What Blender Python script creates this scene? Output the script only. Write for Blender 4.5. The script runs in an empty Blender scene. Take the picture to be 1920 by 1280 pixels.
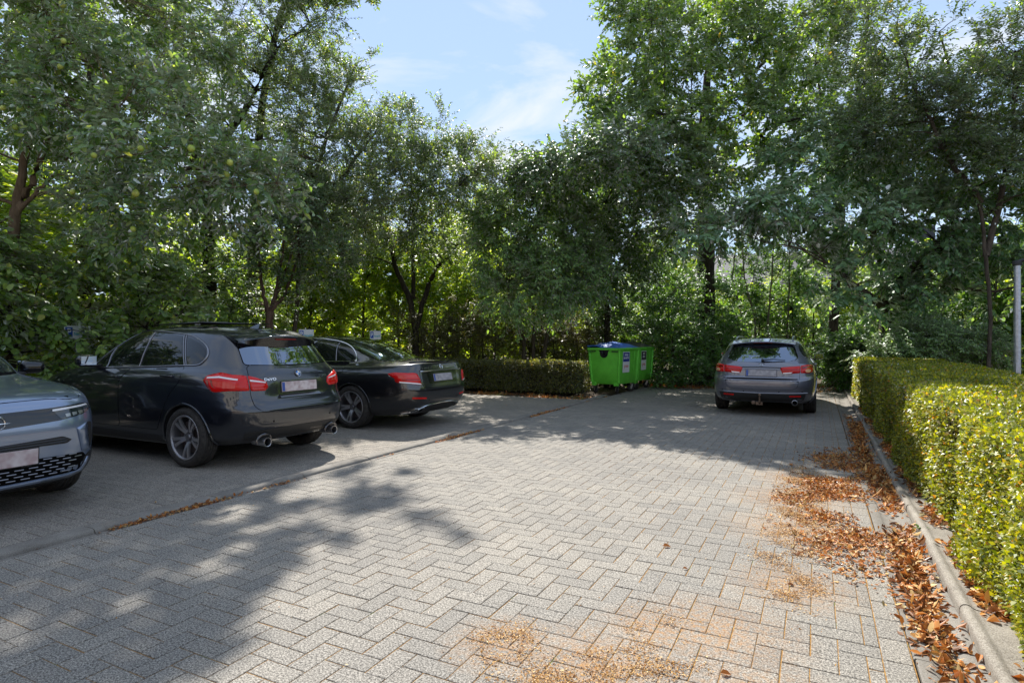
import bpy, bmesh, math, random
import numpy as np
from mathutils import Vector, Matrix, Quaternion
from mathutils.bvhtree import BVHTree
from mathutils.geometry import delaunay_2d_cdt

random.seed(7)
RNG = np.random.default_rng(11)
R = math.radians
SC = bpy.context.scene
COL = SC.collection

# ------------------------------------------------------------------ camera
CAM_H = 1.4
CAM_YAW = 27.06
cam_d = bpy.data.cameras.new('camera')
cam = bpy.data.objects.new('camera', cam_d)
COL.objects.link(cam)
cam.location = (0, 0, CAM_H)
cam.rotation_euler = (R(90), 0, R(CAM_YAW))
cam_d.sensor_width = 36
cam_d.lens = 36 * 1120 / 1920
cam_d.shift_y = -3 / 1920
cam_d.clip_start = 0.05
cam_d.clip_end = 2000
SC.camera = cam

# ------------------------------------------------------------------ sky and sun
SUN_EL = 47.0
SUN_VEC = Vector((-0.58, 0.82, 0)).normalized()
SUN_AZ = math.atan2(SUN_VEC.x, SUN_VEC.y)          # clockwise from +Y
W = bpy.data.worlds.new('World')
SC.world = W
W.use_nodes = True
nt = W.node_tree
nt.nodes.clear()
wo = nt.nodes.new('ShaderNodeOutputWorld')
bg = nt.nodes.new('ShaderNodeBackground')
sky = nt.nodes.new('ShaderNodeTexSky')
sky.sky_type = 'NISHITA'
sky.sun_disc = False
sky.sun_elevation = R(SUN_EL)
sky.sun_rotation = SUN_AZ
sky.air_density = 1.0
sky.dust_density = 0.0
sky.ozone_density = 1.0
bg.inputs['Strength'].default_value = 0.119
# thin fair-weather clouds, the same all round the dome
tc = nt.nodes.new('ShaderNodeTexCoord')
sep = nt.nodes.new('ShaderNodeSeparateXYZ')
nt.links.new(tc.outputs['Generated'], sep.inputs[0])
zc = nt.nodes.new('ShaderNodeMath'); zc.operation = 'MAXIMUM'; zc.inputs[1].default_value = 0.12
nt.links.new(sep.outputs['Z'], zc.inputs[0])
dx = nt.nodes.new('ShaderNodeMath'); dx.operation = 'DIVIDE'
dy = nt.nodes.new('ShaderNodeMath'); dy.operation = 'DIVIDE'
nt.links.new(sep.outputs['X'], dx.inputs[0]); nt.links.new(zc.outputs[0], dx.inputs[1])
nt.links.new(sep.outputs['Y'], dy.inputs[0]); nt.links.new(zc.outputs[0], dy.inputs[1])
cmb = nt.nodes.new('ShaderNodeCombineXYZ')
nt.links.new(dx.outputs[0], cmb.inputs[0]); nt.links.new(dy.outputs[0], cmb.inputs[1])
cn = nt.nodes.new('ShaderNodeTexNoise')
cn.inputs['Scale'].default_value = 1.1; cn.inputs['Detail'].default_value = 8
cn.inputs['Roughness'].default_value = 0.58; cn.inputs['Distortion'].default_value = 0.6
nt.links.new(cmb.outputs[0], cn.inputs['Vector'])
cr = nt.nodes.new('ShaderNodeValToRGB')
cr.color_ramp.elements[0].position = 0.46; cr.color_ramp.elements[0].color = (0, 0, 0, 1)
cr.color_ramp.elements[1].position = 0.64; cr.color_ramp.elements[1].color = (.95, .95, .95, 1)
nt.links.new(cn.outputs['Fac'], cr.inputs[0])
veil = nt.nodes.new('ShaderNodeMixRGB')                 # even high haze over the whole dome
veil.inputs['Fac'].default_value = 0.75
veil.inputs['Color2'].default_value = (2.35, 3.05, 4.35, 1)
nt.links.new(sky.outputs[0], veil.inputs['Color1'])
mxs = nt.nodes.new('ShaderNodeMixRGB')
mxs.inputs['Color2'].default_value = (3.95, 4.2, 4.55, 1)
nt.links.new(cr.outputs[0], mxs.inputs['Fac'])
nt.links.new(veil.outputs[0], mxs.inputs['Color1'])
nt.links.new(mxs.outputs[0], bg.inputs['Color'])
nt.links.new(bg.outputs[0], wo.inputs['Surface'])

sun_d = bpy.data.lights.new('sun', 'SUN')
sun_d.energy = 4.5
sun_d.angle = R(0.55)
sun_d.color = (1.0, 0.96, 0.89)
sun = bpy.data.objects.new('sun', sun_d)
COL.objects.link(sun)
sv = SUN_VEC * math.cos(R(SUN_EL)) + Vector((0, 0, math.sin(R(SUN_EL))))
sun.rotation_euler = sv.to_track_quat('Z', 'Y').to_euler()
sun.location = sv * 40

vs = SC.view_settings
vs.view_transform = 'Standard'
vs.look = 'None'
vs.exposure = 0.97
vs.gamma = 1.0
vs.use_curve_mapping = False
cy = SC.cycles
cy.use_denoising = True
cy.max_bounces = 10
cy.diffuse_bounces = 6
cy.glossy_bounces = 4
cy.transmission_bounces = 6
cy.transparent_max_bounces = 8
cy.sample_clamp_indirect = 6.0
cy.caustics_reflective = False
cy.caustics_refractive = False

# ------------------------------------------------------------------ helpers
def lin(r, g, b):
    f = lambda c: (c / 255 / 12.92) if c / 255 <= 0.04045 else ((c / 255 + 0.055) / 1.055) ** 2.4
    return (f(r), f(g), f(b), 1)

def mat(name, col=(0.5, 0.5, 0.5), rough=0.6, metal=0.0, coat=0.0, spec=0.5, trans=0.0, alpha=1.0, ior=None):
    m = bpy.data.materials.new(name)
    m.use_nodes = True
    p = m.node_tree.nodes['Principled BSDF']
    p.inputs['Base Color'].default_value = tuple(col[:3]) + (1,)
    p.inputs['Roughness'].default_value = rough
    p.inputs['Metallic'].default_value = metal
    p.inputs['Coat Weight'].default_value = coat
    p.inputs['Coat Roughness'].default_value = 0.03
    p.inputs['Specular IOR Level'].default_value = spec
    p.inputs['Transmission Weight'].default_value = trans
    p.inputs['Alpha'].default_value = alpha
    if ior: p.inputs['IOR'].default_value = ior
    return m

def N(m, t, **kw):
    n = m.node_tree.nodes.new(t)
    for k, v in kw.items():
        if k in n.inputs: n.inputs[k].default_value = v
        else: setattr(n, k, v)
    return n

def L(m, a, b): m.node_tree.links.new(a, b)

def ramp(m, fac, stops):
    n = m.node_tree.nodes.new('ShaderNodeValToRGB')
    e = n.color_ramp.elements
    while len(e) < len(stops): e.new(0.5)
    for i, (p, c) in enumerate(stops):
        e[i].position = p
        e[i].color = tuple(c[:3]) + (1,) if len(c) > 1 else (c[0],) * 3 + (1,)
    L(m, fac, n.inputs[0])
    return n.outputs[0]

def noise(m, scale, detail=3, rough=0.5, vec=None, dist=0.0):
    n = N(m, 'ShaderNodeTexNoise', Scale=scale, Detail=detail, Roughness=rough, Distortion=dist)
    if vec is None:
        g = N(m, 'ShaderNodeNewGeometry'); vec = g.outputs['Position']
    L(m, vec, n.inputs['Vector'])
    return n.outputs['Fac']

def mixc(m, fac, a, b, mode='MIX'):
    n = m.node_tree.nodes.new('ShaderNodeMixRGB'); n.blend_type = mode
    for i, v in ((0, fac), (1, a), (2, b)):
        if hasattr(v, 'links'): L(m, v, n.inputs[i])
        elif isinstance(v, (int, float)): n.inputs[i].default_value = v
        else: n.inputs[i].default_value = tuple(v[:3]) + (1,)
    return n.outputs[0]

def bsdf(m): return m.node_tree.nodes['Principled BSDF']

def bump(m, height, strength=0.3, dist=0.01):
    n = N(m, 'ShaderNodeBump', Strength=strength, Distance=dist)
    L(m, height, n.inputs['Height'])
    L(m, n.outputs[0], bsdf(m).inputs['Normal'])

def tag(o, label=None, cat=None, group=None, kind=None):
    if label: o['label'] = label
    if cat: o['category'] = cat
    if group: o['group'] = group
    if kind: o['kind'] = kind
    return o

def empty(name, loc=(0, 0, 0), rz=0.0, parent=None):
    o = bpy.data.objects.new(name, None)
    o.empty_display_size = 0.2
    o.location = loc
    o.rotation_euler = (0, 0, rz)
    COL.objects.link(o)
    if parent: o.parent = parent
    return o

def link(name, me, parent=None, mats=(), smooth=False, sharp=None):
    o = bpy.data.objects.new(name, me)
    COL.objects.link(o)
    if parent: o.parent = parent
    for m in (mats if isinstance(mats, (list, tuple)) else [mats]):
        me.materials.append(m)
    if smooth:
        me.polygons.foreach_set('use_smooth', np.ones(len(me.polygons), bool))
        if sharp: me.set_sharp_from_angle(angle=R(sharp))
    return o

def mesh_np(name, V, F, mi=None):
    """V (n,3); F list of int arrays, each (k, sides)."""
    me = bpy.data.meshes.new(name)
    V = np.asarray(V, np.float32)
    F = F if isinstance(F, list) else [F]
    F = [np.asarray(f, np.int32) for f in F if len(f)]
    nl = sum(f.size for f in F); nf = sum(len(f) for f in F)
    me.vertices.add(len(V)); me.vertices.foreach_set('co', V.ravel())
    me.loops.add(nl); me.polygons.add(nf)
    me.loops.foreach_set('vertex_index', np.concatenate([f.ravel() for f in F]))
    sizes = np.concatenate([np.full(len(f), f.shape[1], np.int32) for f in F])
    st = np.zeros(nf, np.int32); st[1:] = np.cumsum(sizes)[:-1]
    me.polygons.foreach_set('loop_start', st)
    if mi is not None: me.polygons.foreach_set('material_index', np.asarray(mi, np.int32))
    me.update(calc_edges=True)
    me.validate()
    return me

class MB:
    """collects simple shapes into one bmesh"""
    def __init__(s): s.bm = bmesh.new()
    def box(s, c, d, rot=None, bev=0.0, seg=2):
        r = bmesh.ops.create_cube(s.bm, size=1)
        vs_ = r['verts']
        M = Matrix.Translation(c) @ (rot.to_4x4() if rot else Matrix()) @ Matrix.Diagonal((d[0], d[1], d[2], 1))
        bmesh.ops.transform(s.bm, matrix=M, verts=vs_)
        if bev:
            es = list({e for v in vs_ for e in v.link_edges})
            bmesh.ops.bevel(s.bm, geom=es, offset=bev, segments=seg, affect='EDGES', profile=0.5)
        return s
    def cyl(s, p0, p1, r0, r1=None, n=16, cap=True):
        p0, p1 = Vector(p0), Vector(p1)
        r1 = r0 if r1 is None else r1
        d = p1 - p0
        M = Matrix.Translation((p0 + p1) / 2) @ d.to_track_quat('Z', 'Y').to_matrix().to_4x4()
        bmesh.ops.create_cone(s.bm, cap_ends=cap, cap_tris=False, segments=n, radius1=r0, radius2=r1, depth=d.length, matrix=M)
        return s
    def lathe(s, prof, n=32, M=Matrix(), close=False):
        """prof: (r, z) list turned about local Z"""
        rings = []
        for r, z in prof:
            if r < 1e-6:
                rings.append([s.bm.verts.new(M @ Vector((0, 0, z)))])
            else:
                rings.append([s.bm.verts.new(M @ Vector((r * math.cos(2 * math.pi * k / n), r * math.sin(2 * math.pi * k / n), z))) for k in range(n)])
        pairs = list(zip(rings, rings[1:])) + ([(rings[-1], rings[0])] if close else [])
        for a, b in pairs:
            for k in range(n):
                k2 = (k + 1) % n
                try:
                    if len(a) == 1 and len(b) == 1: continue
                    if len(a) == 1: s.bm.faces.new((a[0], b[k2], b[k]))
                    elif len(b) == 1: s.bm.faces.new((a[k], a[k2], b[0]))
                    else: s.bm.faces.new((a[k], a[k2], b[k2], b[k]))
                except ValueError: pass
        return s
    def tube(s, pts, rad, n=8, cap=True, flat=1.0):
        pts = [Vector(p) for p in pts]
        rads = rad if isinstance(rad, (list, tuple)) else [rad] * len(pts)
        rings = []; up = None
        for i, p in enumerate(pts):
            t = (pts[min(i + 1, len(pts) - 1)] - pts[max(i - 1, 0)]).normalized()
            if up is None:
                up = Vector((0, 0, 1)) if abs(t.z) < 0.9 else Vector((1, 0, 0))
            a = t.cross(up).normalized(); b = a.cross(t).normalized(); up = b
            rings.append([s.bm.verts.new(p + (a * math.cos(2 * math.pi * k / n) + b * flat * math.sin(2 * math.pi * k / n)) * rads[i]) for k in range(n)])
        for a, b in zip(rings, rings[1:]):
            for k in range(n):
                s.bm.faces.new((a[k], a[(k + 1) % n], b[(k + 1) % n], b[k]))
        if cap:
            s.bm.faces.new(rings[0][::-1]); s.bm.faces.new(rings[-1])
        return s
    def prism(s, poly, z0, z1, M=Matrix()):
        a = [s.bm.verts.new(M @ Vector((x, y, z0))) for x, y in poly]
        b = [s.bm.verts.new(M @ Vector((x, y, z1))) for x, y in poly]
        n = len(poly)
        s.bm.faces.new(a[::-1]); s.bm.faces.new(b)
        for k in range(n): s.bm.faces.new((a[k], a[(k + 1) % n], b[(k + 1) % n], b[k]))
        return s
    def build(s, name, m, parent=None, smooth=True, sharp=35):
        bmesh.ops.recalc_face_normals(s.bm, faces=s.bm.faces)
        me = bpy.data.meshes.new(name)
        s.bm.to_mesh(me); s.bm.free()
        return link(name, me, parent, m, smooth, sharp)

def text_mesh(txt, size, depth, name, m, parent, M, bold=False, width=None):
    c = bpy.data.curves.new(name, 'FONT')
    c.body = txt; c.size = size; c.extrude = depth; c.align_x = 'CENTER'; c.align_y = 'CENTER'
    c.resolution_u = 3
    if bold: c.offset = size * 0.02
    t = bpy.data.objects.new(name, c)
    COL.objects.link(t)
    dg = bpy.context.evaluated_depsgraph_get()
    me = bpy.data.meshes.new_from_object(t.evaluated_get(dg))
    bpy.data.objects.remove(t); bpy.data.curves.remove(c)
    if width:
        xs = [v.co.x for v in me.vertices]
        if xs:
            k = width / max(1e-6, max(xs) - min(xs))
            me.transform(Matrix.Diagonal((k, 1, 1, 1)))
    me.transform(M)
    me.name = name
    me.materials.clear()
    return link(name, me, parent, m)

def copy_tree(o, parent=None):
    c = o.copy(); COL.objects.link(c); c.parent = parent
    for ch in list(o.children):
        copy_tree(ch, c)
    return c
# ------------------------------------------------------------------ leaf geometry (vectorised)
def nrm(a): return a / np.maximum(np.linalg.norm(a, axis=-1, keepdims=True), 1e-9)

def leaf_geo(P, T, Nn, Ls, Ws, fold=0.25, curl=0.15, kind='oval'):
    """P base points, T stem-to-tip directions, Nn rough normals -> verts, quads"""
    n = len(P)
    T = nrm(T); B = nrm(np.cross(Nn, T)); U = np.cross(T, B)
    Ls = np.broadcast_to(Ls, (n,))[:, None]; Ws = np.broadcast_to(Ws, (n,))[:, None]
    fo = np.broadcast_to(fold, (n,))[:, None]; cu = np.broadcast_to(curl, (n,))[:, None]
    if kind == 'oval':
        def q(a, b, c): return P + T * Ls * a + B * Ws * b + U * (Ws * abs(b) * 2 * fo * 1.0 - Ls * cu * a * a * c)
        V = np.stack([q(0, 0, 1), q(.32, .46, 1), q(.72, .36, 1), q(1, 0, 1), q(.72, -.36, 1), q(.32, -.46, 1)], 1)
        base = (np.arange(n) * 6)[:, None]
        F = np.concatenate([base + np.array([[0, 5, 4, 3]]), base + np.array([[0, 3, 2, 1]])], 0)
    else:
        def q(a, b): return P + T * Ls * a + B * Ws * b + U * (Ws * abs(b) * 2 * fo - Ls * cu * a * a)
        V = np.stack([q(0, 0), q(.45, .5), q(1, 0), q(.45, -.5)], 1)
        base = (np.arange(n) * 4)[:, None]
        F = base + np.array([[0, 3, 2, 1]])
    return V.reshape(-1, 3), F

def rand_dirs(n, rng=RNG):
    v = rng.normal(size=(n, 3)); return nrm(v)

def leaf_mat(name, stops, trans=0.45, rough=0.42, tcol=None, gloss=0.35, trans_gain=2.3):
    """thin leaf: diffuse both sides, light let through, a waxy sheen"""
    m = bpy.data.materials.new(name); m.use_nodes = True
    t = m.node_tree; t.nodes.clear()
    out = t.nodes.new('ShaderNodeOutputMaterial')
    geo = t.nodes.new('ShaderNodeNewGeometry')
    c = ramp(m, geo.outputs['Random Per Island'], stops)
    d = N(m, 'ShaderNodeBsdfDiffuse'); L(m, c, d.inputs['Color'])
    tr = N(m, 'ShaderNodeBsdfTranslucent')
    hue = N(m, 'ShaderNodeMixRGB', blend_type='MULTIPLY'); hue.inputs[0].default_value = 1
    L(m, c, hue.inputs[1]); hue.inputs[2].default_value = tuple(x * trans_gain for x in (tcol or (1.25, 1.15, 0.35))) + (1,)
    L(m, hue.outputs[0], tr.inputs['Color'])
    mx = N(m, 'ShaderNodeMixShader'); mx.inputs[0].default_value = trans
    L(m, d.outputs[0], mx.inputs[1]); L(m, tr.outputs[0], mx.inputs[2])
    g = N(m, 'ShaderNodeBsdfGlossy', Roughness=rough); g.inputs['Color'].default_value = (1, 1, 1, 1)
    fr = N(m, 'ShaderNodeFresnel', IOR=1.42)
    ml = N(m, 'ShaderNodeMath', operation='MULTIPLY'); L(m, fr.outputs[0], ml.inputs[0]); ml.inputs[1].default_value = gloss * 2
    mx2 = N(m, 'ShaderNodeMixShader'); L(m, ml.outputs[0], mx2.inputs[0])
    L(m, mx.outputs[0], mx2.inputs[1]); L(m, g.outputs[0], mx2.inputs[2])
    L(m, mx2.outputs[0], out.inputs['Surface'])
    return m

# ------------------------------------------------------------------ ground materials
def paver_material(name, tint=(1, 1, 1), dirt=0.0, lo=0.112, hi=0.445, stains=()):
    m = mat(name, rough=0.88, spec=0.25)
    geo = N(m, 'ShaderNodeNewGeometry'); oi = N(m, 'ShaderNodeObjectInfo')
    pos = geo.outputs['Position']
    sp = noise(m, 260, 2, 0.7, pos)                     # exposed aggregate
    sp2 = noise(m, 110, 2, 0.6, pos)
    ad = N(m, 'ShaderNodeMath', operation='ADD'); L(m, sp, ad.inputs[0]); L(m, sp2, ad.inputs[1])
    hf = N(m, 'ShaderNodeMath', operation='MULTIPLY'); L(m, ad.outputs[0], hf.inputs[0]); hf.inputs[1].default_value = 0.5
    c = ramp(m, hf.outputs[0], [(0.41, (lo * .7, lo * .68, lo * .65)), (0.5, ((lo + hi) * .44, (lo + hi) * .425, (lo + hi) * .40)), (0.59, (hi * 1.12, hi * 1.09, hi * 1.03))])
    rs = N(m, 'ShaderNodeMath', operation='ADD'); L(m, geo.outputs['Random Per Island'], rs.inputs[0]); L(m, oi.outputs['Random'], rs.inputs[1])
    fr = N(m, 'ShaderNodeMath', operation='FRACT'); L(m, rs.outputs[0], fr.inputs[0])
    tone = ramp(m, fr.outputs[0], [(0, (.87, .87, .87)), (.5, (.96, .955, .945)), (1, (1.05, 1.035, 1.01))])
    c = mixc(m, 1.0, c, tone, 'MULTIPLY')
    big = ramp(m, noise(m, 0.7, 4, 0.6, pos), [(0.3, (.82, .82, .83)), (.7, (1.05, 1.04, 1.02))])
    c = mixc(m, 1.0, c, big, 'MULTIPLY')
    c = mixc(m, 1.0, c, tint, 'MULTIPLY')
    oil = ramp(m, noise(m, 1.9, 5, .62, pos), [(.66, (1, 1, 1)), (.76, (.68, .66, .63))])      # old drips and damp spots
    c = mixc(m, 1.0, c, oil, 'MULTIPLY')
    spot = ramp(m, noise(m, 26, 3, 0.55, pos), [(0.70, (0,)), (0.78, (1,))])     # pale lichen spots
    fs = N(m, 'ShaderNodeMath', operation='MULTIPLY'); L(m, spot, fs.inputs[0]); fs.inputs[1].default_value = .35
    c = mixc(m, fs.outputs[0], c, (.5, .49, .46))
    if stains:
        acc = None
        for (sx, sy, sr) in stains:
            d_ = N(m, 'ShaderNodeVectorMath', operation='DISTANCE'); L(m, pos, d_.inputs[0]); d_.inputs[1].default_value = (sx, sy, 0)
            mr = N(m, 'ShaderNodeMapRange'); mr.inputs['From Min'].default_value = 0; mr.inputs['From Max'].default_value = sr; mr.inputs['To Min'].default_value = 1; mr.inputs['To Max'].default_value = 0
            L(m, d_.outputs['Value'], mr.inputs['Value'])
            if acc is None: acc = mr.outputs[0]
            else:
                mx_ = N(m, 'ShaderNodeMath', operation='MAXIMUM'); L(m, acc, mx_.inputs[0]); L(m, mr.outputs[0], mx_.inputs[1]); acc = mx_.outputs[0]
        nz = ramp(m, noise(m, 34, 6, .78, pos), [(.42, (0,)), (.62, (1,))])
        ml = N(m, 'ShaderNodeMath', operation='MULTIPLY'); L(m, acc, ml.inputs[0]); L(m, nz, ml.inputs[1])
        m2 = N(m, 'ShaderNodeMath', operation='MULTIPLY'); L(m, ml.outputs[0], m2.inputs[0]); m2.inputs[1].default_value = .85
        c = mixc(m, m2.outputs[0], c, (.36, .175, .05))
    if dirt:
        dm = ramp(m, noise(m, 2.2, 5, 0.65, pos), [(0.25, (0,)), (0.75, (1,))])
        dv = N(m, 'ShaderNodeMath', operation='MULTIPLY'); L(m, dm, dv.inputs[0]); dv.inputs[1].default_value = dirt
        c = mixc(m, dv.outputs[0], c, (.16, .135, .11))
    L(m, c, bsdf(m).inputs['Base Color'])
    bump(m, hf.outputs[0], 0.5, 0.004)
    return m

M_PAVER = paver_material('paver_concrete', tint=(.97, .93, .87), stains=[(-1.28, 2.44, .34), (-.85, 2.45, .48), (-.68, 2.9, .36), (-.12, 3.75, .42), (-.18, 4.9, .55), (-.2, 5.8, .6), (-.15, 6.7, .55), (-.45, 3.0, .5), (-.2, 2.5, .4)])
M_PAVER_BAY = paver_material('bay_paver_concrete', tint=(.98, .92, .84), dirt=0.35, lo=.15, hi=.48)

M_JOINT = mat('joint_sand', rough=0.95)
c = ramp(M_JOINT, noise(M_JOINT, 40, 4, 0.7), [(0.3, (.12, .06, .018)), (0.5, (.27, .14, .038)), (0.7, (.42, .25, .07))])
c = mixc(M_JOINT, ramp(M_JOINT, noise(M_JOINT, 6, 3), [(0.62, (0,)), (0.70, (1,))]), c, (.16, .17, .04))
L(M_JOINT, c, bsdf(M_JOINT).inputs['Base Color'])
M_BAYJOINT = mat('bay_joint_dirt', rough=0.95)
c = ramp(M_BAYJOINT, noise(M_BAYJOINT, 30, 4, 0.7), [(0.3, (.08, .06, .045)), (0.7, (.2, .16, .12))])
L(M_BAYJOINT, c, bsdf(M_BAYJOINT).inputs['Base Color'])

M_SOIL = mat('soil', rough=0.95)
c = ramp(M_SOIL, noise(M_SOIL, 9, 6, 0.7), [(0.3, (.035, .024, .016)), (0.55, (.085, .058, .036)), (0.75, (.16, .11, .065))])
L(M_SOIL, c, bsdf(M_SOIL).inputs['Base Color'])
bump(M_SOIL, noise(M_SOIL, 14, 5, 0.7), 0.8, 0.05)

M_CONC = mat('kerb_concrete', rough=0.9, spec=0.2)
geo = N(M_CONC, 'ShaderNodeNewGeometry')
c = ramp(M_CONC, noise(M_CONC, 5, 6, 0.7), [(0.3, (.10, .085, .065)), (0.5, (.20, .175, .14)), (0.75, (.32, .29, .24))])
c = mixc(M_CONC, 0.35, c, ramp(M_CONC, noise(M_CONC, 160, 2, 0.6), [(0.35, (.15, .13, .11)), (0.65, (.6, .56, .5))]))
L(M_CONC, c, bsdf(M_CONC).inputs['Base Color'])
bump(M_CONC, noise(M_CONC, 120, 3, 0.6), 0.4, 0.004)
M_CONC_OLD = mat('gutter_concrete', rough=0.9, spec=0.2)
c = ramp(M_CONC_OLD, noise(M_CONC_OLD, 4, 6, 0.7), [(0.3, (.12, .105, .085)), (0.6, (.22, .20, .17)), (0.8, (.30, .275, .24))])
c = mixc(M_CONC_OLD, 0.3, c, ramp(M_CONC_OLD, noise(M_CONC_OLD, 180, 2, 0.6), [(0.35, (.12, .11, .1)), (0.65, (.45, .42, .38))]))
L(M_CONC_OLD, c, bsdf(M_CONC_OLD).inputs['Base Color'])
bump(M_CONC_OLD, noise(M_CONC_OLD, 120, 3, 0.6), 0.4, 0.004)

# ------------------------------------------------------------------ ground sheet
def sheet(name, x0, y0, x1, y1, z, m, nx=1, ny=1, label=None):
    xs = np.linspace(x0, x1, nx + 1); ys = np.linspace(y0, y1, ny + 1)
    V = np.array([(x, y, z) for y in ys for x in xs])
    F = np.array([(j * (nx + 1) + i, j * (nx + 1) + i + 1, (j + 1) * (nx + 1) + i + 1, (j + 1) * (nx + 1) + i) for j in range(ny) for i in range(nx)])
    o = link(name, mesh_np(name, V, F), None, m)
    o['kind'] = 'structure'
    return o
sheet('ground', -500, -500, 500, 500, -0.06, M_SOIL)

LX0, LX1 = -4.60, 0.375          # the lane between its two gutters
LANE_Y0, LANE_Y1 = -2.5, 19.6
lane = sheet('paved_lane', LX0, LANE_Y0, LX1, LANE_Y1, -0.0040, M_JOINT)
BX0, BX1, BAY_Y0, BAY_Y1 = -10.1, -4.86, -3.0, 13.1
bay = sheet('parking_bay', BX0, BAY_Y0, BX1, BAY_Y1, 0.012, M_BAYJOINT)

# ------------------------------------------------------------------ pavers: herringbone square to the lane
PW = 0.1115
def herringbone(x0, x1, y0, y1):
    out = []
    ni = int((x1 - x0) / PW) + 3; nj = int((y1 - y0) / PW) + 3
    for i in range(-2, ni):
        for j in range(-2, nj):
            c = (i + j) % 4
            if c == 0: cx, cy, lx, ly = x0 + (i + 1) * PW, y0 + (j + .5) * PW, 2 * PW, PW
            elif c == 2: cx, cy, lx, ly = x0 + (i + .5) * PW, y0 + (j + 1) * PW, PW, 2 * PW
            else: continue
            a0, a1 = max(cx - lx / 2, x0), min(cx + lx / 2, x1)
            b0, b1 = max(cy - ly / 2, y0), min(cy + ly / 2, y1)
            if a1 - a0 > .03 and b1 - b0 > .03: out.append(((a0 + a1) / 2, (b0 + b1) / 2, a1 - a0, b1 - b0))
    return np.array(out)

def paver_geo(lx, ly, joint, cham=.0028, drop=.0018, depth=.03):
    hx, hy = (lx - joint) / 2, (ly - joint) / 2
    v = []
    for k, z in ((cham, 0), (0, -drop), (0, -depth)):
        v += [(-hx + k, -hy + k, z), (hx - k, -hy + k, z), (hx - k, hy - k, z), (-hx + k, hy - k, z)]
    f = [(0, 1, 2, 3)]
    for r in (0, 4):
        for k in range(4): f.append((r + k, r + 4 + k, r + 4 + (k + 1) % 4, r + (k + 1) % 4))
    return np.array(v, float), np.array(f)

def paver_joined(name, P, joint, z0, jit, m, parent):
    V = []; F = []
    base = 0
    for (cx, cy, lx, ly) in P:
        v, f = paver_geo(lx, ly, joint)
        tx, ty = RNG.normal(0, jit * 3.5, 2)
        v[:, 2] += z0 + RNG.normal(0, jit) + np.where(v[:, 2] > -.02, v[:, 0] * tx + v[:, 1] * ty, 0)
        v[:, 0] += cx + RNG.normal(0, .0007); v[:, 1] += cy + RNG.normal(0, .0007)
        V.append(v); F.append(f + base); base += len(v)
    o = link(name, mesh_np(name, np.concatenate(V), np.concatenate(F)), parent, m)
    o.data.shade_flat()
    o['kind'] = 'stuff'
    return o

ct, st_ = math.cos(R(CAM_YAW)), math.sin(R(CAM_YAW))
def lay(P, joint, z0, jit, m, parent, keep, n=290):
    """the n pavers nearest in view are objects of their own; the rest is one field"""
    xc = P[:, 0] * ct + P[:, 1] * st_; zc_ = -P[:, 0] * st_ + P[:, 1] * ct
    u = xc / np.maximum(zc_, .01); v_ = CAM_H / np.maximum(zc_, .01)
    vis = (zc_ > .5) & (abs(u) < .875) & (v_ < .59) & keep(P[:, 0], P[:, 1]) & ((P[:, 2] * P[:, 3]) > .95 * 2 * PW * PW)
    near = np.argsort(np.where(vis, zc_, 1e6))[:n]
    meshes = {}
    for i in near:
        cx, cy, lx, ly = P[i]
        key = (round(lx, 3), round(ly, 3))
        if key not in meshes:
            v, f = paver_geo(lx, ly, joint)
            meshes[key] = mesh_np('paver', v, f); meshes[key].materials.append(m); meshes[key].shade_flat()
        o = bpy.data.objects.new('paver', meshes[key]); COL.objects.link(o); o.parent = parent
        o.location = (cx + RNG.normal(0, .0007), cy + RNG.normal(0, .0007), z0 + RNG.normal(0, jit))
        o.rotation_euler = (RNG.normal(0, .0022), RNG.normal(0, .0022), RNG.normal(0, .004))
    paver_joined('paver_field', np.delete(P, near, 0), joint, z0, jit, m, parent)
HB = herringbone(LX0, 0.255, LANE_Y0, LANE_Y1)
row = np.array([(0.255 + .0585, y, .117, 2 * PW) for y in np.arange(LANE_Y0 + PW, LANE_Y1 - PW, 2 * PW)])
lay(np.concatenate([HB, row]), .0052, 0, .0006, M_PAVER, lane, lambda x, y: x > -99)
lay(herringbone(BX0, BX1, BAY_Y0, BAY_Y1), .005, .0158, .0005, M_PAVER_BAY, bay, lambda x, y: (x > -5.35) | ((y > 3.15) & (y < 4.0) & (x > -7)))

# ------------------------------------------------------------------ gutters and kerb
def profile_run(name, prof, y0, y1, step, m, parent, gap=.006, jit=.003, kind=None, seg=1):
    """copies of one cast block set end to end along Y"""
    ln = step - gap
    x_mid = sum(p[0] for p in prof) / len(prof); prof = [(p[0] - x_mid, p[1]) for p in prof]
    V = []; n = len(prof)
    for k in range(2):
        for x, z in prof: V.append((x, (-ln / 2, ln / 2)[k], z))
    F4 = [(a, (a + 1) % n, n + (a + 1) % n, n + a) for a in range(n)]
    bm = bmesh.new()
    vs2 = [bm.verts.new(v) for v in V]
    for f in F4: bm.faces.new([vs2[i] for i in f])
    bm.faces.new(vs2[:n][::-1]); bm.faces.new(vs2[n:])
    bmesh.ops.recalc_face_normals(bm, faces=bm.faces)
    me = bpy.data.meshes.new(name); bm.to_mesh(me); bm.free()
    me.materials.append(m)
    me.polygons.foreach_set('use_smooth', np.ones(len(me.polygons), bool)); me.set_sharp_from_angle(angle=R(38))
    y = y0 + step / 2
    while y < y1:
        o = bpy.data.objects.new(name, me); COL.objects.link(o); o.parent = parent
        o.location = (x_mid + RNG.normal(0, jit), y, RNG.normal(0, jit * .6))
        o.rotation_euler = (RNG.normal(0, .002), RNG.normal(0, .006), RNG.normal(0, .003))
        y += step

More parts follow.
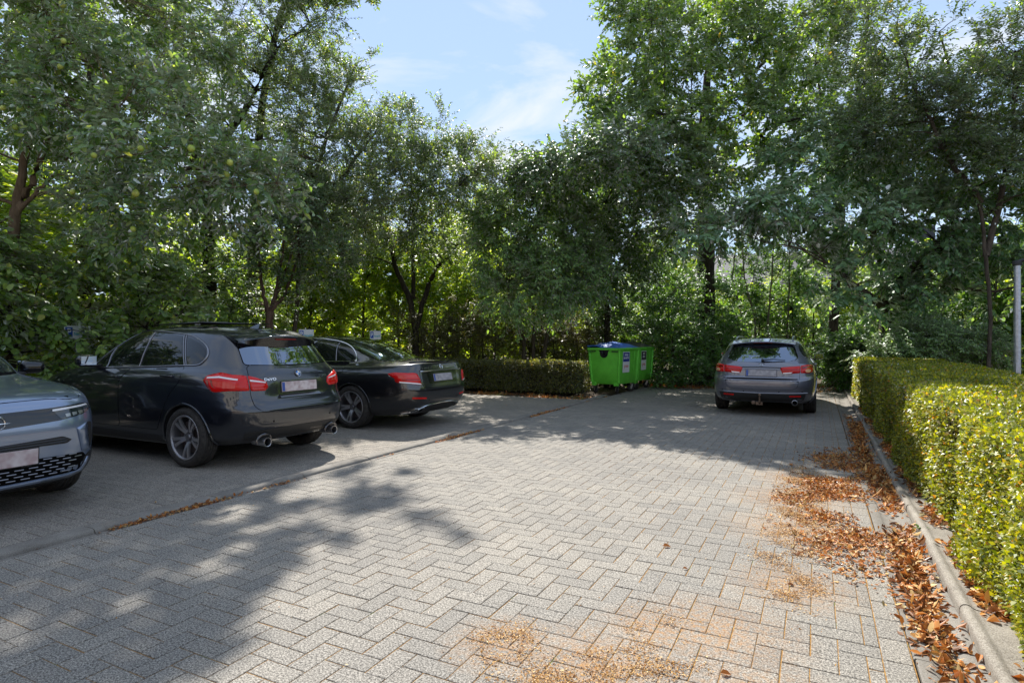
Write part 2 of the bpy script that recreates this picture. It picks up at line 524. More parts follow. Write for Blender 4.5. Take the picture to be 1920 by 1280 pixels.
gut = sheet('drainage_gutter', .375, LANE_Y0, .66, 19.6, -.03, M_SOIL)
profile_run('gutter_block', [(.382, -.05), (.382, -.002), (.388, .004), (.440, .002), (.452, -.006), (.47, -.016), (.52, -.020), (.565, -.018), (.578, -.012), (.590, -.006), (.640, .004), (.646, .001), (.646, -.05)],
            LANE_Y0, 19.6, 0.94, M_CONC_OLD, gut, .008)
kerb = sheet('kerb', .652, LANE_Y0, .93, 19.6, -.02, M_SOIL)
profile_run('kerb_stone', [(.652, -.05), (.652, .030), (.656, .046), (.666, .056), (.680, .060), (.696, .056), (.708, .046), (.722, .040), (.80, .036), (.875, .034), (.888, .028), (.89, -.05)],
            LANE_Y0, 19.6, 1.04, M_CONC, kerb, .010, .004)
edge = sheet('bay_edging', -4.855, LANE_Y0, -4.60, 14.3, -.025, M_SOIL)
profile_run('edging_block', [(-4.852, -.05), (-4.852, .016), (-4.80, .019), (-4.73, .018), (-4.712, .014), (-4.702, .004), (-4.696, -.012), (-4.69, -.05)],
            LANE_Y0, 14.3, 1.0, M_CONC_OLD, edge, .006, .0015)
profile_run('channel_block', [(-4.684, -.05), (-4.684, -.012), (-4.66, -.018), (-4.625, -.014), (-4.608, -.002), (-4.603, -.003), (-4.603, -.05)],
            LANE_Y0, 14.3, 1.0, M_CONC_OLD, edge, .006)
# ------------------------------------------------------------------ car materials
def paint(name, col, metal=0.0, rough=.35, flake=0.0):
    m = mat(name, col, rough, metal, coat=1.0, spec=.5)
    if flake:
        f = noise(m, 900, 1, .5)
        L(m, mixc(m, ramp(m, f, [(.45, (0,)), (.7, (flake,))]), col, (.8, .85, .95)), bsdf(m).inputs['Base Color'])
    bsdf(m).inputs['Coat IOR'].default_value = 1.75
    tcn = N(m, 'ShaderNodeTexCoord')
    L(m, ramp(m, noise(m, 5, 6, .7, tcn.outputs['Object']), [(.35, (.02,)), (.75, (.11,))]), bsdf(m).inputs['Coat Roughness'])
    return m
M_PAINT_NAVY = paint('paint_black_sapphire', (.008, .010, .017), .3, .3)
M_PAINT_BLACK = paint('paint_obsidian', (.009, .009, .011), .2, .3)
M_PAINT_GREY = paint('paint_graphite', (.15, .155, .19), .55, .36)
M_PAINT_BLUE = paint('paint_blue_grey', (.23, .29, .41), .7, .30)
M_GLASS_DARK = mat('tinted_glass', (.006, .008, .010), .02, ior=2.6, coat=.6)
M_GLASS_REAR = mat('coated_rear_glass', (.24, .27, .32), .02, 1.0)
M_GLASS_SIDE = mat('side_glass', (.006, .008, .008), .03, ior=1.5, coat=.2)
M_GLASS_CLEAR = mat('windscreen_glass', (.02, .028, .032), .02, spec=.8, coat=.6)
M_PLASTIC = mat('black_plastic', (.022, .021, .021), .55)
M_GLOSSBLACK = mat('gloss_black', (.006, .006, .007), .1, coat=.6)
M_SEAM = mat('panel_gap', (.003, .003, .003), .8, spec=.1)
M_CHROME = mat('chrome', (.78, .79, .80), .12, 1.0)
M_SATIN = mat('satin_aluminium', (.52, .52, .54), .32, 1.0)
M_DARKCHROME = mat('dark_satin_trim', (.30, .29, .30), .3, 1.0)
M_TYRE = mat('tyre_rubber', (.030, .028, .027), .82, spec=.25)
c = ramp(M_TYRE, noise(M_TYRE, 30, 4, .6), [(.3, (.022, .020, .019)), (.7, (.060, .054, .048))])
L(M_TYRE, c, bsdf(M_TYRE).inputs['Base Color'])
M_RIM = mat('alloy_rim', (.26, .25, .26), .36, .8, coat=.3)
M_RIM_FACE = mat('alloy_machined', (.62, .60, .62), .36, .9)
M_DISC = mat('brake_disc', (.14, .11, .10), .5, .8)
M_RED = mat('tail_lamp_red', (.60, .006, .005), .15, coat=.35, spec=.35)
M_RED_DEEP = mat('tail_lamp_dark_red', (.20, .004, .004), .15, coat=.35)
M_RED_PALE = mat('tail_lamp_pale_red', (.62, .035, .03), .15, coat=.35)
M_LAMP_WHITE = mat('lamp_clear', (.82, .80, .80), .12, coat=1.0)
M_AMBER = mat('lamp_amber', (.75, .42, .22), .15, coat=1.0)
M_PLATE = mat('plate_white', (.62, .53, .52), .45)
M_PLATE_G = mat('plate_dull', (.40, .37, .38), .45)
for m_, a_, b_ in ((M_PLATE, (.46, .34, .34), (.66, .58, .57)), (M_PLATE_G, (.30, .28, .30), (.44, .41, .42))):
    tcn = N(m_, 'ShaderNodeTexCoord')
    L(m_, ramp(m_, noise(m_, 16, 1, .4, tcn.outputs['Object']), [(.35, a_), (.65, b_)]), bsdf(m_).inputs['Base Color'])
M_PLATE_BLUE = mat('plate_blue', (.05, .10, .35), .4)
M_BADGE_BLUE = mat('badge_blue', (.03, .20, .60), .2, coat=1)
M_BADGE_WHITE = mat('badge_white', (.8, .8, .8), .2, coat=1)
M_SEAT = mat('seat_fabric', (.05, .05, .05), .9)
M_SILVERBAR = mat('roof_rail', (.55, .57, .60), .28, 1.0)

# ------------------------------------------------------------------ body loft
def pchip(xs, ys, q):
    """monotone cubic through (xs, ys)"""
    xs = np.asarray(xs, float); ys = np.asarray(ys, float)
    h = np.diff(xs); d = np.diff(ys) / h
    m = np.zeros_like(ys)
    for i in range(1, len(ys) - 1):
        if d[i - 1] * d[i] > 0:
            w1, w2 = 2 * h[i] + h[i - 1], h[i] + 2 * h[i - 1]
            m[i] = (w1 + w2) / (w1 / d[i - 1] + w2 / d[i])
    m[0], m[-1] = d[0], d[-1]
    i = np.clip(np.searchsorted(xs, q) - 1, 0, len(h) - 1)
    t = (q - xs[i]) / h[i]
    return ((1 + 2 * t) * (1 - t) ** 2 * ys[i] + t * (1 - t) ** 2 * h[i] * m[i] + t * t * (3 - 2 * t) * ys[i + 1] + t * t * (t - 1) * h[i] * m[i + 1])

def loft_body(rows, nsub=7, ncol=72):
    """rows: (xF, zF, xR, zR, yS, zS, nF, nR) from the sill up to the roof centre line.
    Each row is one plan outline of the car; its height glides from front to side to rear."""
    K = np.array(rows, float); n = len(K)
    q = np.linspace(0, n - 1, (n - 1) * nsub + 1)
    k = np.stack([pchip(np.arange(n), K[:, c], q) for c in range(8)], 1)
    grid = []
    for xF, zF, xR, zR, yS, zS, nF, nR in k:
        xc = (xF + xR) / 2
        f = np.linspace(0, 1, 700)
        th = np.pi * (f ** 1.0)
        c_, s_ = np.cos(th), np.sin(th)
        nn = np.where(c_ > 0, nF, nR)
        # finer sampling of the flats: blend parameter
        x = np.sign(c_) * np.abs(c_) ** (2 / nn); y = np.abs(s_) ** (2 / nn)
        x = xc + x * np.where(c_ > 0, xF - xc, xc - xR); y = y * max(yS, 1e-4)
        seg = np.hypot(np.diff(x), np.diff(y)); sl = np.concatenate([[0], np.cumsum(seg)])
        t = np.linspace(0, sl[-1], ncol)
        xx = np.interp(t, sl, x); yy = np.interp(t, sl, y)
        a = (xx - xc) / np.where(xx > xc, xF - xc + 1e-9, xc - xR + 1e-9)     # -1..1
        wF = np.clip(a, 0, 1) ** 3.2; wR = np.clip(-a, 0, 1) ** 3.2
        zz = zS * (1 - wF - wR) + zF * wF + zR * wR
        grid.append(np.stack([xx, yy, zz], 1))
    G = np.array(grid)                       # rows, cols, 3 (left half, y >= 0)
    G[:, 0, 1] = 0; G[:, -1, 1] = 0; G[-1, :, 1] = 0
    return G

def body_mesh(name, G):
    r, c, _ = G.shape
    bm = bmesh.new()
    idx = {}
    def vert(i, j, s):
        p = G[i, j]
        key = (i, j, s if abs(p[1]) > 1e-6 else 0)
        if key not in idx: idx[key] = bm.verts.new((p[0], p[1] * s, p[2]))
        return idx[key]
    for s in (1, -1):
        for i in range(r - 1):
            for j in range(c - 1):
                q = [vert(i, j, s), vert(i, j + 1, s), vert(i + 1, j + 1, s), vert(i + 1, j, s)]
                q2 = []
                for v in q:
                    if v not in q2: q2.append(v)
                if len(q2) >= 3:
                    try: bm.faces.new(q2 if s > 0 else q2[::-1])
                    except ValueError: pass
        low = [vert(0, j, s) for j in range(c)]
        if s == 1: L0 = low
        else: L1 = low
    ring = L0 + [v for v in L1[::-1] if v not in L0]
    bm.faces.new(ring)
    bmesh.ops.remove_doubles(bm, verts=bm.verts, dist=1e-5)
    bmesh.ops.recalc_face_normals(bm, faces=bm.faces)
    me = bpy.data.meshes.new(name); bm.to_mesh(me); bm.free()
    return me

def cut_arches(me, arches, mats_):
    """real wheel housings: boolean out a shallow drum on each side"""
    tmp = bpy.data.objects.new('tmp', me); COL.objects.link(tmp)
    for m in mats_: me.materials.append(m)
    mb = MB()
    for (x, z, r, y) in arches:
        for s in (1, -1): mb.cyl((x, s * (y - .30), z), (x, s * (y + .35), z), r, n=56)
    cut = mb.build('cutter', mats_[1], None, False)
    md = tmp.modifiers.new('b', 'BOOLEAN'); md.operation = 'DIFFERENCE'; md.object = cut; md.solver = 'EXACT'
    if hasattr(md, 'material_mode'): md.material_mode = 'TRANSFER'
    dg = bpy.context.evaluated_depsgraph_get()
    out = bpy.data.meshes.new_from_object(tmp.evaluated_get(dg))
    out.name = me.name
    bpy.data.objects.remove(tmp); cm = cut.data; bpy.data.objects.remove(cut); bpy.data.meshes.remove(cm)
    return out

def rounded(poly, r=.03, n=4):
    """round the corners of a 2D polygon; r may be a list"""
    out = []; k = len(poly)
    for i in range(k):
        p = np.array(poly[i - 1], float); c = np.array(poly[i], float); q = np.array(poly[(i + 1) % k], float)
        ri = r[i] if isinstance(r, (list, tuple)) else r
        a, b = p - c, q - c; la, lb = np.linalg.norm(a), np.linalg.norm(b)
        d = min(ri, la * .48, lb * .48)
        if d < 1e-4: out.append(tuple(c)); continue
        s, e = c + a / la * d, c + b / lb * d
        for t in np.linspace(0, 1, n + 1): out.append(tuple(s * (1 - t) ** 2 + 2 * c * t * (1 - t) + e * t * t))
    return out

def inset(poly, d):
    """shrink (d > 0) or grow (d < 0) a polygon"""
    k = len(poly); P = np.array(poly, float)
    area = sum(P[i][0] * P[(i + 1) % k][1] - P[(i + 1) % k][0] * P[i][1] for i in range(k))
    sg = 1 if area > 0 else -1
    out = []
    for i in range(k):
        a, b, c_ = P[i - 1], P[i], P[(i + 1) % k]
        e1 = (b - a) / (np.linalg.norm(b - a) + 1e-9); e2 = (c_ - b) / (np.linalg.norm(c_ - b) + 1e-9)
        n1 = np.array([-e1[1], e1[0]]) * sg; n2 = np.array([-e2[1], e2[0]]) * sg
        nn = n1 + n2; nn /= (np.linalg.norm(nn) + 1e-9)
        out.append(tuple(b + nn * d / max(.45, float(nn @ n1))))
    return out

class Shell:
    """the bare body surface, onto which panels, panes and lamps are laid"""
    def __init__(s, me):
        s.V = np.array([v.co[:] for v in me.vertices])
        s.Nv = np.array([v.normal[:] for v in me.vertices])
        s.P = [tuple(p.vertices) for p in me.polygons]
        s.bvh = BVHTree.FromPolygons([Vector(v) for v in s.V], s.P)
    def hit(s, u, v, side):
        if side in ('L', 'R'):
            sg = 1 if side == 'L' else -1
            o, d = Vector((u, sg * 3, v)), Vector((0, -sg, 0))
        elif side == 'B': o, d = Vector((-5, u, v)), Vector((1, 0, 0))
        elif side == 'F': o, d = Vector((5, u, v)), Vector((-1, 0, 0))
        else: o, d = Vector((u, v, 4)), Vector((0, 0, -1))
        h = s.bvh.ray_cast(o, d)
        if h[0] is None:
            h = s.bvh.find_nearest(o + d * 2.2)
        p, n, i, _ = h
        f = s.P[i]
        w = np.array([1 / (1e-5 + np.linalg.norm(s.V[k] - np.array(p)) ** 2) for k in f]); w /= w.sum()
        nn = sum(s.Nv[k] * wk for k, wk in zip(f, w)); nn /= np.linalg.norm(nn) + 1e-9
        return np.array(p), nn

def patch(sh, name, poly, side, m, parent, off=.003, grid=.05, thick=.006, bulge=0.0):
    """a panel with the outline poly laid on the body and standing off it by off; its rim is closed down to the body"""
    P = [tuple(p) for p in poly]
    if sum(P[i][0] * P[(i + 1) % len(P)][1] - P[(i + 1) % len(P)][0] * P[i][1] for i in range(len(P))) < 0: P = P[::-1]
    # even edge sampling
    B = []
    for i in range(len(P)):
        a, b = np.array(P[i]), np.array(P[(i + 1) % len(P)])
        k = max(1, int(np.linalg.norm(b - a) / grid))
        for t in range(k): B.append(a + (b - a) * t / k)
    nb = len(B)
    xs = [p[0] for p in B]; ys = [p[1] for p in B]
    Q = [Vector((float(p[0]), float(p[1]))) for p in B]
    def inside(x, y):
        c = False
        for i in range(nb):
            x1, y1 = B[i]; x2, y2 = B[(i + 1) % nb]
            if (y1 > y) != (y2 > y) and x < (x2 - x1) * (y - y1) / (y2 - y1) + x1: c = not c
        return c
    BA = np.array(B)
    for x in np.arange(min(xs) + grid * .5, max(xs), grid):
        for y in np.arange(min(ys) + grid * .5, max(ys), grid):
            if inside(x, y) and np.min(np.hypot(BA[:, 0] - x, BA[:, 1] - y)) > grid * .4: Q.append(Vector((x, y)))
    r = delaunay_2d_cdt(Q, [(i, (i + 1) % nb) for i in range(nb)], [list(range(nb))], 1, 1e-6)
    pts, edges, faces = r[0], r[1], r[2]
    co = []; no = []
    for p in pts:
        h, n = sh.hit(p.x, p.y, side)
        b = 0
        if bulge:
            dmin = float(np.min(np.hypot(BA[:, 0] - p.x, BA[:, 1] - p.y)))
            b = bulge * (1 - math.exp(-dmin / .02))
        co.append(h + n * (off + b)); no.append(n)
    nv = len(co)
    co2 = [c_ - n * (off + thick) for c_, n in zip(co, no)]
    outline = []
    cnt = {}
    for f in faces:
        for a, b in zip(f, list(f[1:]) + [f[0]]): cnt[(a, b)] = 1
    rim = [(a, b) for (a, b) in cnt if (b, a) not in cnt]
    used = sorted({a for e in rim for a in e}); remap = {a: nv + i for i, a in enumerate(used)}
    V = co + [co2[a] for a in used]
    # winding: outward
    F = []
    if faces:
        f = faces[0]; n = np.cross(co[f[1]] - co[f[0]], co[f[2]] - co[f[0]])
        flip = float(n @ no[f[0]]) < 0
    for f in faces: F.append(tuple(f[::-1]) if flip else tuple(f))
    for a, b in rim:
        q = (a, remap[a], remap[b], b) if not flip else (b, remap[b], remap[a], a)
        F.append(q)
    me = bpy.data.meshes.new(name)
    me.from_pydata([tuple(v) for v in V], [], F)
    o = link(name, me, parent, m)
    nf = len(faces)
    me.polygons.foreach_set('use_smooth', np.array([True] * nf + [False] * (len(F) - nf)))
    if not bulge:
        ln = []
        for p in me.polygons:
            for vi in p.vertices:
                ln.append(tuple(no[vi]) if p.index < nf else (0, 0, 0))
        me.normals_split_custom_set(ln)
    return o

def strip(sh, name, pts, side, m, parent, w=.006, off=.004, h=None):
    """a thin trim or gap line following the body along 2D points"""
    q = []
    for i in range(len(pts) - 1):
        a, b = np.array(pts[i], float), np.array(pts[i + 1], float)
        k = max(1, int(np.linalg.norm(b - a) / .04))
        for t in range(k): q.append(a + (b - a) * t / k)
    q.append(np.array(pts[-1], float))
    P = []
    for p in q:
        h_, n = sh.hit(p[0], p[1], side); P.append(h_ + n * off)
    mb = MB(); mb.tube(P, w / 2, 6)
    return mb.build(name, m, parent, True)

def smoothline(pts, n=6):
    """Catmull-Rom through pts"""
    P = np.array([pts[0]] + list(pts) + [pts[-1]], float); out = []
    for i in range(1, len(P) - 2):
        for t in np.linspace(0, 1, n, endpoint=False):
            a, b, c_, d = P[i - 1], P[i], P[i + 1], P[i + 2]
            out.append(tuple(.5 * (2 * b + (c_ - a) * t + (2 * a - 5 * b + 4 * c_ - d) * t * t + (3 * b - a - 3 * c_ + d) * t ** 3)))
    out.append(tuple(P[-2]))
    return out

# ------------------------------------------------------------------ wheels
def make_wheel(parent, x, y, r, w, rim_r, style, rot=0.0):
    """wheel > tyre, rim, spoke..., disc, hub_cap; outer face towards +-y"""
    s = 1 if y > 0 else -1
    M = Matrix.Translation((0, 0, 0)) @ Matrix.Rotation(-s * math.pi / 2, 4, 'X')   # lathe Z -> outwards
    wh = empty('wheel', (x, y, r), 0, parent)
    h = w / 2
    mb = MB()
    prof = [(rim_r - .012, -h * .78), (rim_r + .004, -h * .90), (rim_r + .03, -h), (r - .035, -h * .98), (r - .012, -h * .86), (r - .003, -h * .7)]
    tread = []
    for k, zz in enumerate(np.linspace(-.62, .62, 9)):
        g = .006 if k in (2, 4, 6) else 0
        tread.append((r - g, h * zz - .004)); tread.append((r - g, h * zz + .004))
    prof += tread + [(r - .003, h * .7), (r - .012, h * .86), (r - .035, h * .98), (rim_r + .03, h), (rim_r + .004, h * .90), (rim_r - .012, h * .78)]
    mb.lathe(prof, 56, M, True)
    mb.build('tyre', M_TYRE, wh, True, 28)
    mb = MB()
    mb.lathe([(rim_r - .004, h * .86), (rim_r + .004, h * .84), (rim_r, h * .78), (rim_r - .012, h * .74), (rim_r - .02, h * .5), (rim_r - .03, -h * .7), (rim_r - .06, -h * .72), (rim_r - .016, h * .86)][:7] + [(.05, -h * .6)], 56, M)
    mb.lathe([(rim_r - .022, h * .78), (rim_r - .016, h * .87), (rim_r - .004, h * .88), (rim_r + .003, h * .84)], 56, M)
    ri = mb.build('rim', M_RIM, wh, True, 30)
    mb = MB(); mb.lathe([(rim_r - .016, h * .85), (rim_r - .012, h * .885), (rim_r, h * .89), (rim_r + .004, h * .86)], 56, M)
    rl = mb.build('rim_lip', style['mat'], wh, True, 30)
    mb = MB(); mb.lathe([(.05, h * .12), (rim_r * .72, h * .12), (rim_r * .72, h * .02), (.05, h * .02)], 40, M, True)
    mb.build('brake_disc', M_DISC, wh, True, 30)
    # spokes
    n = style['n']
    for k in range(n):
        a = 2 * math.pi * k / n + rot
        mb = MB()
        for d in style['offs']:
            # one blade: from the hub to the rim, dished inwards at the hub
            r0, r1 = .055, rim_r - .012
            w0, w1 = style['w0'], style['w1']
            a0 = a + d * style.get('a0', .5); a1 = a + d
            z0, z1 = h * style.get('z0', .55), h * .80
            pts = []
            for t in np.linspace(0, 1, 5):
                rr_ = r0 + (r1 - r0) * t; aa = a0 + (a1 - a0) * t
                wd = w0 + (w1 - w0) * t; zz = z0 + (z1 - z0) * t + h * .10 * math.sin(math.pi * t)
                c_ = np.array([math.cos(aa) * rr_, math.sin(aa) * rr_]); tn = np.array([-math.sin(aa), math.cos(aa)])
                pts.append((c_ - tn * wd / 2, c_ + tn * wd / 2, zz))
            rings = []
            for pa, pb, zz in pts:
                rings.append([mb.bm.verts.new(M @ Vector((p[0], p[1], z_))) for p, z_ in ((pa, zz - .022), (pa, zz), (pb, zz), (pb, zz - .022))])
            for A, B in zip(rings, rings[1:]):
                for i in range(4): mb.bm.faces.new((A[i], A[(i + 1) % 4], B[(i + 1) % 4], B[i]))
            mb.bm.faces.new(rings[0][::-1]); mb.bm.faces.new(rings[-1])
        mb.build('spoke', style['mat'], wh, False)
    mb = MB(); mb.lathe([(0, h * style.get('z0', .55) + .012), (.028, h * style.get('z0', .55) + .010), (.034, h * style.get('z0', .55)), (.036, h * .3)], 24, M)
    hc = mb.build('hub_cap', style.get('cap', M_RIM), wh, True, 40)
    mb = MB()
    for k in range(5):
        a = 2 * math.pi * (k + .5) / 5 + rot
        mb.cyl(M @ Vector((math.cos(a) * .054, math.sin(a) * .054, h * .4)), M @ Vector((math.cos(a) * .054, math.sin(a) * .054, h * style.get('z0', .55) + .004)), .009, n=8)
    mb.lathe([(.036, h * .3), (.075, h * .42), (.075, h * .36), (.036, h * .2)], 24, M)
    mb.build('hub', M_RIM, wh, True, 35)
    return wh

def mirror_part(parent, x, y, z, s, body_m, glass_out=True):
    """door mirror: housing, glass facing back, foot; s = +1 left side"""
    mb = MB()
    mb.box((x + .02, s * (y + .12), z), (.15, .20, .145), Matrix.Rotation(s * -.12, 3, 'Z'), .055, 4)
    for v in mb.bm.verts:
        t = max(0, (v.co.x - x) / .10); v.co.z = z + (v.co.z - z) * (1 - .28 * t)
    hs = mb.build('door_mirror', body_m, parent)
    mb = MB()
    mb.box((x - .058, s * (y + .12), z + .002), (.008, .165, .108), Matrix.Rotation(s * -.12, 3, 'Z'), .003, 1)
    g = mb.build('mirror_glass', MIRROR, parent); g.parent = hs
    mb = MB(); mb.box((x + .02, s * (y + .0), z - .06), (.08, .12, .03), None, .01, 2)
    f = mb.build('mirror_foot', M_PLASTIC, parent); f.parent = hs
    return hs
MIRROR = mat('mirror_silver', (.75, .80, .84), .03, 1.0)

def plate(parent, M, m, w=.52, h=.115):
    mb = MB(); mb.box((0, 0, 0), (w, h, .006), None, .002, 1)
    o = mb.build('number_plate', m, None, False); o.data.transform(M); o.parent = parent
    mb = MB(); mb.box((0, 0, -.004), (w + .016, h + .016, .006), None, .002, 1)
    b = mb.build('plate_holder', M_PLASTIC, None, False); b.data.transform(M); b.parent = o
    mb = MB(); mb.box((-w / 2 + .022, 0, .0035), (.038, h - .012, .003))
    b = mb.build('plate_band', M_PLATE_BLUE, None, False); b.data.transform(M); b.parent = o
    return o

def frame(pos, right, up):
    """matrix: local x -> right, y -> up, z -> outwards"""
    r = Vector(right).normalized(); u = Vector(up).normalized(); n = r.cross(u).normalized(); u = n.cross(r)
    return Matrix(((r.x, u.x, n.x, pos[0]), (r.y, u.y, n.y, pos[1]), (r.z, u.z, n.z, pos[2]), (0, 0, 0, 1)))

def on_body(sh, u, v, side, off=.004):
    """frame of reference on the body surface: x along the panel, y up, z outwards"""
    h, n = sh.hit(u, v, side)
    n = Vector(n); up = Vector((0, 0, 1)); up = (up - n * up.dot(n)).normalized(); r = up.cross(n)
    return frame(Vector(h) + n * off, r, up)

class Car:
    def __init__(s, name, label, group, rows, wheels, paint_m, loc, heading, ncol=84, nsub=7, arch_lip=True, skirt=None):
        s.root = empty(name, loc, heading); tag(s.root, label, 'car', group)
        G = loft_body(rows, nsub, ncol)
        me = body_mesh('body', G)
        s.sh = Shell(me)
        s.p = paint_m
        me2 = cut_arches(me, wheels, [paint_m, M_PLASTIC])
        s.body = link('body', me2, s.root, [], True)
        if not me2.materials: me2.materials.append(paint_m)
        me2.set_sharp_from_angle(angle=R(32))
        for (x, z, r, y) in wheels:
            for sd in (1, -1):
                pts = []
                for a in np.linspace(-.32, math.pi + .32, 34):
                    px, pz = x + math.cos(a) * (r + .004), z + math.sin(a) * (r + .004)
                    h, n = s.sh.hit(px, max(pz, rows[0][5] + .01), 'L' if sd > 0 else 'R')
                    pts.append(h + n * .003)
                mb = MB(); mb.tube(pts, .011, 6); mb.build('arch_lip', paint_m if arch_lip is True else arch_lip, s.root)
    def patch(s, name, poly, side, m, off=.003, parent=None, **k): return patch(s.sh, name, poly, side, m, parent or s.root, off, **k)
    def both(s, name, poly, m, off=.003, **k):
        return [s.patch(name, poly, sd, m, off, **k) for sd in ('L', 'R')]
    def strip(s, name, pts, side, m, w=.006, off=.004, parent=None): return strip(s.sh, name, pts, side, m, parent or s.root, w, off)
    def panel(s, name, poly, side, m=None, gap=.005, off=.0025, **k):
        """a body panel with a dark shut line round it"""
        o = s.patch(name, poly, side, m or s.p, off, **k)
        g = s.patch('shut_line', inset(poly, -gap), side, M_SEAM, .0008, thick=.004); g.parent = o
        return o
def mirror_poly(p): return [(-a, b) for a, b in p][::-1]
# ------------------------------------------------------------------ car 1: black compact people carrier, tail to the lane
MPV_ROWS = [
 # xF    zF    xR     zR    yS    zS    nF   nR
 (1.98, .19, -2.00, .27, .800, .215, 4.5, 5.2),
 (2.10, .30, -2.12, .36, .862, .30, 4.5, 5.8),
 (2.16, .46, -2.175, .50, .892, .48, 4.4, 6.2),
 (2.165, .58, -2.18, .615, .900, .64, 4.2, 6.4),
 (2.15, .68, -2.145, .68, .901, .76, 4.0, 6.4),
 (2.10, .76, -2.115, .76, .897, .87, 3.8, 6.4),
 (2.00, .83, -2.10, .90, .885, .965, 3.6, 6.2),
 (1.80, .90, -2.075, 1.005, .862, 1.035, 3.3, 5.8),
 (1.30, 1.01, -2.03, 1.075, .828, 1.085, 3.0, 5.2),
 (.95, 1.16, -1.945, 1.19, .790, 1.20, 2.9, 4.8),
 (.62, 1.30, -1.855, 1.31, .738, 1.32, 2.9, 4.6),
 (.38, 1.40, -1.775, 1.40, .690, 1.415, 2.9, 4.4),
 (.16, 1.47, -1.66, 1.468, .635, 1.485, 2.9, 4.0),
 (-.05, 1.518, -1.45, 1.518, .55, 1.525, 2.8, 3.2),
 (-.30, 1.545, -1.15, 1.545, .30, 1.548, 2.6, 2.6),
 (-.55, 1.555, -.85, 1.555, .0, 1.557, 2.4, 2.4),
]
MPV_W = [(-1.335, .33, .358, .90), (1.335, .33, .358, .90)]
mpv = Car('people_carrier', 'black compact people carrier parked tail-out with its tilted roof hatch open', 'cars parked in the bays', MPV_ROWS, MPV_W, M_PAINT_NAVY, (-7.44, 5.02, .016), R(180.3))
# DETAILS
def lamp_lines(car, parent, polys, side, m, off):
    for p in polys:
        o = car.patch('lamp_line', p, side, m, off, grid=.03, thick=.002); o.parent = parent
c_ = mpv
DLO = [(.52, 1.045), (-.30, 1.065), (-1.10, 1.098), (-1.42, 1.108), (-1.505, 1.145), (-1.535, 1.215), (-1.49, 1.295), (-1.385, 1.362), (-1.22, 1.418), (-1.0, 1.452), (-.6, 1.480), (-.25, 1.488), (.0, 1.462), (.2, 1.37), (.36, 1.235)]
PANES = [[(.43, 1.058), (.20, 1.062), (.275, 1.25), (.325, 1.228)],
         [(.12, 1.066), (-.40, 1.080), (-.435, 1.30), (-.40, 1.470), (-.05, 1.450), (.10, 1.375), (.215, 1.27)],
         [(-.49, 1.086), (-1.225, 1.108), (-1.02, 1.428), (-.75, 1.453), (-.51, 1.465)],
         [(-1.29, 1.117), (-1.42, 1.123), (-1.485, 1.16), (-1.505, 1.22), (-1.465, 1.285), (-1.36, 1.343), (-1.12, 1.415)]]
FD = rounded([(-.162, .385), (-.158, .92), (-.318, 1.047), (.46, 1.03), (.80, .95), (.87, .75), (.86, .385)], [.05, .03, .01, .01, .12, .1, .05])
RD = rounded([(-.176, .385), (-.172, .915), (-.335, 1.047), (-1.245, 1.088), (-1.258, .945), (-1.06, .75), (-.925, .50), (-.86, .385)], [.04, .03, .01, .02, .05, .1, .1, .04])
for sd in ('L', 'R'):
    win = c_.patch('window_frame', rounded(DLO, .03), sd, M_GLOSSBLACK, .0025)
    for pn in PANES:
        g = c_.patch('side_window', rounded(pn, .02), sd, M_GLASS_SIDE, .0045, thick=.003); g.parent = win
    tr = c_.strip('window_trim', smoothline(DLO + [DLO[0]], 4), sd, M_DARKCHROME, .015, .005); tr.parent = win
    for ln in ([(-.465, 1.078), (-.475, 1.47)], [(-1.245, 1.10), (-1.045, 1.435)], [(-1.275, 1.10), (-1.085, 1.432)], [(.155, 1.055), (.245, 1.28)]):
        t2 = c_.strip('pillar_trim', ln, sd, M_DARKCHROME, .012, .006); t2.parent = win
    for nm, poly, hx, hz in (('front_door', FD, -.04, .955), ('rear_door', RD, -1.04, .985)):
        d = c_.panel(nm, poly, sd)
        h_, n_ = c_.sh.hit(hx, hz, sd); s_ = 1 if sd == 'L' else -1
        mb = MB(); mb.box((hx, h_[1] + s_ * .022, hz), (.20, .018, .024), None, .008, 2)
        for q in (-.09, .09): mb.box((hx + q, h_[1] + s_ * .008, hz), (.03, .03, .022), None, .006, 1)
        hd = mb.build('door_handle', M_PAINT_NAVY, c_.root); hd.parent = d
    c_.patch('sill_cladding', [(.93, .345), (-.93, .325), (-.93, .235), (.93, .235)], sd, M_PLASTIC, .004)
    lq = c_.patch('tail_lamp', rounded([(-1.60, .955), (-1.64, 1.005), (-1.79, 1.038), (-1.92, 1.012), (-1.985, .985), (-1.988, .85), (-1.76, .828), (-1.695, .862)], .02), sd, M_RED, .004, bulge=.012, grid=.03)
    lamp_lines(c_, lq, [[(-1.645, .955), (-1.70, .868), (-1.74, .848), (-1.70, .90), (-1.68, .955)], [(-1.70, .955), (-1.735, .895), (-1.78, .868), (-1.75, .90), (-1.73, .955)]], sd, M_RED_DEEP, .0165)
    lamp_lines(c_, lq, [[(-1.66, .985), (-1.80, .995), (-1.975, .965), (-1.975, .95), (-1.80, .978), (-1.66, .972)]], sd, M_LAMP_WHITE, .017)
    lamp_lines(c_, lq, [[(-1.85, .94), (-1.97, .935), (-1.97, .87), (-1.86, .87)]], sd, M_RED_PALE, .0163)
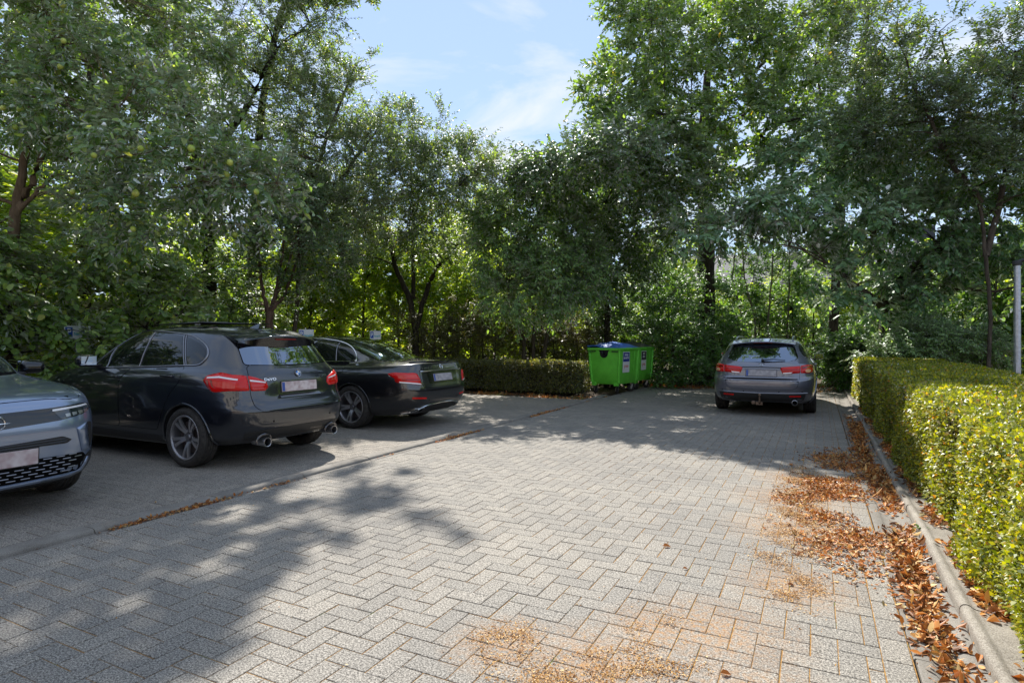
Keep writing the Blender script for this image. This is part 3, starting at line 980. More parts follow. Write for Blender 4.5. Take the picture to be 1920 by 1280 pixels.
# tail
GATE = [(.585, 1.105), (.628, 1.0), (.638, .83), (.615, .66), (.53, .608), (.2, .592), (-.2, .592), (-.53, .608), (-.615, .66), (-.638, .83), (-.628, 1.0), (-.585, 1.105), (0, 1.088)]
gate = c_.panel('tailgate', rounded(GATE, .04), 'B', grid=.045)
for s_ in (1, -1):
    f = (lambda p: p) if s_ > 0 else mirror_poly
    c_.patch('tail_lamp', f([(.645, 1.0), (.72, 1.012), (.795, 1.01), (.80, .845), (.70, .842), (.645, .842)]), 'B', M_RED, .0038, bulge=.0115, grid=.025)
    lg = c_.patch('tail_lamp', rounded(f([(.636, 1.0), (.575, .984), (.455, .935), (.435, .87), (.475, .832), (.634, .838)]), .015), 'B', M_RED, .0055, bulge=.012, grid=.03); lg.parent = gate
    lamp_lines(c_, lg, [f([(.63, .955), (.47, .925), (.47, .914), (.63, .938)])], 'B', M_LAMP_WHITE, .0185)
    lamp_lines(c_, lg, [f([(.62, .90), (.50, .895), (.50, .885), (.62, .888)]), f([(.62, .868), (.50, .865), (.50, .855), (.62, .856)])], 'B', M_RED_PALE, .018)
rec = c_.patch('plate_recess', rounded([(.36, .945), (.30, .775), (-.30, .775), (-.36, .945)], .02), 'B', M_PAINT_NAVY, .0045); rec.parent = gate
mb = MB()
a = [(-2.105, .785), (-2.155, .748), (-2.118, .735), (-2.10, .735)]
vs_ = [[mb.bm.verts.new((x, y, z)) for x, z in a] for y in (-.30, .30)]
for i in range(4): mb.bm.faces.new((vs_[0][i], vs_[0][(i + 1) % 4], vs_[1][(i + 1) % 4], vs_[1][i]))
mb.bm.faces.new(vs_[0]); mb.bm.faces.new(vs_[1])
lg_ = mb.build('grip_ledge', M_PAINT_NAVY, c_.root, False); lg_.parent = gate
M0 = on_body(c_.sh, 0, .858, 'B', .012)
plate(gate, M0, M_PLATE, .52, .11)
bz = on_body(c_.sh, 0, 1.0, 'B', .006)
mb = MB(); mb.lathe([(0, .004), (.028, .004), (.028, .006), (.041, .005), (.041, -.004)], 32, bz); em = mb.build('badge', M_GLOSSBLACK, None); em.parent = gate
mb = MB(); mb.lathe([(.038, .0045), (.0415, .0068), (.0425, .003)], 32, bz); rg = mb.build('badge_ring', M_CHROME, None); rg.parent = em
for k in range(4):
    mb = MB(); pts = [(0, 0)] + [(.0275 * math.cos(R(90 * k + 15 * i)), .0275 * math.sin(R(90 * k + 15 * i))) for i in range(7)]
    mb.prism(pts, .0042, .0062, bz); q_ = mb.build('badge_quarter', M_BADGE_WHITE if k % 2 == 0 else M_BADGE_BLUE, None, False); q_.parent = em
t_ = text_mesh('DaVO', .04, .002, 'badge_lettering', M_CHROME, gate, on_body(c_.sh, .40, .950, 'B', .006), True, .155)
t_ = text_mesh('220i', .04, .002, 'badge_lettering', M_CHROME, gate, on_body(c_.sh, -.385, .958, 'B', .006), True, .115)
rg_ = c_.panel('rear_window', rounded([(.545, 1.365), (.60, 1.115), (.3, 1.102), (-.3, 1.102), (-.60, 1.115), (-.545, 1.365), (-.3, 1.398), (.3, 1.398)], .03), 'B', M_GLASS_REAR, gap=.008, off=.004)
# roof spoiler
mb = MB()
sec = lambda t: [(-1.50, 1.503 - .05 * t * t), (-1.70, 1.470 - .06 * t * t), (-1.885 + .10 * t * t, 1.436 - .07 * t * t), (-1.90 + .10 * t * t, 1.424 - .07 * t * t), (-1.868 + .05 * t * t, 1.285 + .085 * t ** 3), (-1.75, 1.29 + .07 * t ** 3)]
ring = []
for y in np.linspace(-.585, .585, 17):
    ring.append([mb.bm.verts.new((x, y, z)) for x, z in sec(abs(y) / .585)])
for A, B in zip(ring, ring[1:]):
    for i in range(6): mb.bm.faces.new((A[i], A[(i + 1) % 6], B[(i + 1) % 6], B[i]))
mb.bm.faces.new(ring[0]); mb.bm.faces.new(ring[-1])
sp = mb.build('roof_spoiler', [M_PAINT_NAVY, M_GLOSSBLACK], c_.root, True, 30)
for p_ in sp.data.polygons:
    if p_.normal.x < -.55: p_.material_index = 1
mb = MB(); mb.box((-1.896, 0, 1.390), (.012, .30, .014), Matrix.Rotation(-.2, 3, 'Y'), .003, 1); bl = mb.build('brake_light', M_RED_DEEP, c_.root); bl.parent = sp
# lower bumper, tail pipes
c_.patch('rear_valance', rounded([(.70, .40), (.50, .42), (-.50, .42), (-.70, .40), (-.66, .30), (.66, .30)], .03), 'B', M_PLASTIC, .004)
for s_ in (1, -1):
    mb = MB(); mb.lathe([(.036, -.20), (.046, -.20), (.050, .0), (.049, .006), (.043, .004), (.040, -.02), (.036, -.16)], 28, Matrix.Translation((-2.165, s_ * .50, .285)) @ Matrix.Rotation(-math.pi / 2, 4, 'Y'), True)
    tp = mb.build('tail_pipe', M_SATIN, c_.root)
    mb = MB(); mb.lathe([(0, -.05), (.041, -.05)], 20, Matrix.Translation((-2.165, s_ * .50, .285)) @ Matrix.Rotation(-math.pi / 2, 4, 'Y')); tb = mb.build('pipe_bore', M_SEAM, c_.root); tb.parent = tp
    mb = MB(); mb.tube([(-2.14 + .03 * abs(math.cos(a)), s_ * .50 + math.cos(a) * .095, .285 + math.sin(a) * .085) for a in np.linspace(-.2, math.pi + .2, 14)], .012, 6); mb.build('pipe_surround', M_PAINT_NAVY, c_.root)
    c_.patch('parking_sensor', [(s_ * .42 + .011 * math.cos(k), .50 + .011 * math.sin(k)) for k in np.linspace(0, 6.28, 11)[:-1]], 'B', M_SEAM, .0015, thick=.002)
# roof hatch tilted open, aerial
mb = MB(); mb.box((-.66, 0, 1.580), (.84, .96, .016), Matrix.Rotation(.022, 3, 'Y'), .006, 2)
for q in (-.42, .42): mb.box((-.92, q, 1.568), (.10, .02, .03))
mb.build('roof_hatch', M_GLOSSBLACK, c_.root)
c_.patch('roof_glass', rounded([(.05, -.47), (-1.25, -.47), (-1.25, .47), (.05, .47)], .06), 'T', M_GLASS_DARK, .003, grid=.08)
mb = MB()
fin = [[mb.bm.verts.new(p) for p in ((-1.30 - .16 * t, s_ * .026 * (1 - t), 1.528 + .058 * t), (-1.47, s_ * .03 * (1 - t * .8), 1.518 + .066 * t))] for t in (0, .5, 1) for s_ in (1, -1)]
for i in range(2):
    for k in range(2):
        A, B = fin[2 * i + k], fin[2 * i + 2 + k]
        mb.bm.faces.new((A[0], A[1], B[1], B[0]))
    mb.bm.faces.new((fin[2 * i][1], fin[2 * i + 1][1], fin[2 * i + 3][1], fin[2 * i + 2][1]))
bmesh.ops.remove_doubles(mb.bm, verts=mb.bm.verts, dist=.001)
mb.build('roof_aerial', M_PAINT_NAVY, c_.root)
# front (mostly hidden)
c_.patch('windscreen', rounded([(-.62, 1.08), (-.50, 1.40), (0, 1.46), (.50, 1.40), (.62, 1.08), (0, 1.05)], .05), 'F', M_GLASS_DARK, .004)
for s_ in (1, -1):
    f = (lambda p: p) if s_ > 0 else mirror_poly
    c_.patch('headlamp', rounded(f([(.38, .70), (.74, .78), (.78, .72), (.70, .63), (.42, .62)]), .02), 'F', M_LAMP_WHITE, .004)
    c_.patch('grille', rounded(f([(.03, .56), (.03, .71), (.30, .70), (.33, .66), (.28, .56)]), .03), 'F', M_GLOSSBLACK, .004)
c_.patch('lower_grille', rounded([(-.60, .42), (-.5, .28), (.5, .28), (.60, .42)], .03), 'F', M_PLASTIC, .004)
for s_ in (1, -1): mirror_part(c_.root, .34, .86 if s_ > 0 else .86, 1.135, s_, M_PAINT_NAVY)
MPV_STYLE = dict(n=5, offs=(-.19, .19), w0=.030, w1=.034, a0=.75, z0=.42, mat=M_RIM_FACE, cap=M_RIM)
for x, y in ((-1.335, .79), (-1.335, -.79), (1.335, .79), (1.335, -.79)):
    make_wheel(c_.root, x, y, .328, .215, .240, MPV_STYLE, .35 if x < 0 else .9)
# ------------------------------------------------------------------ car 3: grey estate at the end of the lane
EST_ROWS = [
 (2.05, .18, -2.25, .25, .82, .20, 4.2, 5.4),
 (2.20, .30, -2.37, .33, .88, .30, 4.2, 6.0),
 (2.28, .46, -2.41, .43, .91, .46, 4.2, 6.2),
 (2.30, .58, -2.43, .56, .92, .62, 4.0, 6.4),
 (2.27, .66, -2.425, .655, .92, .74, 3.8, 6.2),
 (2.20, .74, -2.380, .70, .915, .82, 3.6, 6.0),
 (2.05, .80, -2.355, .85, .90, .90, 3.4, 5.8),
 (1.80, .87, -2.33, .950, .875, .965, 3.2, 5.4),
 (1.25, 1.00, -2.28, 1.00, .845, 1.00, 3.0, 5.0),
 (.95, 1.12, -2.15, 1.11, .79, 1.11, 2.9, 4.8),
 (.62, 1.25, -1.99, 1.23, .725, 1.235, 2.9, 4.6),
 (.38, 1.34, -1.86, 1.32, .675, 1.325, 2.9, 4.4),
 (.18, 1.395, -1.74, 1.375, .615, 1.385, 2.9, 4.0),
 (-.05, 1.425, -1.55, 1.412, .50, 1.42, 2.8, 3.2),
 (-.30, 1.438, -1.20, 1.434, .28, 1.438, 2.6, 2.6),
 (-.50, 1.443, -.90, 1.442, .0, 1.444, 2.4, 2.4),
]
EST_W = [(-1.352, .325, .352, .92), (1.352, .325, .352, .92)]
estate = Car('estate_car', 'grey estate car with roof rails parked at the far end of the lane', 'cars in the car park', EST_ROWS, EST_W, M_PAINT_GREY, (-.94, 14.25, 0), R(90.5))
# DETAILS
c_ = estate
EDLO = [(.78, 1.01), (-.30, 1.035), (-1.40, 1.065), (-1.88, 1.085), (-1.93, 1.11), (-1.86, 1.20), (-1.72, 1.29), (-1.45, 1.345), (-.9, 1.375), (-.3, 1.378), (.05, 1.36), (.35, 1.27), (.62, 1.14)]
for sd in ('L', 'R'):
    win = c_.patch('window_frame', rounded(EDLO, .03), sd, M_GLOSSBLACK, .0025)
    for pn in ([(.60, 1.03), (-.25, 1.05), (-.20, 1.362), (.04, 1.345), (.33, 1.25)], [(-.33, 1.052), (-1.16, 1.078), (-1.08, 1.352), (-.7, 1.362), (-.28, 1.364)], [(-1.22, 1.082), (-1.86, 1.102), (-1.83, 1.19), (-1.70, 1.275), (-1.44, 1.33), (-1.14, 1.348)]):
        g = c_.patch('side_window', rounded(pn, .02), sd, M_GLASS_SIDE, .0045, thick=.003); g.parent = win
    tr = c_.strip('window_trim', [(.78, 1.005), (-.30, 1.028), (-1.40, 1.058), (-1.90, 1.080)], sd, M_DARKCHROME, .016, .005); tr.parent = win
    for nm, poly, hx, hz in (('front_door', rounded([(-.28, .36), (-.27, .90), (-.29, 1.015), (.76, .995), (.98, .90), (1.0, .62), (.96, .36)], .04), -.12, .90), ('rear_door', rounded([(-.295, .36), (-.285, .90), (-.305, 1.015), (-1.18, 1.04), (-1.22, .92), (-1.05, .72), (-.95, .52), (-.90, .36)], .04), -1.02, .92)):
        d = c_.panel(nm, poly, sd)
        h_, n_ = c_.sh.hit(hx, hz, sd); s_ = 1 if sd == 'L' else -1
        mb = MB(); mb.box((hx, h_[1] + s_ * .022, hz), (.20, .018, .026), None, .008, 2)
        for q in (-.09, .09): mb.box((hx + q, h_[1] + s_ * .008, hz), (.03, .03, .022), None, .006, 1)
        hd = mb.build('door_handle', M_PAINT_GREY, c_.root); hd.parent = d
EG = [(.60, 1.02), (.645, .93), (.635, .72), (.60, .545), (.52, .505), (0, .488), (-.52, .505), (-.60, .545), (-.635, .72), (-.645, .93), (-.60, 1.02), (0, .975)]
gate = c_.panel('tailgate', rounded(EG, .03), 'B', grid=.045)
for s_ in (1, -1):
    f = (lambda p: p) if s_ > 0 else mirror_poly
    lg = c_.patch('tail_lamp', rounded(f([(.645, .928), (.335, .90), (.318, .872), (.368, .775), (.645, .80)]), .012), 'B', M_RED, .0055, bulge=.010, grid=.03); lg.parent = gate
    o = c_.patch('reversing_lamp', f([(.52, .815), (.37, .800), (.372, .780), (.50, .792)]), 'B', M_LAMP_WHITE, .0165, grid=.03, thick=.002); o.parent = lg
    o = c_.patch('lamp_line', f([(.63, .868), (.36, .850), (.36, .843), (.63, .860)]), 'B', M_RED_DEEP, .0165, grid=.03, thick=.002); o.parent = lg
    lq = c_.patch('tail_lamp', rounded(f([(.655, .80), (.655, .932), (.78, .952), (.845, .94), (.855, .815), (.79, .795)]), .015), 'B', M_RED, .0045, bulge=.012, grid=.03)
    o = c_.patch('indicator', [(f([(.765, 0)])[0][0] + .045 * math.cos(k), .838 + .028 * math.sin(k)) for k in np.linspace(0, 6.28, 15)[:-1]], 'B', M_AMBER, .018, grid=.03, thick=.002); o.parent = lq
    o = c_.patch('lamp_line', f([(.845, .925), (.67, .910), (.67, .88), (.845, .895)]), 'B', M_RED_DEEP, .0175, grid=.03, thick=.002); o.parent = lq
    c_.patch('reflector', rounded(f([(.47, .395), (.655, .400), (.655, .375), (.47, .370)]), .006), 'B', M_RED, .010)
    c_.patch('parking_sensor', [(s_ * .30 + .011 * math.cos(k), .455 + .011 * math.sin(k)) for k in np.linspace(0, 6.28, 11)[:-1]], 'B', M_SEAM, .0015, thick=.002)
    c_.patch('parking_sensor', [(s_ * .68 + .011 * math.cos(k), .465 + .011 * math.sin(k)) for k in np.linspace(0, 6.28, 11)[:-1]], 'B', M_SEAM, .0015, thick=.002)
    mb = MB(); P = [c_.sh.hit(x, s_ * .515, 'T')[0] for x in np.linspace(-1.55, .35, 9)]
    Q = [p + np.array([0, 0, .050 if 0 < i < 8 else .0]) for i, p in enumerate(P)]
    Q[1] = (P[0] * .55 + P[1] * .45) + np.array([0, 0, .046]); Q[7] = (P[8] * .55 + P[7] * .45) + np.array([0, 0, .046])
    mb.tube(Q, .019, 8); mb.build('roof_rail', M_SILVERBAR, c_.root)
    mirror_part(c_.root, .58, .86, 1.04, s_, M_PAINT_GREY)
    c_.patch('headlamp', rounded(f([(.48, .64), (.52, .72), (.78, .78), (.84, .74), (.76, .66)]), .03), 'F', M_LAMP_WHITE, .004)
rec = c_.patch('plate_recess', rounded([(.34, .885), (.29, .72), (-.29, .72), (-.34, .885)], .02), 'B', M_PAINT_GREY, .0045); rec.parent = gate
o = c_.strip('plate_garnish', [(.335, .892), (0, .897), (-.335, .892)], 'B', M_GLOSSBLACK, .018, .008); o.parent = gate
plate(gate, on_body(c_.sh, 0, .79, 'B', .012), M_PLATE_G, .52, .115)
sm = on_body(c_.sh, 0, .938, 'B', .006)
mb = MB()
for a, b in (((-.022, -.018), (-.017, .018)), ((.022, -.018), (.017, .018)), ((-.018, 0), (.018, 0))): mb.tube([sm @ Vector((a[0], a[1], .003)), sm @ Vector((b[0], b[1], .003))], .0042, 6)
mb.lathe([(.030, 0), (.033, .003), (.036, 0), (.033, -.002)], 24, sm @ Matrix.Diagonal((1, .82, 1, 1)), True)
em = mb.build('badge', M_CHROME, None); em.parent = gate
rw = c_.panel('rear_window', rounded([(.535, 1.285), (.61, 1.06), (.45, .995), (0, .985), (-.45, .995), (-.61, 1.06), (-.535, 1.285), (0, 1.315)], .04), 'B', M_GLASS_REAR, gap=.010, off=.004)
a_, n_ = c_.sh.hit(-.02, 1.005, 'B'); b_, n2 = c_.sh.hit(-.40, 1.015, 'B')
mb = MB(); mb.tube([a_ + n_ * .03, (a_ + b_) / 2 + n_ * .045, b_ + n2 * .02], [.022, .014, .007], 8, True, .6); mb.cyl(a_ - n_ * .0, a_ + n_ * .04, .024, n=12)
wi = mb.build('rear_wiper', M_PLASTIC, c_.root); wi.parent = rw
mb = MB()
sec = lambda t: [(-1.45, 1.425 - .03 * t * t), (-1.75, 1.392 - .045 * t * t), (-1.955 + .10 * t * t, 1.372 - .05 * t * t), (-1.96 + .10 * t * t, 1.358 - .05 * t * t), (-1.86 + .03 * t * t, 1.318 - .01 * t * t), (-1.75, 1.34 - .02 * t * t)]
ring = []
for y in np.linspace(-.56, .56, 15): ring.append([mb.bm.verts.new((x, y, z)) for x, z in sec(abs(y) / .56)])
for A, B in zip(ring, ring[1:]):
    for i in range(6): mb.bm.faces.new((A[i], A[(i + 1) % 6], B[(i + 1) % 6], B[i]))
mb.bm.faces.new(ring[0]); mb.bm.faces.new(ring[-1])
sp = mb.build('roof_spoiler', M_PAINT_GREY, c_.root, True, 40)
mb = MB(); mb.box((-1.925, 0, 1.342), (.01, .34, .012), Matrix.Rotation(.8, 3, 'Y'), .002, 1); bl = mb.build('brake_light', M_RED_DEEP, c_.root); bl.parent = sp
c_.patch('rear_valance', rounded([(.74, .425), (.5, .415), (0, .408), (-.5, .415), (-.74, .425), (-.70, .30), (-.5, .275), (.5, .275), (.70, .30)], .03), 'B', M_PLASTIC, .006)
c_.strip('bumper_crease', [(.76, .445), (.4, .432), (0, .425), (-.4, .432), (-.76, .445)], 'B', M_PAINT_GREY, .022, .004)
mb = MB(); mb.lathe([(.036, -.2), (.046, -.2), (.050, 0), (.044, .002), (.038, -.03)], 24, Matrix.Translation((-2.37, -.56, .265)) @ Matrix.Rotation(-math.pi / 2, 4, 'Y'), True)
tp = mb.build('tail_pipe', M_SATIN, c_.root)
mb = MB(); mb.lathe([(0, -.05), (.042, -.05)], 20, Matrix.Translation((-2.37, -.56, .265)) @ Matrix.Rotation(-math.pi / 2, 4, 'Y')); tb = mb.build('pipe_bore', M_SEAM, c_.root); tb.parent = tp
M_TOW = mat('tow_steel', (.20, .14, .10), .5, .7)
mb = MB(); mb.tube([(-2.25, .02, .24), (-2.40, .02, .235), (-2.46, .02, .27), (-2.465, .02, .37)], [.02, .02, .018, .015], 8)
mb.lathe([(0, -.028), (.018, -.02), (.027, 0), (.018, .02), (0, .028)], 14, Matrix.Translation((-2.465, .02, .395)))
mb.box((-2.40, .03, .235), (.03, .12, .06), None, .005, 1); mb.box((-2.41, .13, .245), (.03, .07, .06), None, .01, 1)
mb.build('tow_bar', M_TOW, c_.root)
c_.patch('windscreen', rounded([(-.60, 1.04), (-.50, 1.31), (0, 1.36), (.50, 1.31), (.60, 1.04), (0, 1.01)], .05), 'F', M_GLASS_DARK, .004)
c_.patch('grille', rounded([(-.36, .68), (-.30, .53), (.30, .53), (.36, .68)], .03), 'F', M_GLOSSBLACK, .004)
EST_STYLE = dict(n=7, offs=(0,), w0=.03, w1=.042, a0=1, z0=.5, mat=M_RIM_FACE, cap=M_RIM)
for x, y in ((-1.352, .80), (-1.352, -.80), (1.352, .80), (1.352, -.80)):
    make_wheel(c_.root, x, y, .324, .225, .225, EST_STYLE, .2)
# ------------------------------------------------------------------ car 2: black saloon
SAL_ROWS = [
 (2.20, .18, -2.42, .24, .82, .20, 4.2, 5.4),
 (2.36, .32, -2.54, .34, .885, .30, 4.2, 6.2),
 (2.42, .46, -2.60, .46, .915, .48, 4.2, 6.8),
 (2.43, .58, -2.615, .60, .926, .62, 4.0, 7.2),
 (2.40, .66, -2.595, .71, .925, .72, 3.8, 7.4),
 (2.33, .73, -2.565, .84, .915, .82, 3.6, 7.6),
 (2.18, .79, -2.545, .945, .897, .89, 3.4, 7.2),
 (1.95, .85, -2.525, 1.015, .872, .94, 3.2, 6.6),
 (1.45, .95, -2.40, 1.040, .848, .968, 3.0, 4.2),
 (1.18, 1.01, -2.05, 1.070, .815, .992, 2.8, 3.0),
 (.92, 1.13, -1.62, 1.195, .765, 1.10, 2.8, 2.9),
 (.65, 1.26, -1.26, 1.308, .700, 1.235, 2.8, 2.9),
 (.46, 1.345, -.96, 1.385, .640, 1.335, 2.8, 2.8),
 (.28, 1.405, -.68, 1.43, .555, 1.402, 2.8, 2.8),
 (.06, 1.442, -.42, 1.453, .36, 1.445, 2.6, 2.6),
 (-.12, 1.458, -.25, 1.462, .0, 1.463, 2.4, 2.4),
]
SAL_W = [(-1.47, .335, .366, .925), (1.47, .335, .366, .925)]
saloon = Car('saloon_car', 'black executive saloon with tinted glass parked beyond the black people carrier', 'cars parked in the bays', SAL_ROWS, SAL_W, M_PAINT_BLACK, (-7.96, 8.07, .016), R(180.0))
# DETAILS
c_ = saloon
SDLO = [(.84, 1.005), (-.20, 1.022), (-1.30, 1.038), (-1.375, 1.048), (-1.385, 1.075), (-1.30, 1.165), (-1.12, 1.272), (-.86, 1.352), (-.5, 1.398), (-.1, 1.412), (.2, 1.385), (.48, 1.285), (.70, 1.14)]
SPANES = [[(.70, 1.022), (-.16, 1.036), (-.10, 1.395), (.18, 1.368), (.45, 1.27), (.66, 1.12)],
          [(-.24, 1.038), (-1.02, 1.050), (-.86, 1.338), (-.5, 1.382), (-.18, 1.395)],
          [(-1.06, 1.052), (-1.355, 1.058), (-1.285, 1.155), (-1.12, 1.255), (-.90, 1.328)]]
SFD = rounded([(-.21, .36), (-.20, .90), (-.22, 1.008), (.82, .990), (1.02, .90), (1.03, .62), (.98, .36)], [.05, .03, .01, .01, .1, .1, .06])
SRD = rounded([(-.225, .36), (-.215, .90), (-.235, 1.008), (-1.30, 1.022), (-1.32, .92), (-1.13, .74), (-1.02, .52), (-.98, .36)], [.05, .03, .01, .02, .05, .1, .1, .05])
for sd in ('L', 'R'):
    win = c_.patch('window_frame', rounded(SDLO, .03), sd, M_GLOSSBLACK, .0025)
    for pn in SPANES:
        g = c_.patch('side_window', rounded(pn, .02), sd, M_GLASS_SIDE, .0045, thick=.003); g.parent = win
    tr = c_.strip('window_trim', smoothline(SDLO + [SDLO[0]], 4), sd, M_CHROME, .020, .005); tr.parent = win
    tr = c_.strip('pillar_trim', [(-1.04, 1.045), (-.88, 1.338)], sd, M_DARKCHROME, .014, .006); tr.parent = win
    for nm, poly, hx, hz in (('front_door', SFD, -.05, .86), ('rear_door', SRD, -1.12, .88)):
        d = c_.panel(nm, poly, sd)
        h_, n_ = c_.sh.hit(hx, hz, sd); s_ = 1 if sd == 'L' else -1
        mb = MB(); mb.box((hx, h_[1] + s_ * .022, hz), (.22, .018, .026), None, .008, 2)
        for q in (-.10, .10): mb.box((hx + q, h_[1] + s_ * .008, hz), (.03, .03, .022), None, .006, 1)
        hd = mb.build('door_handle', M_PAINT_BLACK, c_.root); hd.parent = d
        mb = MB(); mb.box((hx, h_[1] + s_ * .0325, hz + .004), (.20, .003, .005)); hb = mb.build('handle_trim', M_CHROME, c_.root, False); hb.parent = hd
    lq = c_.patch('tail_lamp', rounded([(-2.16, .872), (-2.28, .893), (-2.475, .884), (-2.475, .725), (-2.37, .752)], .02), sd, M_RED, .004, bulge=.010, grid=.03)
    o = c_.patch('lamp_line', [(-2.30, .865), (-2.47, .855), (-2.47, .80), (-2.36, .80)], sd, M_RED_PALE, .0145, grid=.03, thick=.002); o.parent = lq
    c_.patch('sill_cladding', [(1.02, .30), (-1.05, .28), (-1.05, .215), (1.02, .215)], sd, M_GLOSSBLACK, .004)
SG = [(.585, .905), (.575, .80), (.545, .665), (.45, .612), (.2, .598), (-.2, .598), (-.45, .612), (-.545, .665), (-.575, .80), (-.585, .905), (-.4, .985), (0, 1.0), (.4, .985)]
gate = c_.panel('boot_lid', rounded(SG, .03), 'B', grid=.045)
for s_ in (1, -1):
    f = (lambda p: p) if s_ > 0 else mirror_poly
    lg = c_.patch('tail_lamp', rounded(f([(.86, .878), (.70, .886), (.635, .872), (.60, .80), (.578, .695), (.70, .712), (.86, .742)]), .015), 'B', M_RED, .0055, bulge=.010, grid=.03)
    for pl, m_ in (([(.84, .756), (.60, .716), (.598, .700), (.84, .738)], M_LAMP_WHITE), ([(.80, .86), (.66, .858), (.63, .80), (.79, .81)], M_RED_PALE), ([(.82, .79), (.62, .775), (.618, .765), (.82, .778)], M_RED_DEEP)):
        o = c_.patch('lamp_line', f(pl), 'B', m_, .0165, grid=.03, thick=.002); o.parent = lg
    c_.patch('reflector', rounded(f([(.47, .500), (.73, .520), (.73, .492), (.47, .474)]), .006), 'B', M_RED, .004)
    ex = c_.patch('exhaust_trim', rounded(f([(.42, .345), (.62, .335), (.66, .272), (.46, .268)]), .02), 'B', M_CHROME, .012, thick=.02)
    o = c_.patch('exhaust_opening', rounded(f([(.445, .330), (.605, .322), (.64, .284), (.47, .281)]), .015), 'B', M_SEAM, .0135, thick=.004); o.parent = ex
    c_.patch('parking_sensor', [(s_ * .40 + .011 * math.cos(k), .455 + .011 * math.sin(k)) for k in np.linspace(0, 6.28, 11)[:-1]], 'B', M_SEAM, .0015, thick=.002)
cb = c_.strip('chrome_bar', [(.565, .898), (.3, .905), (0, .907), (-.3, .905), (-.565, .898)], 'B', M_CHROME, .022, .006); cb.parent = gate
rec = c_.patch('plate_recess', rounded([(.42, .888), (.38, .70), (-.38, .70), (-.42, .888)], .03), 'B', M_GLOSSBLACK, .0045); rec.parent = gate
plate(gate, on_body(c_.sh, 0, .79, 'B', .012), M_PLATE_G)
sm = on_body(c_.sh, 0, .955, 'B', .008)
mb = MB(); mb.lathe([(.036, 0), (.040, .004), (.044, 0), (.040, -.003)], 28, sm, True)
for k in range(3):
    a = math.pi / 2 + k * 2.0944
    mb.tube([sm @ Vector((0, 0, .003)), sm @ Vector((.038 * math.cos(a), .038 * math.sin(a), .001))], [.006, .0015], 6)
em = mb.build('badge', M_CHROME, None); em.parent = gate
text_mesh('E 220 d', .036, .002, 'badge_lettering', M_CHROME, gate, on_body(c_.sh, .43, .945, 'B', .006), True, .17)
c_.panel('rear_window', rounded([(-.86, .50), (-1.80, .57), (-1.98, .48), (-2.03, 0), (-1.98, -.48), (-1.80, -.57), (-.86, -.50), (-.80, 0)], .05), 'T', M_GLASS_REAR, gap=.010, off=.004, grid=.06)
mb = MB()
P = [c_.sh.hit(-2.485 + .10 * abs(y / .62) ** 3, y, 'T')[0] + np.array([0, 0, .012]) for y in np.linspace(-.62, .62, 17)]
mb.tube(P, .018, 8, True, .7); mb.build('boot_spoiler', M_GLOSSBLACK, c_.root)
c_.strip('diffuser_trim', smoothline([(.70, .262), (.62, .285), (.50, .345), (.36, .378), (0, .392), (-.36, .378), (-.50, .345), (-.62, .285), (-.70, .262)]), 'B', M_CHROME, .020, .010)
c_.patch('rear_valance', rounded([(.46, .335), (.36, .365), (0, .38), (-.36, .365), (-.46, .335), (-.44, .26), (.44, .26)], .02), 'B', M_PLASTIC, .005)
c_.patch('roof_glass', rounded([(.10, -.40), (-.55, -.40), (-.55, .40), (.10, .40)], .05), 'T', M_GLASS_DARK, .003, grid=.08)
c_.patch('windscreen', rounded([(-.60, 1.06), (-.50, 1.32), (0, 1.37), (.50, 1.32), (.60, 1.06), (0, 1.03)], .05), 'F', M_GLASS_DARK, .004)
for s_ in (1, -1):
    f = (lambda p: p) if s_ > 0 else mirror_poly
    c_.patch('headlamp', rounded(f([(.50, .62), (.50, .70), (.70, .76), (.82, .74), (.78, .64)]), .03), 'F', M_LAMP_WHITE, .004)
    mirror_part(c_.root, .62, .855, 1.065, s_, M_PAINT_BLACK)
c_.patch('grille', rounded([(-.42, .68), (-.36, .45), (.36, .45), (.42, .68), (0, .71)], .04), 'F', M_GLOSSBLACK, .004)
SAL_STYLE = dict(n=5, offs=(-.15, .15), w0=.032, w1=.036, a0=.9, z0=.5, mat=M_RIM_FACE, cap=M_RIM)
for x, y in ((-1.47, .805), (-1.47, -.805), (1.47, .805), (1.47, -.805)):
    make_wheel(c_.root, x, y, .338, .245, .247, SAL_STYLE, .1 if x < 0 else .7)
# ------------------------------------------------------------------ car 4: blue-grey crossover, nose to the lane
SUV_ROWS = [
 (1.96, .21, -1.90, .26, .80, .22, 4.8, 4.0),
 (2.09, .28, -1.98, .36, .86, .32, 5.2, 4.0),
 (2.125, .38, -2.00, .50, .885, .46, 5.4, 4.0),
 (2.135, .52, -2.01, .62, .893, .62, 5.4, 4.0),
 (2.14, .66, -2.00, .76, .893, .76, 5.4, 4.0),
 (2.125, .78, -1.97, .88, .885, .88, 5.2, 4.0),
 (2.10, .875, -1.95, .97, .870, .950, 4.9, 4.0),
 (2.03, .935, -1.93, 1.03, .852, .99, 4.5, 4.0),
 (1.75, .985, -1.90, 1.06, .832, 1.025, 3.8, 4.0),
 (1.12, 1.065, -1.85, 1.10, .805, 1.075, 4.2, 3.8),
 (.85, 1.20, -1.75, 1.20, .765, 1.20, 4.6, 3.6),
 (.52, 1.34, -1.62, 1.34, .705, 1.335, 4.6, 3.4),
 (.30, 1.43, -1.50, 1.42, .650, 1.43, 4.6, 3.2),
 (.10, 1.485, -1.35, 1.47, .565, 1.485, 3.8, 3.0),
 (-.15, 1.515, -1.10, 1.505, .34, 1.515, 2.6, 2.6),
 (-.40, 1.525, -.80, 1.522, .0, 1.527, 2.4, 2.4),
]
SUV_W = [(-1.28, .335, .365, .89), (1.28, .335, .365, .89)]
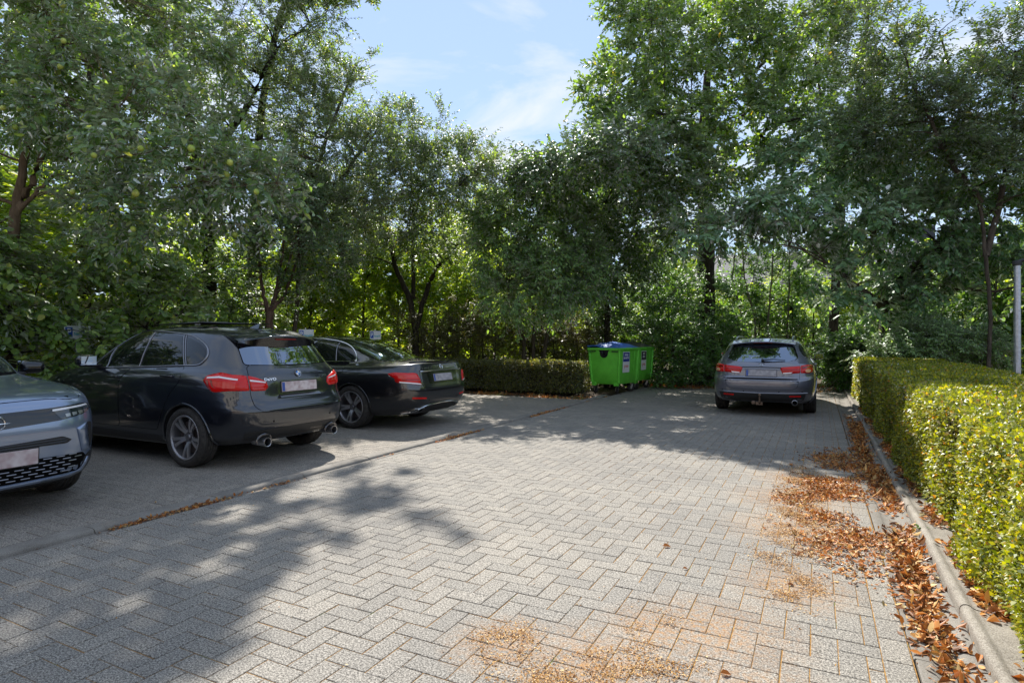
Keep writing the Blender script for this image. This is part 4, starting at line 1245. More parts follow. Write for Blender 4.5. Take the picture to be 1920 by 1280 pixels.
suv = Car('crossover_car', 'blue-grey crossover parked nose-out beside the black people carrier', 'cars parked in the bays', SUV_ROWS, SUV_W, M_PAINT_BLUE, (-7.54, 2.20, .016), R(0.0))
# DETAILS
c_ = suv
def sym(half):
    """mirror a half outline (y >= 0, running from the centre line out and back) to the other side"""
    return half + [(-a, b) for a, b in half[::-1] if a > 1e-6]
vis = c_.patch('front_visor', rounded(sym([(0, .832), (.35, .842), (.62, .856), (.70, .850), (.72, .80), (.62, .768), (.42, .738), (0, .712)]), .012), 'F', M_GLOSSBLACK, .0035, grid=.045)
for s_ in (1, -1):
    f = (lambda p: p) if s_ > 0 else mirror_poly
    hl = c_.patch('headlamp', rounded(f([(.36, .832), (.62, .848), (.70, .842), (.715, .800), (.62, .772), (.43, .745)]), .012), 'F', M_GLASS_CLEAR, .006, grid=.04); hl.parent = vis
    o = c_.patch('daytime_strip', f([(.37, .829), (.66, .846), (.68, .834), (.37, .813)]), 'F', M_LAMP_WHITE, .0085, grid=.03, thick=.002); o.parent = hl
    for k in range(4):
        x0 = .46 + k * .055
        o = c_.patch('lamp_cell', f([(x0, .785 + k * .006), (x0 + .04, .788 + k * .006), (x0 + .042, .765 + k * .006), (x0 + .008, .760 + k * .006)]), 'F', M_SATIN, .0085, grid=.03, thick=.002); o.parent = hl
    c_.patch('air_curtain', rounded(f([(.655, .700), (.705, .69), (.722, .56), (.70, .48), (.672, .57)]), .015), 'F', M_PLASTIC, .004, grid=.04)
    c_.patch('bumper_blade', rounded(f([(.55, .66), (.642, .695), (.660, .57), (.69, .475), (.60, .46)]), .01), 'F', M_PAINT_BLUE, .006, bulge=.01, grid=.04)
    c_.patch('corner_cladding', rounded(f([(.628, .412), (.70, .45), (.82, .435), (.82, .262), (.605, .255), (.60, .300)]), .02), 'F', M_PLASTIC, .006, grid=.04)
c_.patch('upper_grille', rounded(sym([(0, .592), (.44, .610), (.51, .575), (.47, .550), (0, .552)]), .012), 'F', M_PLASTIC, .004)
for z in (.562, .582):
    c_.strip('grille_bar', [(-.46, z + .006), (0, z), (.46, z + .006)], 'F', M_GLOSSBLACK, .010, .006)
lg = c_.patch('lower_grille', rounded(sym([(0, .452), (.28, .458), (.61, .455), (.65, .41), (.595, .305), (.10, .290), (0, .29)]), .015), 'F', M_SEAM, .003)
for r_ in range(6):
    z = .312 + r_ * .025
    for k in range(-6, 7):
        y = k * .094 + (.047 if r_ % 2 else 0)
        if abs(y) > .57 - (5 - r_) * .004 or abs(y) < .12 and r_ > 3: continue
        h0, n0 = c_.sh.hit(y - .03, z + abs(y) * .03, 'F'); h1, n1 = c_.sh.hit(y + .03, z + abs(y) * .03, 'F')
        mb = MB(); mb.tube([h0 + n0 * .006, h1 + n1 * .006], .0045, 5)
        o = mb.build('grille_bar', M_DARKCHROME, c_.root, True); o.parent = lg
c_.patch('chin_blade', rounded(sym([(0, .283), (.52, .290), (.60, .315), (.655, .41), (.69, .40), (.64, .295), (.54, .258), (0, .252)]), .01), 'F', M_PAINT_BLUE, .008, bulge=.012, grid=.03)
c_.patch('lower_lip', sym([(0, .246), (.54, .252), (.60, .262), (.58, .225), (0, .218)]), 'F', M_PLASTIC, .008, grid=.04)
for z in (.228, .238): c_.strip('lip_ridge', [(-.52, z), (0, z - .003), (.52, z)], 'F', M_GLOSSBLACK, .006, .010)
plate(c_.root, on_body(c_.sh, 0, .485, 'F', .014), M_PLATE, .52, .12)
sm = on_body(c_.sh, 0, .762, 'F', .010)
mb = MB(); mb.lathe([(.046, 0), (.051, .006), (.057, 0), (.051, -.004)], 30, sm, True)
mb.prism([(-.085, .006), (-.005, .004), (-.012, -.010), (.085, -.006), (.005, -.002), (.012, .010)], .002, .008, sm)
mb.build('badge', M_CHROME, None).parent = c_.root
c_.panel('bonnet', rounded([(2.055, .52), (1.98, .64), (1.60, .70), (1.16, .68), (1.10, 0), (1.16, -.68), (1.60, -.70), (1.98, -.64), (2.055, -.52), (2.075, 0)], .05), 'T', grid=.06)
c_.panel('windscreen', rounded([(-.655, 1.085), (-.545, 1.39), (0, 1.455), (.545, 1.39), (.655, 1.085), (0, 1.062)], .04), 'F', M_GLASS_CLEAR, gap=.012, off=.004)
ODLO = [(.72, 1.06), (-.30, 1.075), (-1.20, 1.10), (-1.40, 1.14), (-1.20, 1.33), (-.9, 1.41), (-.3, 1.44), (.0, 1.43), (.22, 1.36), (.45, 1.23)]
for sd in ('L', 'R'):
    win = c_.patch('window_frame', rounded(ODLO, .03), sd, M_GLOSSBLACK, .0025)
    for pn in ([(.60, 1.075), (-.22, 1.088), (-.20, 1.422), (-.02, 1.415), (.20, 1.345), (.42, 1.215)], [(-.30, 1.09), (-1.0, 1.108), (-.92, 1.39), (-.28, 1.424)]):
        g = c_.patch('side_window', rounded(pn, .02), sd, M_GLASS_SIDE, .0045, thick=.003); g.parent = win
    for nm, poly, hx, hz in (('front_door', rounded([(-.26, .38), (-.25, .92), (-.27, 1.05), (.68, 1.035), (.86, .95), (.88, .62), (.84, .38)], .04), -.10, .93), ('rear_door', rounded([(-.275, .38), (-.265, .92), (-.285, 1.05), (-1.12, 1.075), (-1.16, .95), (-1.0, .74), (-.9, .52), (-.84, .38)], .04), -.98, .95)):
        d = c_.panel(nm, poly, sd)
        h_, n_ = c_.sh.hit(hx, hz, sd); s_ = 1 if sd == 'L' else -1
        mb = MB(); mb.box((hx, h_[1] + s_ * .022, hz), (.20, .018, .026), None, .008, 2)
        for q in (-.09, .09): mb.box((hx + q, h_[1] + s_ * .008, hz), (.03, .03, .022), None, .006, 1)
        hd = mb.build('door_handle', M_PAINT_BLUE, c_.root); hd.parent = d
    c_.patch('sill_cladding', [(.90, .38), (-.90, .36), (-.90, .24), (.90, .24)], sd, M_PLASTIC, .004)
for s_ in (1, -1):
    mirror_part(c_.root, .46, .845, 1.115, s_, M_GLOSSBLACK)
    f = (lambda p: p) if s_ > 0 else mirror_poly
    c_.patch('tail_lamp', rounded(f([(.40, .86), (.40, .92), (.80, .95), (.80, .86)]), .02), 'B', M_RED, .004)
a_, n_ = c_.sh.hit(1.10, .30, 'T'); b_, n2 = c_.sh.hit(.98, -.25, 'T')
mb = MB(); mb.tube([a_ + n_ * .02, b_ + n2 * .025], .009, 6); mb.build('wiper', M_PLASTIC, c_.root)
SUV_STYLE = dict(n=5, offs=(-.14, .14), w0=.03, w1=.04, a0=.8, z0=.5, mat=M_RIM_FACE, cap=M_RIM)
for x, y in ((-1.28, .775), (-1.28, -.775), (1.28, .775), (1.28, -.775)):
    make_wheel(c_.root, x, y, .335, .215, .235, SUV_STYLE, .3)
# ------------------------------------------------------------------ waste containers
M_BIN = mat('container_green', (.15, .62, .05), .42, spec=.45)
c = ramp(M_BIN, noise(M_BIN, 3, 5, .65), [(.3, (.12, .53, .042)), (.7, (.175, .70, .06))])
L(M_BIN, c, bsdf(M_BIN).inputs['Base Color'])
M_LID_BLUE = mat('lid_blue', (.045, .16, .58), .42, spec=.45)
M_LID_DARK = mat('lid_dark', (.03, .032, .034), .5)
M_BAG = mat('black_bag', (.010, .010, .011), .25)
M_STEEL = mat('zinc_steel', (.42, .40, .36), .45, .8)
M_PAPER = mat('sticker_white', (.78, .77, .76), .5)
M_NAVY = mat('sticker_navy', (.015, .035, .28), .5)
M_GREY_PRINT = mat('sticker_dark', (.055, .045, .05), .5)
M_LOGO = mat('sticker_red', (.55, .06, .05), .5)
M_PRINT_W = mat('print_white', (.8, .8, .8), .5)

def container(loc, label, lid_m, head_m, lines, rz=0.0, bag=True):
    root = empty('waste_container', loc, rz); tag(root, label, 'waste container', None)
    # tub: bottom narrower than top
    bm = bmesh.new()
    lev = [(.36, .58, .25), (.375, .60, .27), (.395, .635, .60), (.42, .665, 1.10), (.425, .67, 1.15)]
    rings = []
    def rr(hx, hy, r, n=5):
        pts = []
        for cx, cy, a0 in ((hx - r, hy - r, 0), (-hx + r, hy - r, 90), (-hx + r, -hy + r, 180), (hx - r, -hy + r, 270)):
            for k in range(n): a = R(a0 + 90 * k / (n - 1)); pts.append((cx + r * math.cos(a), cy + r * math.sin(a)))
        return pts
    for hx, hy, z in lev: rings.append([bm.verts.new((x, y, z)) for x, y in rr(hx, hy, .05)])
    n = len(rings[0])
    for A, B in zip(rings, rings[1:]):
        for k in range(n): bm.faces.new((A[k], A[(k + 1) % n], B[(k + 1) % n], B[k]))
    bm.faces.new(rings[0][::-1]); bm.faces.new(rings[-1])
    mb = MB(); mb.bm.free(); mb.bm = bm
    mb.build('tub', M_BIN, root, True, 40)
    # rim flange
    mb = MB()
    for s in (1, -1):
        mb.box((s * .440, 0, 1.165), (.045, 1.40, .06), None, .010, 2)
        mb.box((0, s * .685, 1.165), (.835, .045, .06), None, .010, 2)
    mb.build('rim', M_BIN, root)
    # corner posts with cut-away feet
    for sx in (1, -1):
        for sy in (1, -1):
            mb = MB()
            mb.tube([(sx * .372, sy * .592, .30), (sx * .395, sy * .62, .62), (sx * .418, sy * .652, 1.13)], [.040, .036, .036], 10)
            mb.build('corner_post', M_BIN, root)
            mb = MB(); mb.box((sx * .31, sy * .595, .255), (.13, .05, .09), None, .008, 1); mb.build('foot_plate', M_BIN, root)
            # castor
            ca = empty('castor', (sx * .30, sy * .50, 0), R(RNG.uniform(-40, 40)), root)
            mb = MB(); mb.lathe([(.0, -.020), (.06, -.022), (.088, -.020), (.098, -.012), (.100, 0), (.098, .012), (.088, .020), (.06, .022), (0, .020)], 24, Matrix.Translation((-.03, 0, .1)) @ Matrix.Rotation(math.pi / 2, 4, 'X'))
            mb.build('castor_wheel', M_TYRE, ca)
            mb = MB(); mb.box((-.02, .034, .14), (.05, .006, .13), Matrix.Rotation(.35, 3, 'Y'), .003, 1); mb.box((-.02, -.034, .14), (.05, .006, .13), Matrix.Rotation(.35, 3, 'Y'), .003, 1)
            mb.box((0, 0, .212), (.10, .09, .012), None, .004, 1); mb.cyl((-.03, -.045, .1), (-.03, .045, .1), .012, n=10)
            mb.build('castor_fork', M_STEEL, ca)
            # grab handle under the rim on the short side
            if sy < 0:
                mb = MB(); y = -.705
                mb.tube([(sx * .40, y + .03, 1.105), (sx * .40, y - .012, 1.10), (sx * .24, y - .012, 1.10), (sx * .24, y + .03, 1.105)], .013, 8)
                mb.build('grab_handle', M_PLASTIC, root)
    # side ribs
    for sx in (1, -1):
        for y in (-.40, .40):
            mb = MB(); mb.tube([(sx * .372, y * .94, .34), (sx * .392, y * .97, .62), (sx * .419, y, 1.12)], [.012, .013, .012], 6); mb.build('side_rib', M_BIN, root)
    # half-round mouth with a black bag in it
    if bag:
        pts = [(-.155, 1.14)] + [(-.125 + .0 * k, 1.10) for k in (0,)] + [(-.105 * math.cos(a), 1.035 - .10 * math.sin(a)) for a in np.linspace(.1, math.pi - .1, 11)] + [(.125, 1.10), (.155, 1.14)]
        mb = MB(); mb.prism(pts, 0, .028, Matrix(((1, 0, 0, 0), (0, .035, -1, -.682), (0, 1, .035, 0), (0, 0, 0, 1))))
        mo = mb.build('mouth_flap', M_BAG, root, True, 30)
        mb = MB(); mb.tube([(-.03, -.722, 1.10), (-.005, -.728, 1.05), (-.015, -.716, 1.0)], [.012, .02, .006], 7); b2 = mb.build('bag_fold', M_BAG, root); b2.parent = mo
    # lid: shallow dome with a turned-up lip at the mouth end
    nx, ny = 13, 22
    V = []; F = []
    for j in range(ny):
        v = j / (ny - 1) * 2 - 1
        for i in range(nx):
            u = i / (nx - 1) * 2 - 1
            x = u * .455; y = v * .70 - .015
            z = 1.202 + .125 * (1 - abs(v) ** 2.6) * (1 - abs(u) ** 3.2) + .02 * math.exp(-((v + .2) / .25) ** 2) * (1 - u * u) + .012 * math.cos(u * 9) * (1 - v * v)
            if v < -.86: z += .05 * (-.86 - v) / .14 * (1 if u < -.2 else .25)
            V.append((x, y, z))
    for j in range(ny - 1):
        for i in range(nx - 1): F.append((j * nx + i, j * nx + i + 1, (j + 1) * nx + i + 1, (j + 1) * nx + i))
    # thickness
    m0 = len(V); V += [(x, y, z - .018) for x, y, z in V]
    F += [tuple(m0 + k for k in f[::-1]) for f in F[:]]
    b = [i for i in range(nx)] + [j * nx + nx - 1 for j in range(1, ny)] + [(ny - 1) * nx + i for i in range(nx - 2, -1, -1)] + [j * nx for j in range(ny - 2, 0, -1)]
    for k in range(len(b)): a_, c_2 = b[k], b[(k + 1) % len(b)]; F.append((c_2, a_, m0 + a_, m0 + c_2))
    me = bpy.data.meshes.new('lid'); me.from_pydata(V, [], F)
    lid = link('lid', me, root, lid_m, True, 45)
    mb = MB(); mb.tube([(-.30, -.742, 1.245), (-.30, -.775, 1.25), (-.14, -.775, 1.25), (-.14, -.742, 1.235)], .012, 7); h_ = mb.build('lid_handle', lid_m, root); h_.parent = lid
    # sticker on the long side facing the lane
    Ms = frame((.4085, -.20, .82), (0, 1, 0), (.035, 0, 1)) @ Matrix.Translation((0, 0, .012))
    def sheet_(name, x0, y0, x1, y1, z, m, par):
        mb = MB(); mb.prism([(x0, y0), (x1, y0), (x1, y1), (x0, y1)], z, z + .0016, Ms)
        o = mb.build(name, m, None, False); o.parent = par; return o
    st2 = sheet_('sticker', -.23, -.27, .23, .27, -.001, M_PAPER, root)
    hd = sheet_('sticker_header', -.212, .015, .212, .252, .001, head_m, st2)
    for k, t_ in enumerate(lines):
        text_mesh(t_, .075, .0008, 'sticker_lettering', M_PRINT_W, st2, Ms @ Matrix.Translation((0, .185 - .078 * k, .0036)), True, min(.33, .032 * len(t_) + .05))
    text_mesh('VEOLIA', .075, .0008, 'sticker_logo', M_LOGO, st2, Ms @ Matrix.Translation((.05, -.11, .0016)), True, .20)
    mb = MB(); mb.lathe([(.020, 0), (.028, .001), (.036, 0)], 18, Ms @ Matrix.Translation((-.105, -.11, .0016)))
    mb.prism([(-.012, -.035), (.004, -.035), (.0, -.075)], 0, .001, Ms @ Matrix.Translation((-.105, -.11, .0012)))
    o = mb.build('sticker_emblem', M_LOGO, None, False); o.parent = st2
    return root
container((-4.84, 15.50, .0), 'green wheeled waste container with a blue lid and a blue and white sticker', M_LID_BLUE, M_NAVY, ['PAPIER', 'EN KARTON'], R(-6))
container((-4.80, 17.05, .0), 'green wheeled waste container with a dark lid standing behind the blue-lidded one', M_LID_DARK, M_GREY_PRINT, ['REST', 'AFVAL'], R(-3), bag=False)

# ------------------------------------------------------------------ bay signs
M_SIGN = mat('sign_white', (.74, .74, .73), .45)
M_SIGN_BLUE = mat('sign_blue', (.02, .09, .40), .45)
M_TEAL = mat('sign_teal', (.02, .36, .46), .5)
M_POST = mat('sign_post', (.36, .36, .35), .4, .7)
def bay_sign(y, label, x=-10.13, tilt=0.0, lean=0.0):
    root = empty('parking_sign', (x, y, 0), tilt); tag(root, label, 'sign', None)
    mb = MB(); mb.cyl((-.03, 0, -.06), (-.03, 0, 1.66), .022, n=14); mb.lathe([(0, .012), (.022, .004), (.022, 0)], 14, Matrix.Translation((-.03, 0, 1.66)))
    mb.build('post', M_POST, root)
    F_ = frame((0, 0, 1.52), (0, 1, 0), (0, 0, 1))
    mb = MB(); mb.box((0, 0, 1.52), (.006, .40, .22), None, .002, 1); pn = mb.build('panel', M_SIGN, root)
    mb = MB(); mb.prism([(-.185, -.075), (-.075, -.075), (-.075, .085), (-.185, .085)], .0032, .0045, F_); b = mb.build('parking_square', M_SIGN_BLUE, root, False); b.parent = pn
    t = text_mesh('P', .15, .0006, 'parking_letter', M_PRINT_W, pn, F_ @ Matrix.Translation((-.13, .004, .0052)), True, .062)
    t = text_mesh('NetvaNV', .075, .0006, 'sign_lettering', M_TEAL, pn, F_ @ Matrix.Translation((.055, -.025, .0042)), True, .225)
    for z in (1.46, 1.58):
        mb = MB(); mb.box((-.03, 0, z), (.05, .06, .018), None, .003, 1); mb.build('clamp', M_POST, root)
bay_sign(9.76, 'white parking sign with a blue P showing above the rear of the black people carrier', tilt=R(-6))
bay_sign(12.1, 'white parking sign half hidden above the roof of the black saloon', tilt=R(-4))
bay_sign(5.45, 'parking sign almost buried in the big-leaved hedge', x=-10.74, tilt=R(3))

# ------------------------------------------------------------------ lamp post beyond the clipped hedge
M_GALV = mat('galvanised_steel', (.50, .52, .55), .42, .85)
c = ramp(M_GALV, noise(M_GALV, 26, 4, .6), [(.3, (.40, .42, .46)), (.7, (.60, .62, .66))])
L(M_GALV, c, bsdf(M_GALV).inputs['Base Color'])
lp = empty('lamp_post', (2.62, 11.2, 0)); tag(lp, 'slim galvanised lamp post with a dark head rising behind the clipped hedge', 'lamp post')
mb = MB(); mb.cyl((0, 0, -.06), (0, 0, 2.50), .046, .042, 20); mb.build('pole', M_GALV, lp)
mb = MB(); mb.box((.0, -.048, .95), (.06, .012, .22), None, .004, 1); mb.build('access_door', M_GALV, lp)
mb = MB(); mb.lathe([(.044, 0), (.060, .004), (.062, .05), (.052, .075), (0, .08)], 20, Matrix.Translation((0, 0, 2.49)))
mb.tube([(0, 0, 2.545), (.12, -.02, 2.58), (.22, -.04, 2.58)], [.026, .024, .022], 10)
hd = mb.build('bracket', M_PLASTIC, lp)
mb = MB(); mb.box((.40, -.07, 2.585), (.42, .17, .075), Matrix.Rotation(-.17, 3, 'Z'), .03, 3); hd = mb.build('lamp_head', M_PLASTIC, lp)
mb = MB(); mb.box((.42, -.073, 2.545), (.30, .12, .012), Matrix.Rotation(-.17, 3, 'Z'), .005, 1); ln_ = mb.build('lens', M_LAMP_WHITE, lp); ln_.parent = hd

# ------------------------------------------------------------------ house far behind the trees
M_WALL = mat('pale_render', (.52, .49, .47), .9)
c = ramp(M_WALL, noise(M_WALL, 3, 4, .6), [(.3, (.46, .43, .41)), (.7, (.56, .53, .51))]); L(M_WALL, c, bsdf(M_WALL).inputs['Base Color'])
M_ROOF = mat('roof_slate', (.05, .05, .055), .7)
M_PANE = mat('house_glass', (.03, .035, .04), .05)
M_FRAME = mat('window_white', (.7, .7, .7), .5)
hs = empty('house', (1.5, 39.5, 0), R(8)); tag(hs, 'pale rendered house with a dark roof, glimpsed through the trees', 'house')
mb = MB(); mb.box((0, 0, 2.1), (18, 9, 4.3)); mb.build('wall', M_WALL, hs, False)
mb = MB()
for s in (1, -1):
    pass
bm = mb.bm
P_ = [(-9.5, -5.1, 4.0), (9.5, -5.1, 4.0), (9.5, 5.1, 4.0), (-9.5, 5.1, 4.0), (-9.5, 0, 6.6), (9.5, 0, 6.6), (-9.5, -5.1, 4.26), (9.5, -5.1, 4.26), (9.5, 5.1, 4.26), (-9.5, 5.1, 4.26)]
v = [bm.verts.new(p) for p in P_]
for f in ((0, 1, 7, 6), (2, 3, 9, 8), (6, 7, 5, 4), (8, 9, 4, 5), (0, 3, 2, 1), (1, 2, 8, 5, 7), (3, 0, 6, 4, 9)): bm.faces.new([v[i] for i in f])
mb.build('roof', M_ROOF, hs, False)
mb = MB(); mb.box((4, .6, 6.8), (.9, .7, 2.0), None, .02, 1); mb.build('chimney', M_ROOF, hs, False)
for x in (-7, -4.2, -1.4, 1.4, 4.2, 7):
    for z in (1.7,):
        mb = MB()
        mb.box((x, -4.51, z + .75), (1.3, .06, .08)); mb.box((x, -4.51, z - .75), (1.3, .08, .10)); mb.box((x - .61, -4.51, z), (.08, .06, 1.42)); mb.box((x + .61, -4.51, z), (.08, .06, 1.42)); mb.box((x, -4.508, z), (.06, .05, 1.42))
        w = mb.build('window', M_FRAME, hs, False)
        mb = MB(); mb.box((x, -4.50, z), (1.14, .02, 1.42)); p = mb.build('pane', M_PANE, hs, False); p.parent = w

# ------------------------------------------------------------------ the apartment building the car park belongs to, mirrored in the cars' bumpers
M_FACADE = mat('facade_render', (.50, .47, .43), .9)
c = ramp(M_FACADE, noise(M_FACADE, 1.2, 5, .6), [(.3, (.45, .42, .38)), (.7, (.54, .51, .47))]); L(M_FACADE, c, bsdf(M_FACADE).inputs['Base Color'])
M_BRICKBAND = mat('facade_brick', (.22, .11, .075), .9)
ab = empty('apartment_building', (-6, -17, 0)); tag(ab, 'pale three storey apartment building mirrored in the bumpers of the parked cars', 'building')
mb = MB(); mb.box((0, 0, 4.4), (30, 8, 9)); mb.build('wall', M_FACADE, ab, False)
mb = MB(); mb.box((0, 0, 9.05), (30.8, 8.8, .35), None, .04, 1); mb.build('roof', M_ROOF, ab, False)
mb = MB(); mb.box((0, 4.03, .55), (30.05, .08, 1.3)); mb.build('plinth', M_BRICKBAND, ab, False)
for x in np.arange(-13, 14, 3.25):
    for z in (2.0, 4.9, 7.6):
        mb = MB()
        for dx_, dz_, w_, h_ in ((0, .72, 1.56, .08), (0, -.72, 1.56, .08), (-.74, 0, .08, 1.36), (.74, 0, .08, 1.36), (0, 0, .06, 1.36)): mb.box((x + dx_, 4.03, z + dz_), (w_, .10, h_))
        w = mb.build('window', M_FRAME, ab, False)
        mb = MB(); mb.box((x, 4.012, z), (1.40, .03, 1.36)); p = mb.build('pane', M_PANE, ab, False); p.parent = w
# ------------------------------------------------------------------ bark
def bark_mat(name, a, b, scale=18):
    m = mat(name, rough=0.92, spec=0.2)
    tcn = N(m, 'ShaderNodeTexCoord'); mp = N(m, 'ShaderNodeMapping'); mp.inputs['Scale'].default_value = (1, 1, .22)
    L(m, tcn.outputs['Object'], mp.inputs[0])
    f = noise(m, scale, 5, 0.7, mp.outputs[0], 0.4)
    L(m, ramp(m, f, [(0.3, a), (0.7, b)]), bsdf(m).inputs['Base Color'])
    bump(m, f, 0.9, 0.03)
    return m
M_BARK = bark_mat('bark_grey_brown', (.045, .034, .026), (.16, .125, .095))
M_BARK_WARM = bark_mat('bark_apple', (.10, .066, .04), (.27, .19, .12))
M_BARK_DARK = bark_mat('bark_dark', (.022, .018, .014), (.085, .068, .052))
M_BARK_PALE = bark_mat('bark_pale', (.12, .10, .075), (.30, .26, .20))
M_BARK_RED = bark_mat('bark_reddish', (.07, .044, .032), (.20, .125, .088))

LM_APPLE = leaf_mat('leaf_apple', [(0, (0.083, 0.155, 0.054)), (.5, (0.141, 0.244, 0.088)), (.9, (0.224, 0.331, 0.128)), (1, (0.378, 0.420, 0.128))], trans=.42, rough=.58, gloss=0.45)
LM_BIG = leaf_mat('leaf_hazel', [(0, (0.091, 0.172, 0.032)), (.6, (0.184, 0.300, 0.056)), (.95, (0.320, 0.420, 0.084)), (1, (0.420, 0.420, 0.094))], trans=.42, rough=.58, gloss=0.45)
LM_FINE = leaf_mat('leaf_willow', [(0, (0.066, 0.122, 0.036)), (.6, (0.122, 0.200, 0.054)), (.95, (0.200, 0.276, 0.076)), (1, (0.420, 0.375, 0.054))], trans=.5, rough=.58, gloss=0.40)
LM_MAPLE2 = leaf_mat('leaf_maple_bright', [(0, (0.058, 0.118, 0.040)), (.6, (0.113, 0.208, 0.065)), (1, (0.199, 0.306, 0.096))], trans=.45, rough=.58, gloss=0.45)
LM_DARK = leaf_mat('leaf_maple', [(0, (0.048, 0.098, 0.033)), (.6, (0.094, 0.173, 0.054)), (1, (0.166, 0.255, 0.080))], trans=.45, rough=.58, gloss=0.32)
LM_OAK = leaf_mat('leaf_oak', [(0, (0.061, 0.122, 0.029)), (.6, (0.117, 0.210, 0.048)), (.97, (0.200, 0.299, 0.065)), (1, (0.420, 0.289, 0.054))], trans=.5, rough=.58, gloss=0.32)
LM_ELDER = leaf_mat('leaf_elder', [(0, (0.115, 0.216, 0.069)), (.6, (0.192, 0.323, 0.108)), (1, (0.293, 0.420, 0.157))], trans=.4, rough=.58, gloss=0.45)
LM_CHEST = leaf_mat('leaf_chestnut', [(0, (0.076, 0.163, 0.066)), (.6, (0.147, 0.267, 0.117)), (1, (0.242, 0.382, 0.177))], trans=.4, rough=.58, gloss=0.45)
LM_CHERRY = leaf_mat('leaf_cherry', [(0, (0.057, 0.110, 0.025)), (.6, (0.109, 0.186, 0.040)), (.97, (0.184, 0.270, 0.057)), (1, (0.420, 0.265, 0.054))], trans=.52, rough=.58, gloss=0.40)
LM_BACK = leaf_mat('leaf_backlit_tint', [(0, (0.124, 0.217, 0.025)), (.6, (0.249, 0.371, 0.040)), (1, (0.461, 0.500, 0.061))], trans=.72, rough=.58, gloss=0.25, trans_gain=1.9)  # yellow-green glow of backlight put into the leaf colour
LM_FLARE_TINT = leaf_mat('leaf_flare_tint', [(0, (0.056, 0.046, 0.017)), (.5, (0.104, 0.098, 0.029)), (1, (0.179, 0.177, 0.051))], trans=.3, rough=.58, gloss=0.20)  # brown cast of the lens flare put into the leaf colour
LM_HEDGE = leaf_mat('leaf_box_hedge', [(0, (.055, .085, .012)), (.4, (.175, .22, .018)), (.85, (.31, .325, .026)), (.95, (.43, .37, .04)), (1, (.36, .13, .02))], trans=.42, rough=.42, gloss=.28, tcol=(1.3, 1.18, .2))
LM_HEDGE2 = leaf_mat('leaf_low_hedge', [(0, (.075, .085, .022)), (.6, (.15, .165, .04)), (.95, (.22, .23, .06)), (1, (.34, .2, .06))], trans=.38, rough=.55, gloss=.3)
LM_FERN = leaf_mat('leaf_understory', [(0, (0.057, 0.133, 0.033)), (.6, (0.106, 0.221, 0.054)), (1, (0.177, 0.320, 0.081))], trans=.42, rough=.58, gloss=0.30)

# ------------------------------------------------------------------ tubes
def tube_np(pts, rads, sides=6):
    pts = np.asarray(pts, float); n = len(pts)
    t = np.gradient(pts, axis=0); t = nrm(t)
    ref = np.where(abs(t[:, 2:3]) < .9, np.array([[0, 0, 1.0]]), np.array([[1.0, 0, 0]]))
    a = nrm(np.cross(t, ref)); b = np.cross(t, a)
    ang = np.arange(sides) * 2 * np.pi / sides
    V = pts[:, None] + (a[:, None] * np.cos(ang)[None, :, None] + b[:, None] * np.sin(ang)[None, :, None]) * np.asarray(rads)[:, None, None]
    i = np.arange(n - 1)[:, None] * sides; k = np.arange(sides)[None]
    k2 = (k + 1) % sides
    F = np.stack([i + k, i + k2, i + sides + k2, i + sides + k], -1).reshape(-1, 4)
    return V.reshape(-1, 3), F

def curve(p0, p1, n, sag, rng, wob=.06, up=None):
    """a branch from p0 to p1: leaves its parent upwards, bends over, a little crooked"""
    s = np.linspace(0, 1, n)[:, None]
    d = p1 - p0; ln = np.linalg.norm(d)
    q = p0 + d * s + np.array([0, 0, 1.0]) * (s * (1 - s)) * ln * sag
    w = rng.normal(0, wob * ln / 2, (n, 3)); w[0] = 0; w[-1] = 0
    w = (w + np.roll(w, 1, 0)) / 2; w[0] = 0; w[-1] = 0
    return q + w

def merge(parts):
    V = []; F = []; b = 0
    for v, f in parts:
        V.append(v); F.append(f + b); b += len(v)
    return np.concatenate(V), np.concatenate(F)

def lobe_points(lobes, n, rng, shell=.55):
    w = np.array([l[1][0] * l[1][1] * l[1][2] for l in lobes]) ** (2 / 3)
    w = w * np.array([l[2] if len(l) > 2 else 1 for l in lobes]); w /= w.sum()
    idx = rng.choice(len(lobes), n, p=w)
    d = rand_dirs(n, rng)
    r = shell + (1 - shell) * rng.random(n) ** .6
    r = r * (1 + .16 * np.sin(d[:, 0] * 7 + idx) * np.cos(d[:, 2] * 6 + d[:, 1] * 5))
    C = np.array([l[0] for l in lobes], float)[idx]; S = np.array([l[1] for l in lobes], float)[idx]
    return C + d * S * r[:, None], d, idx

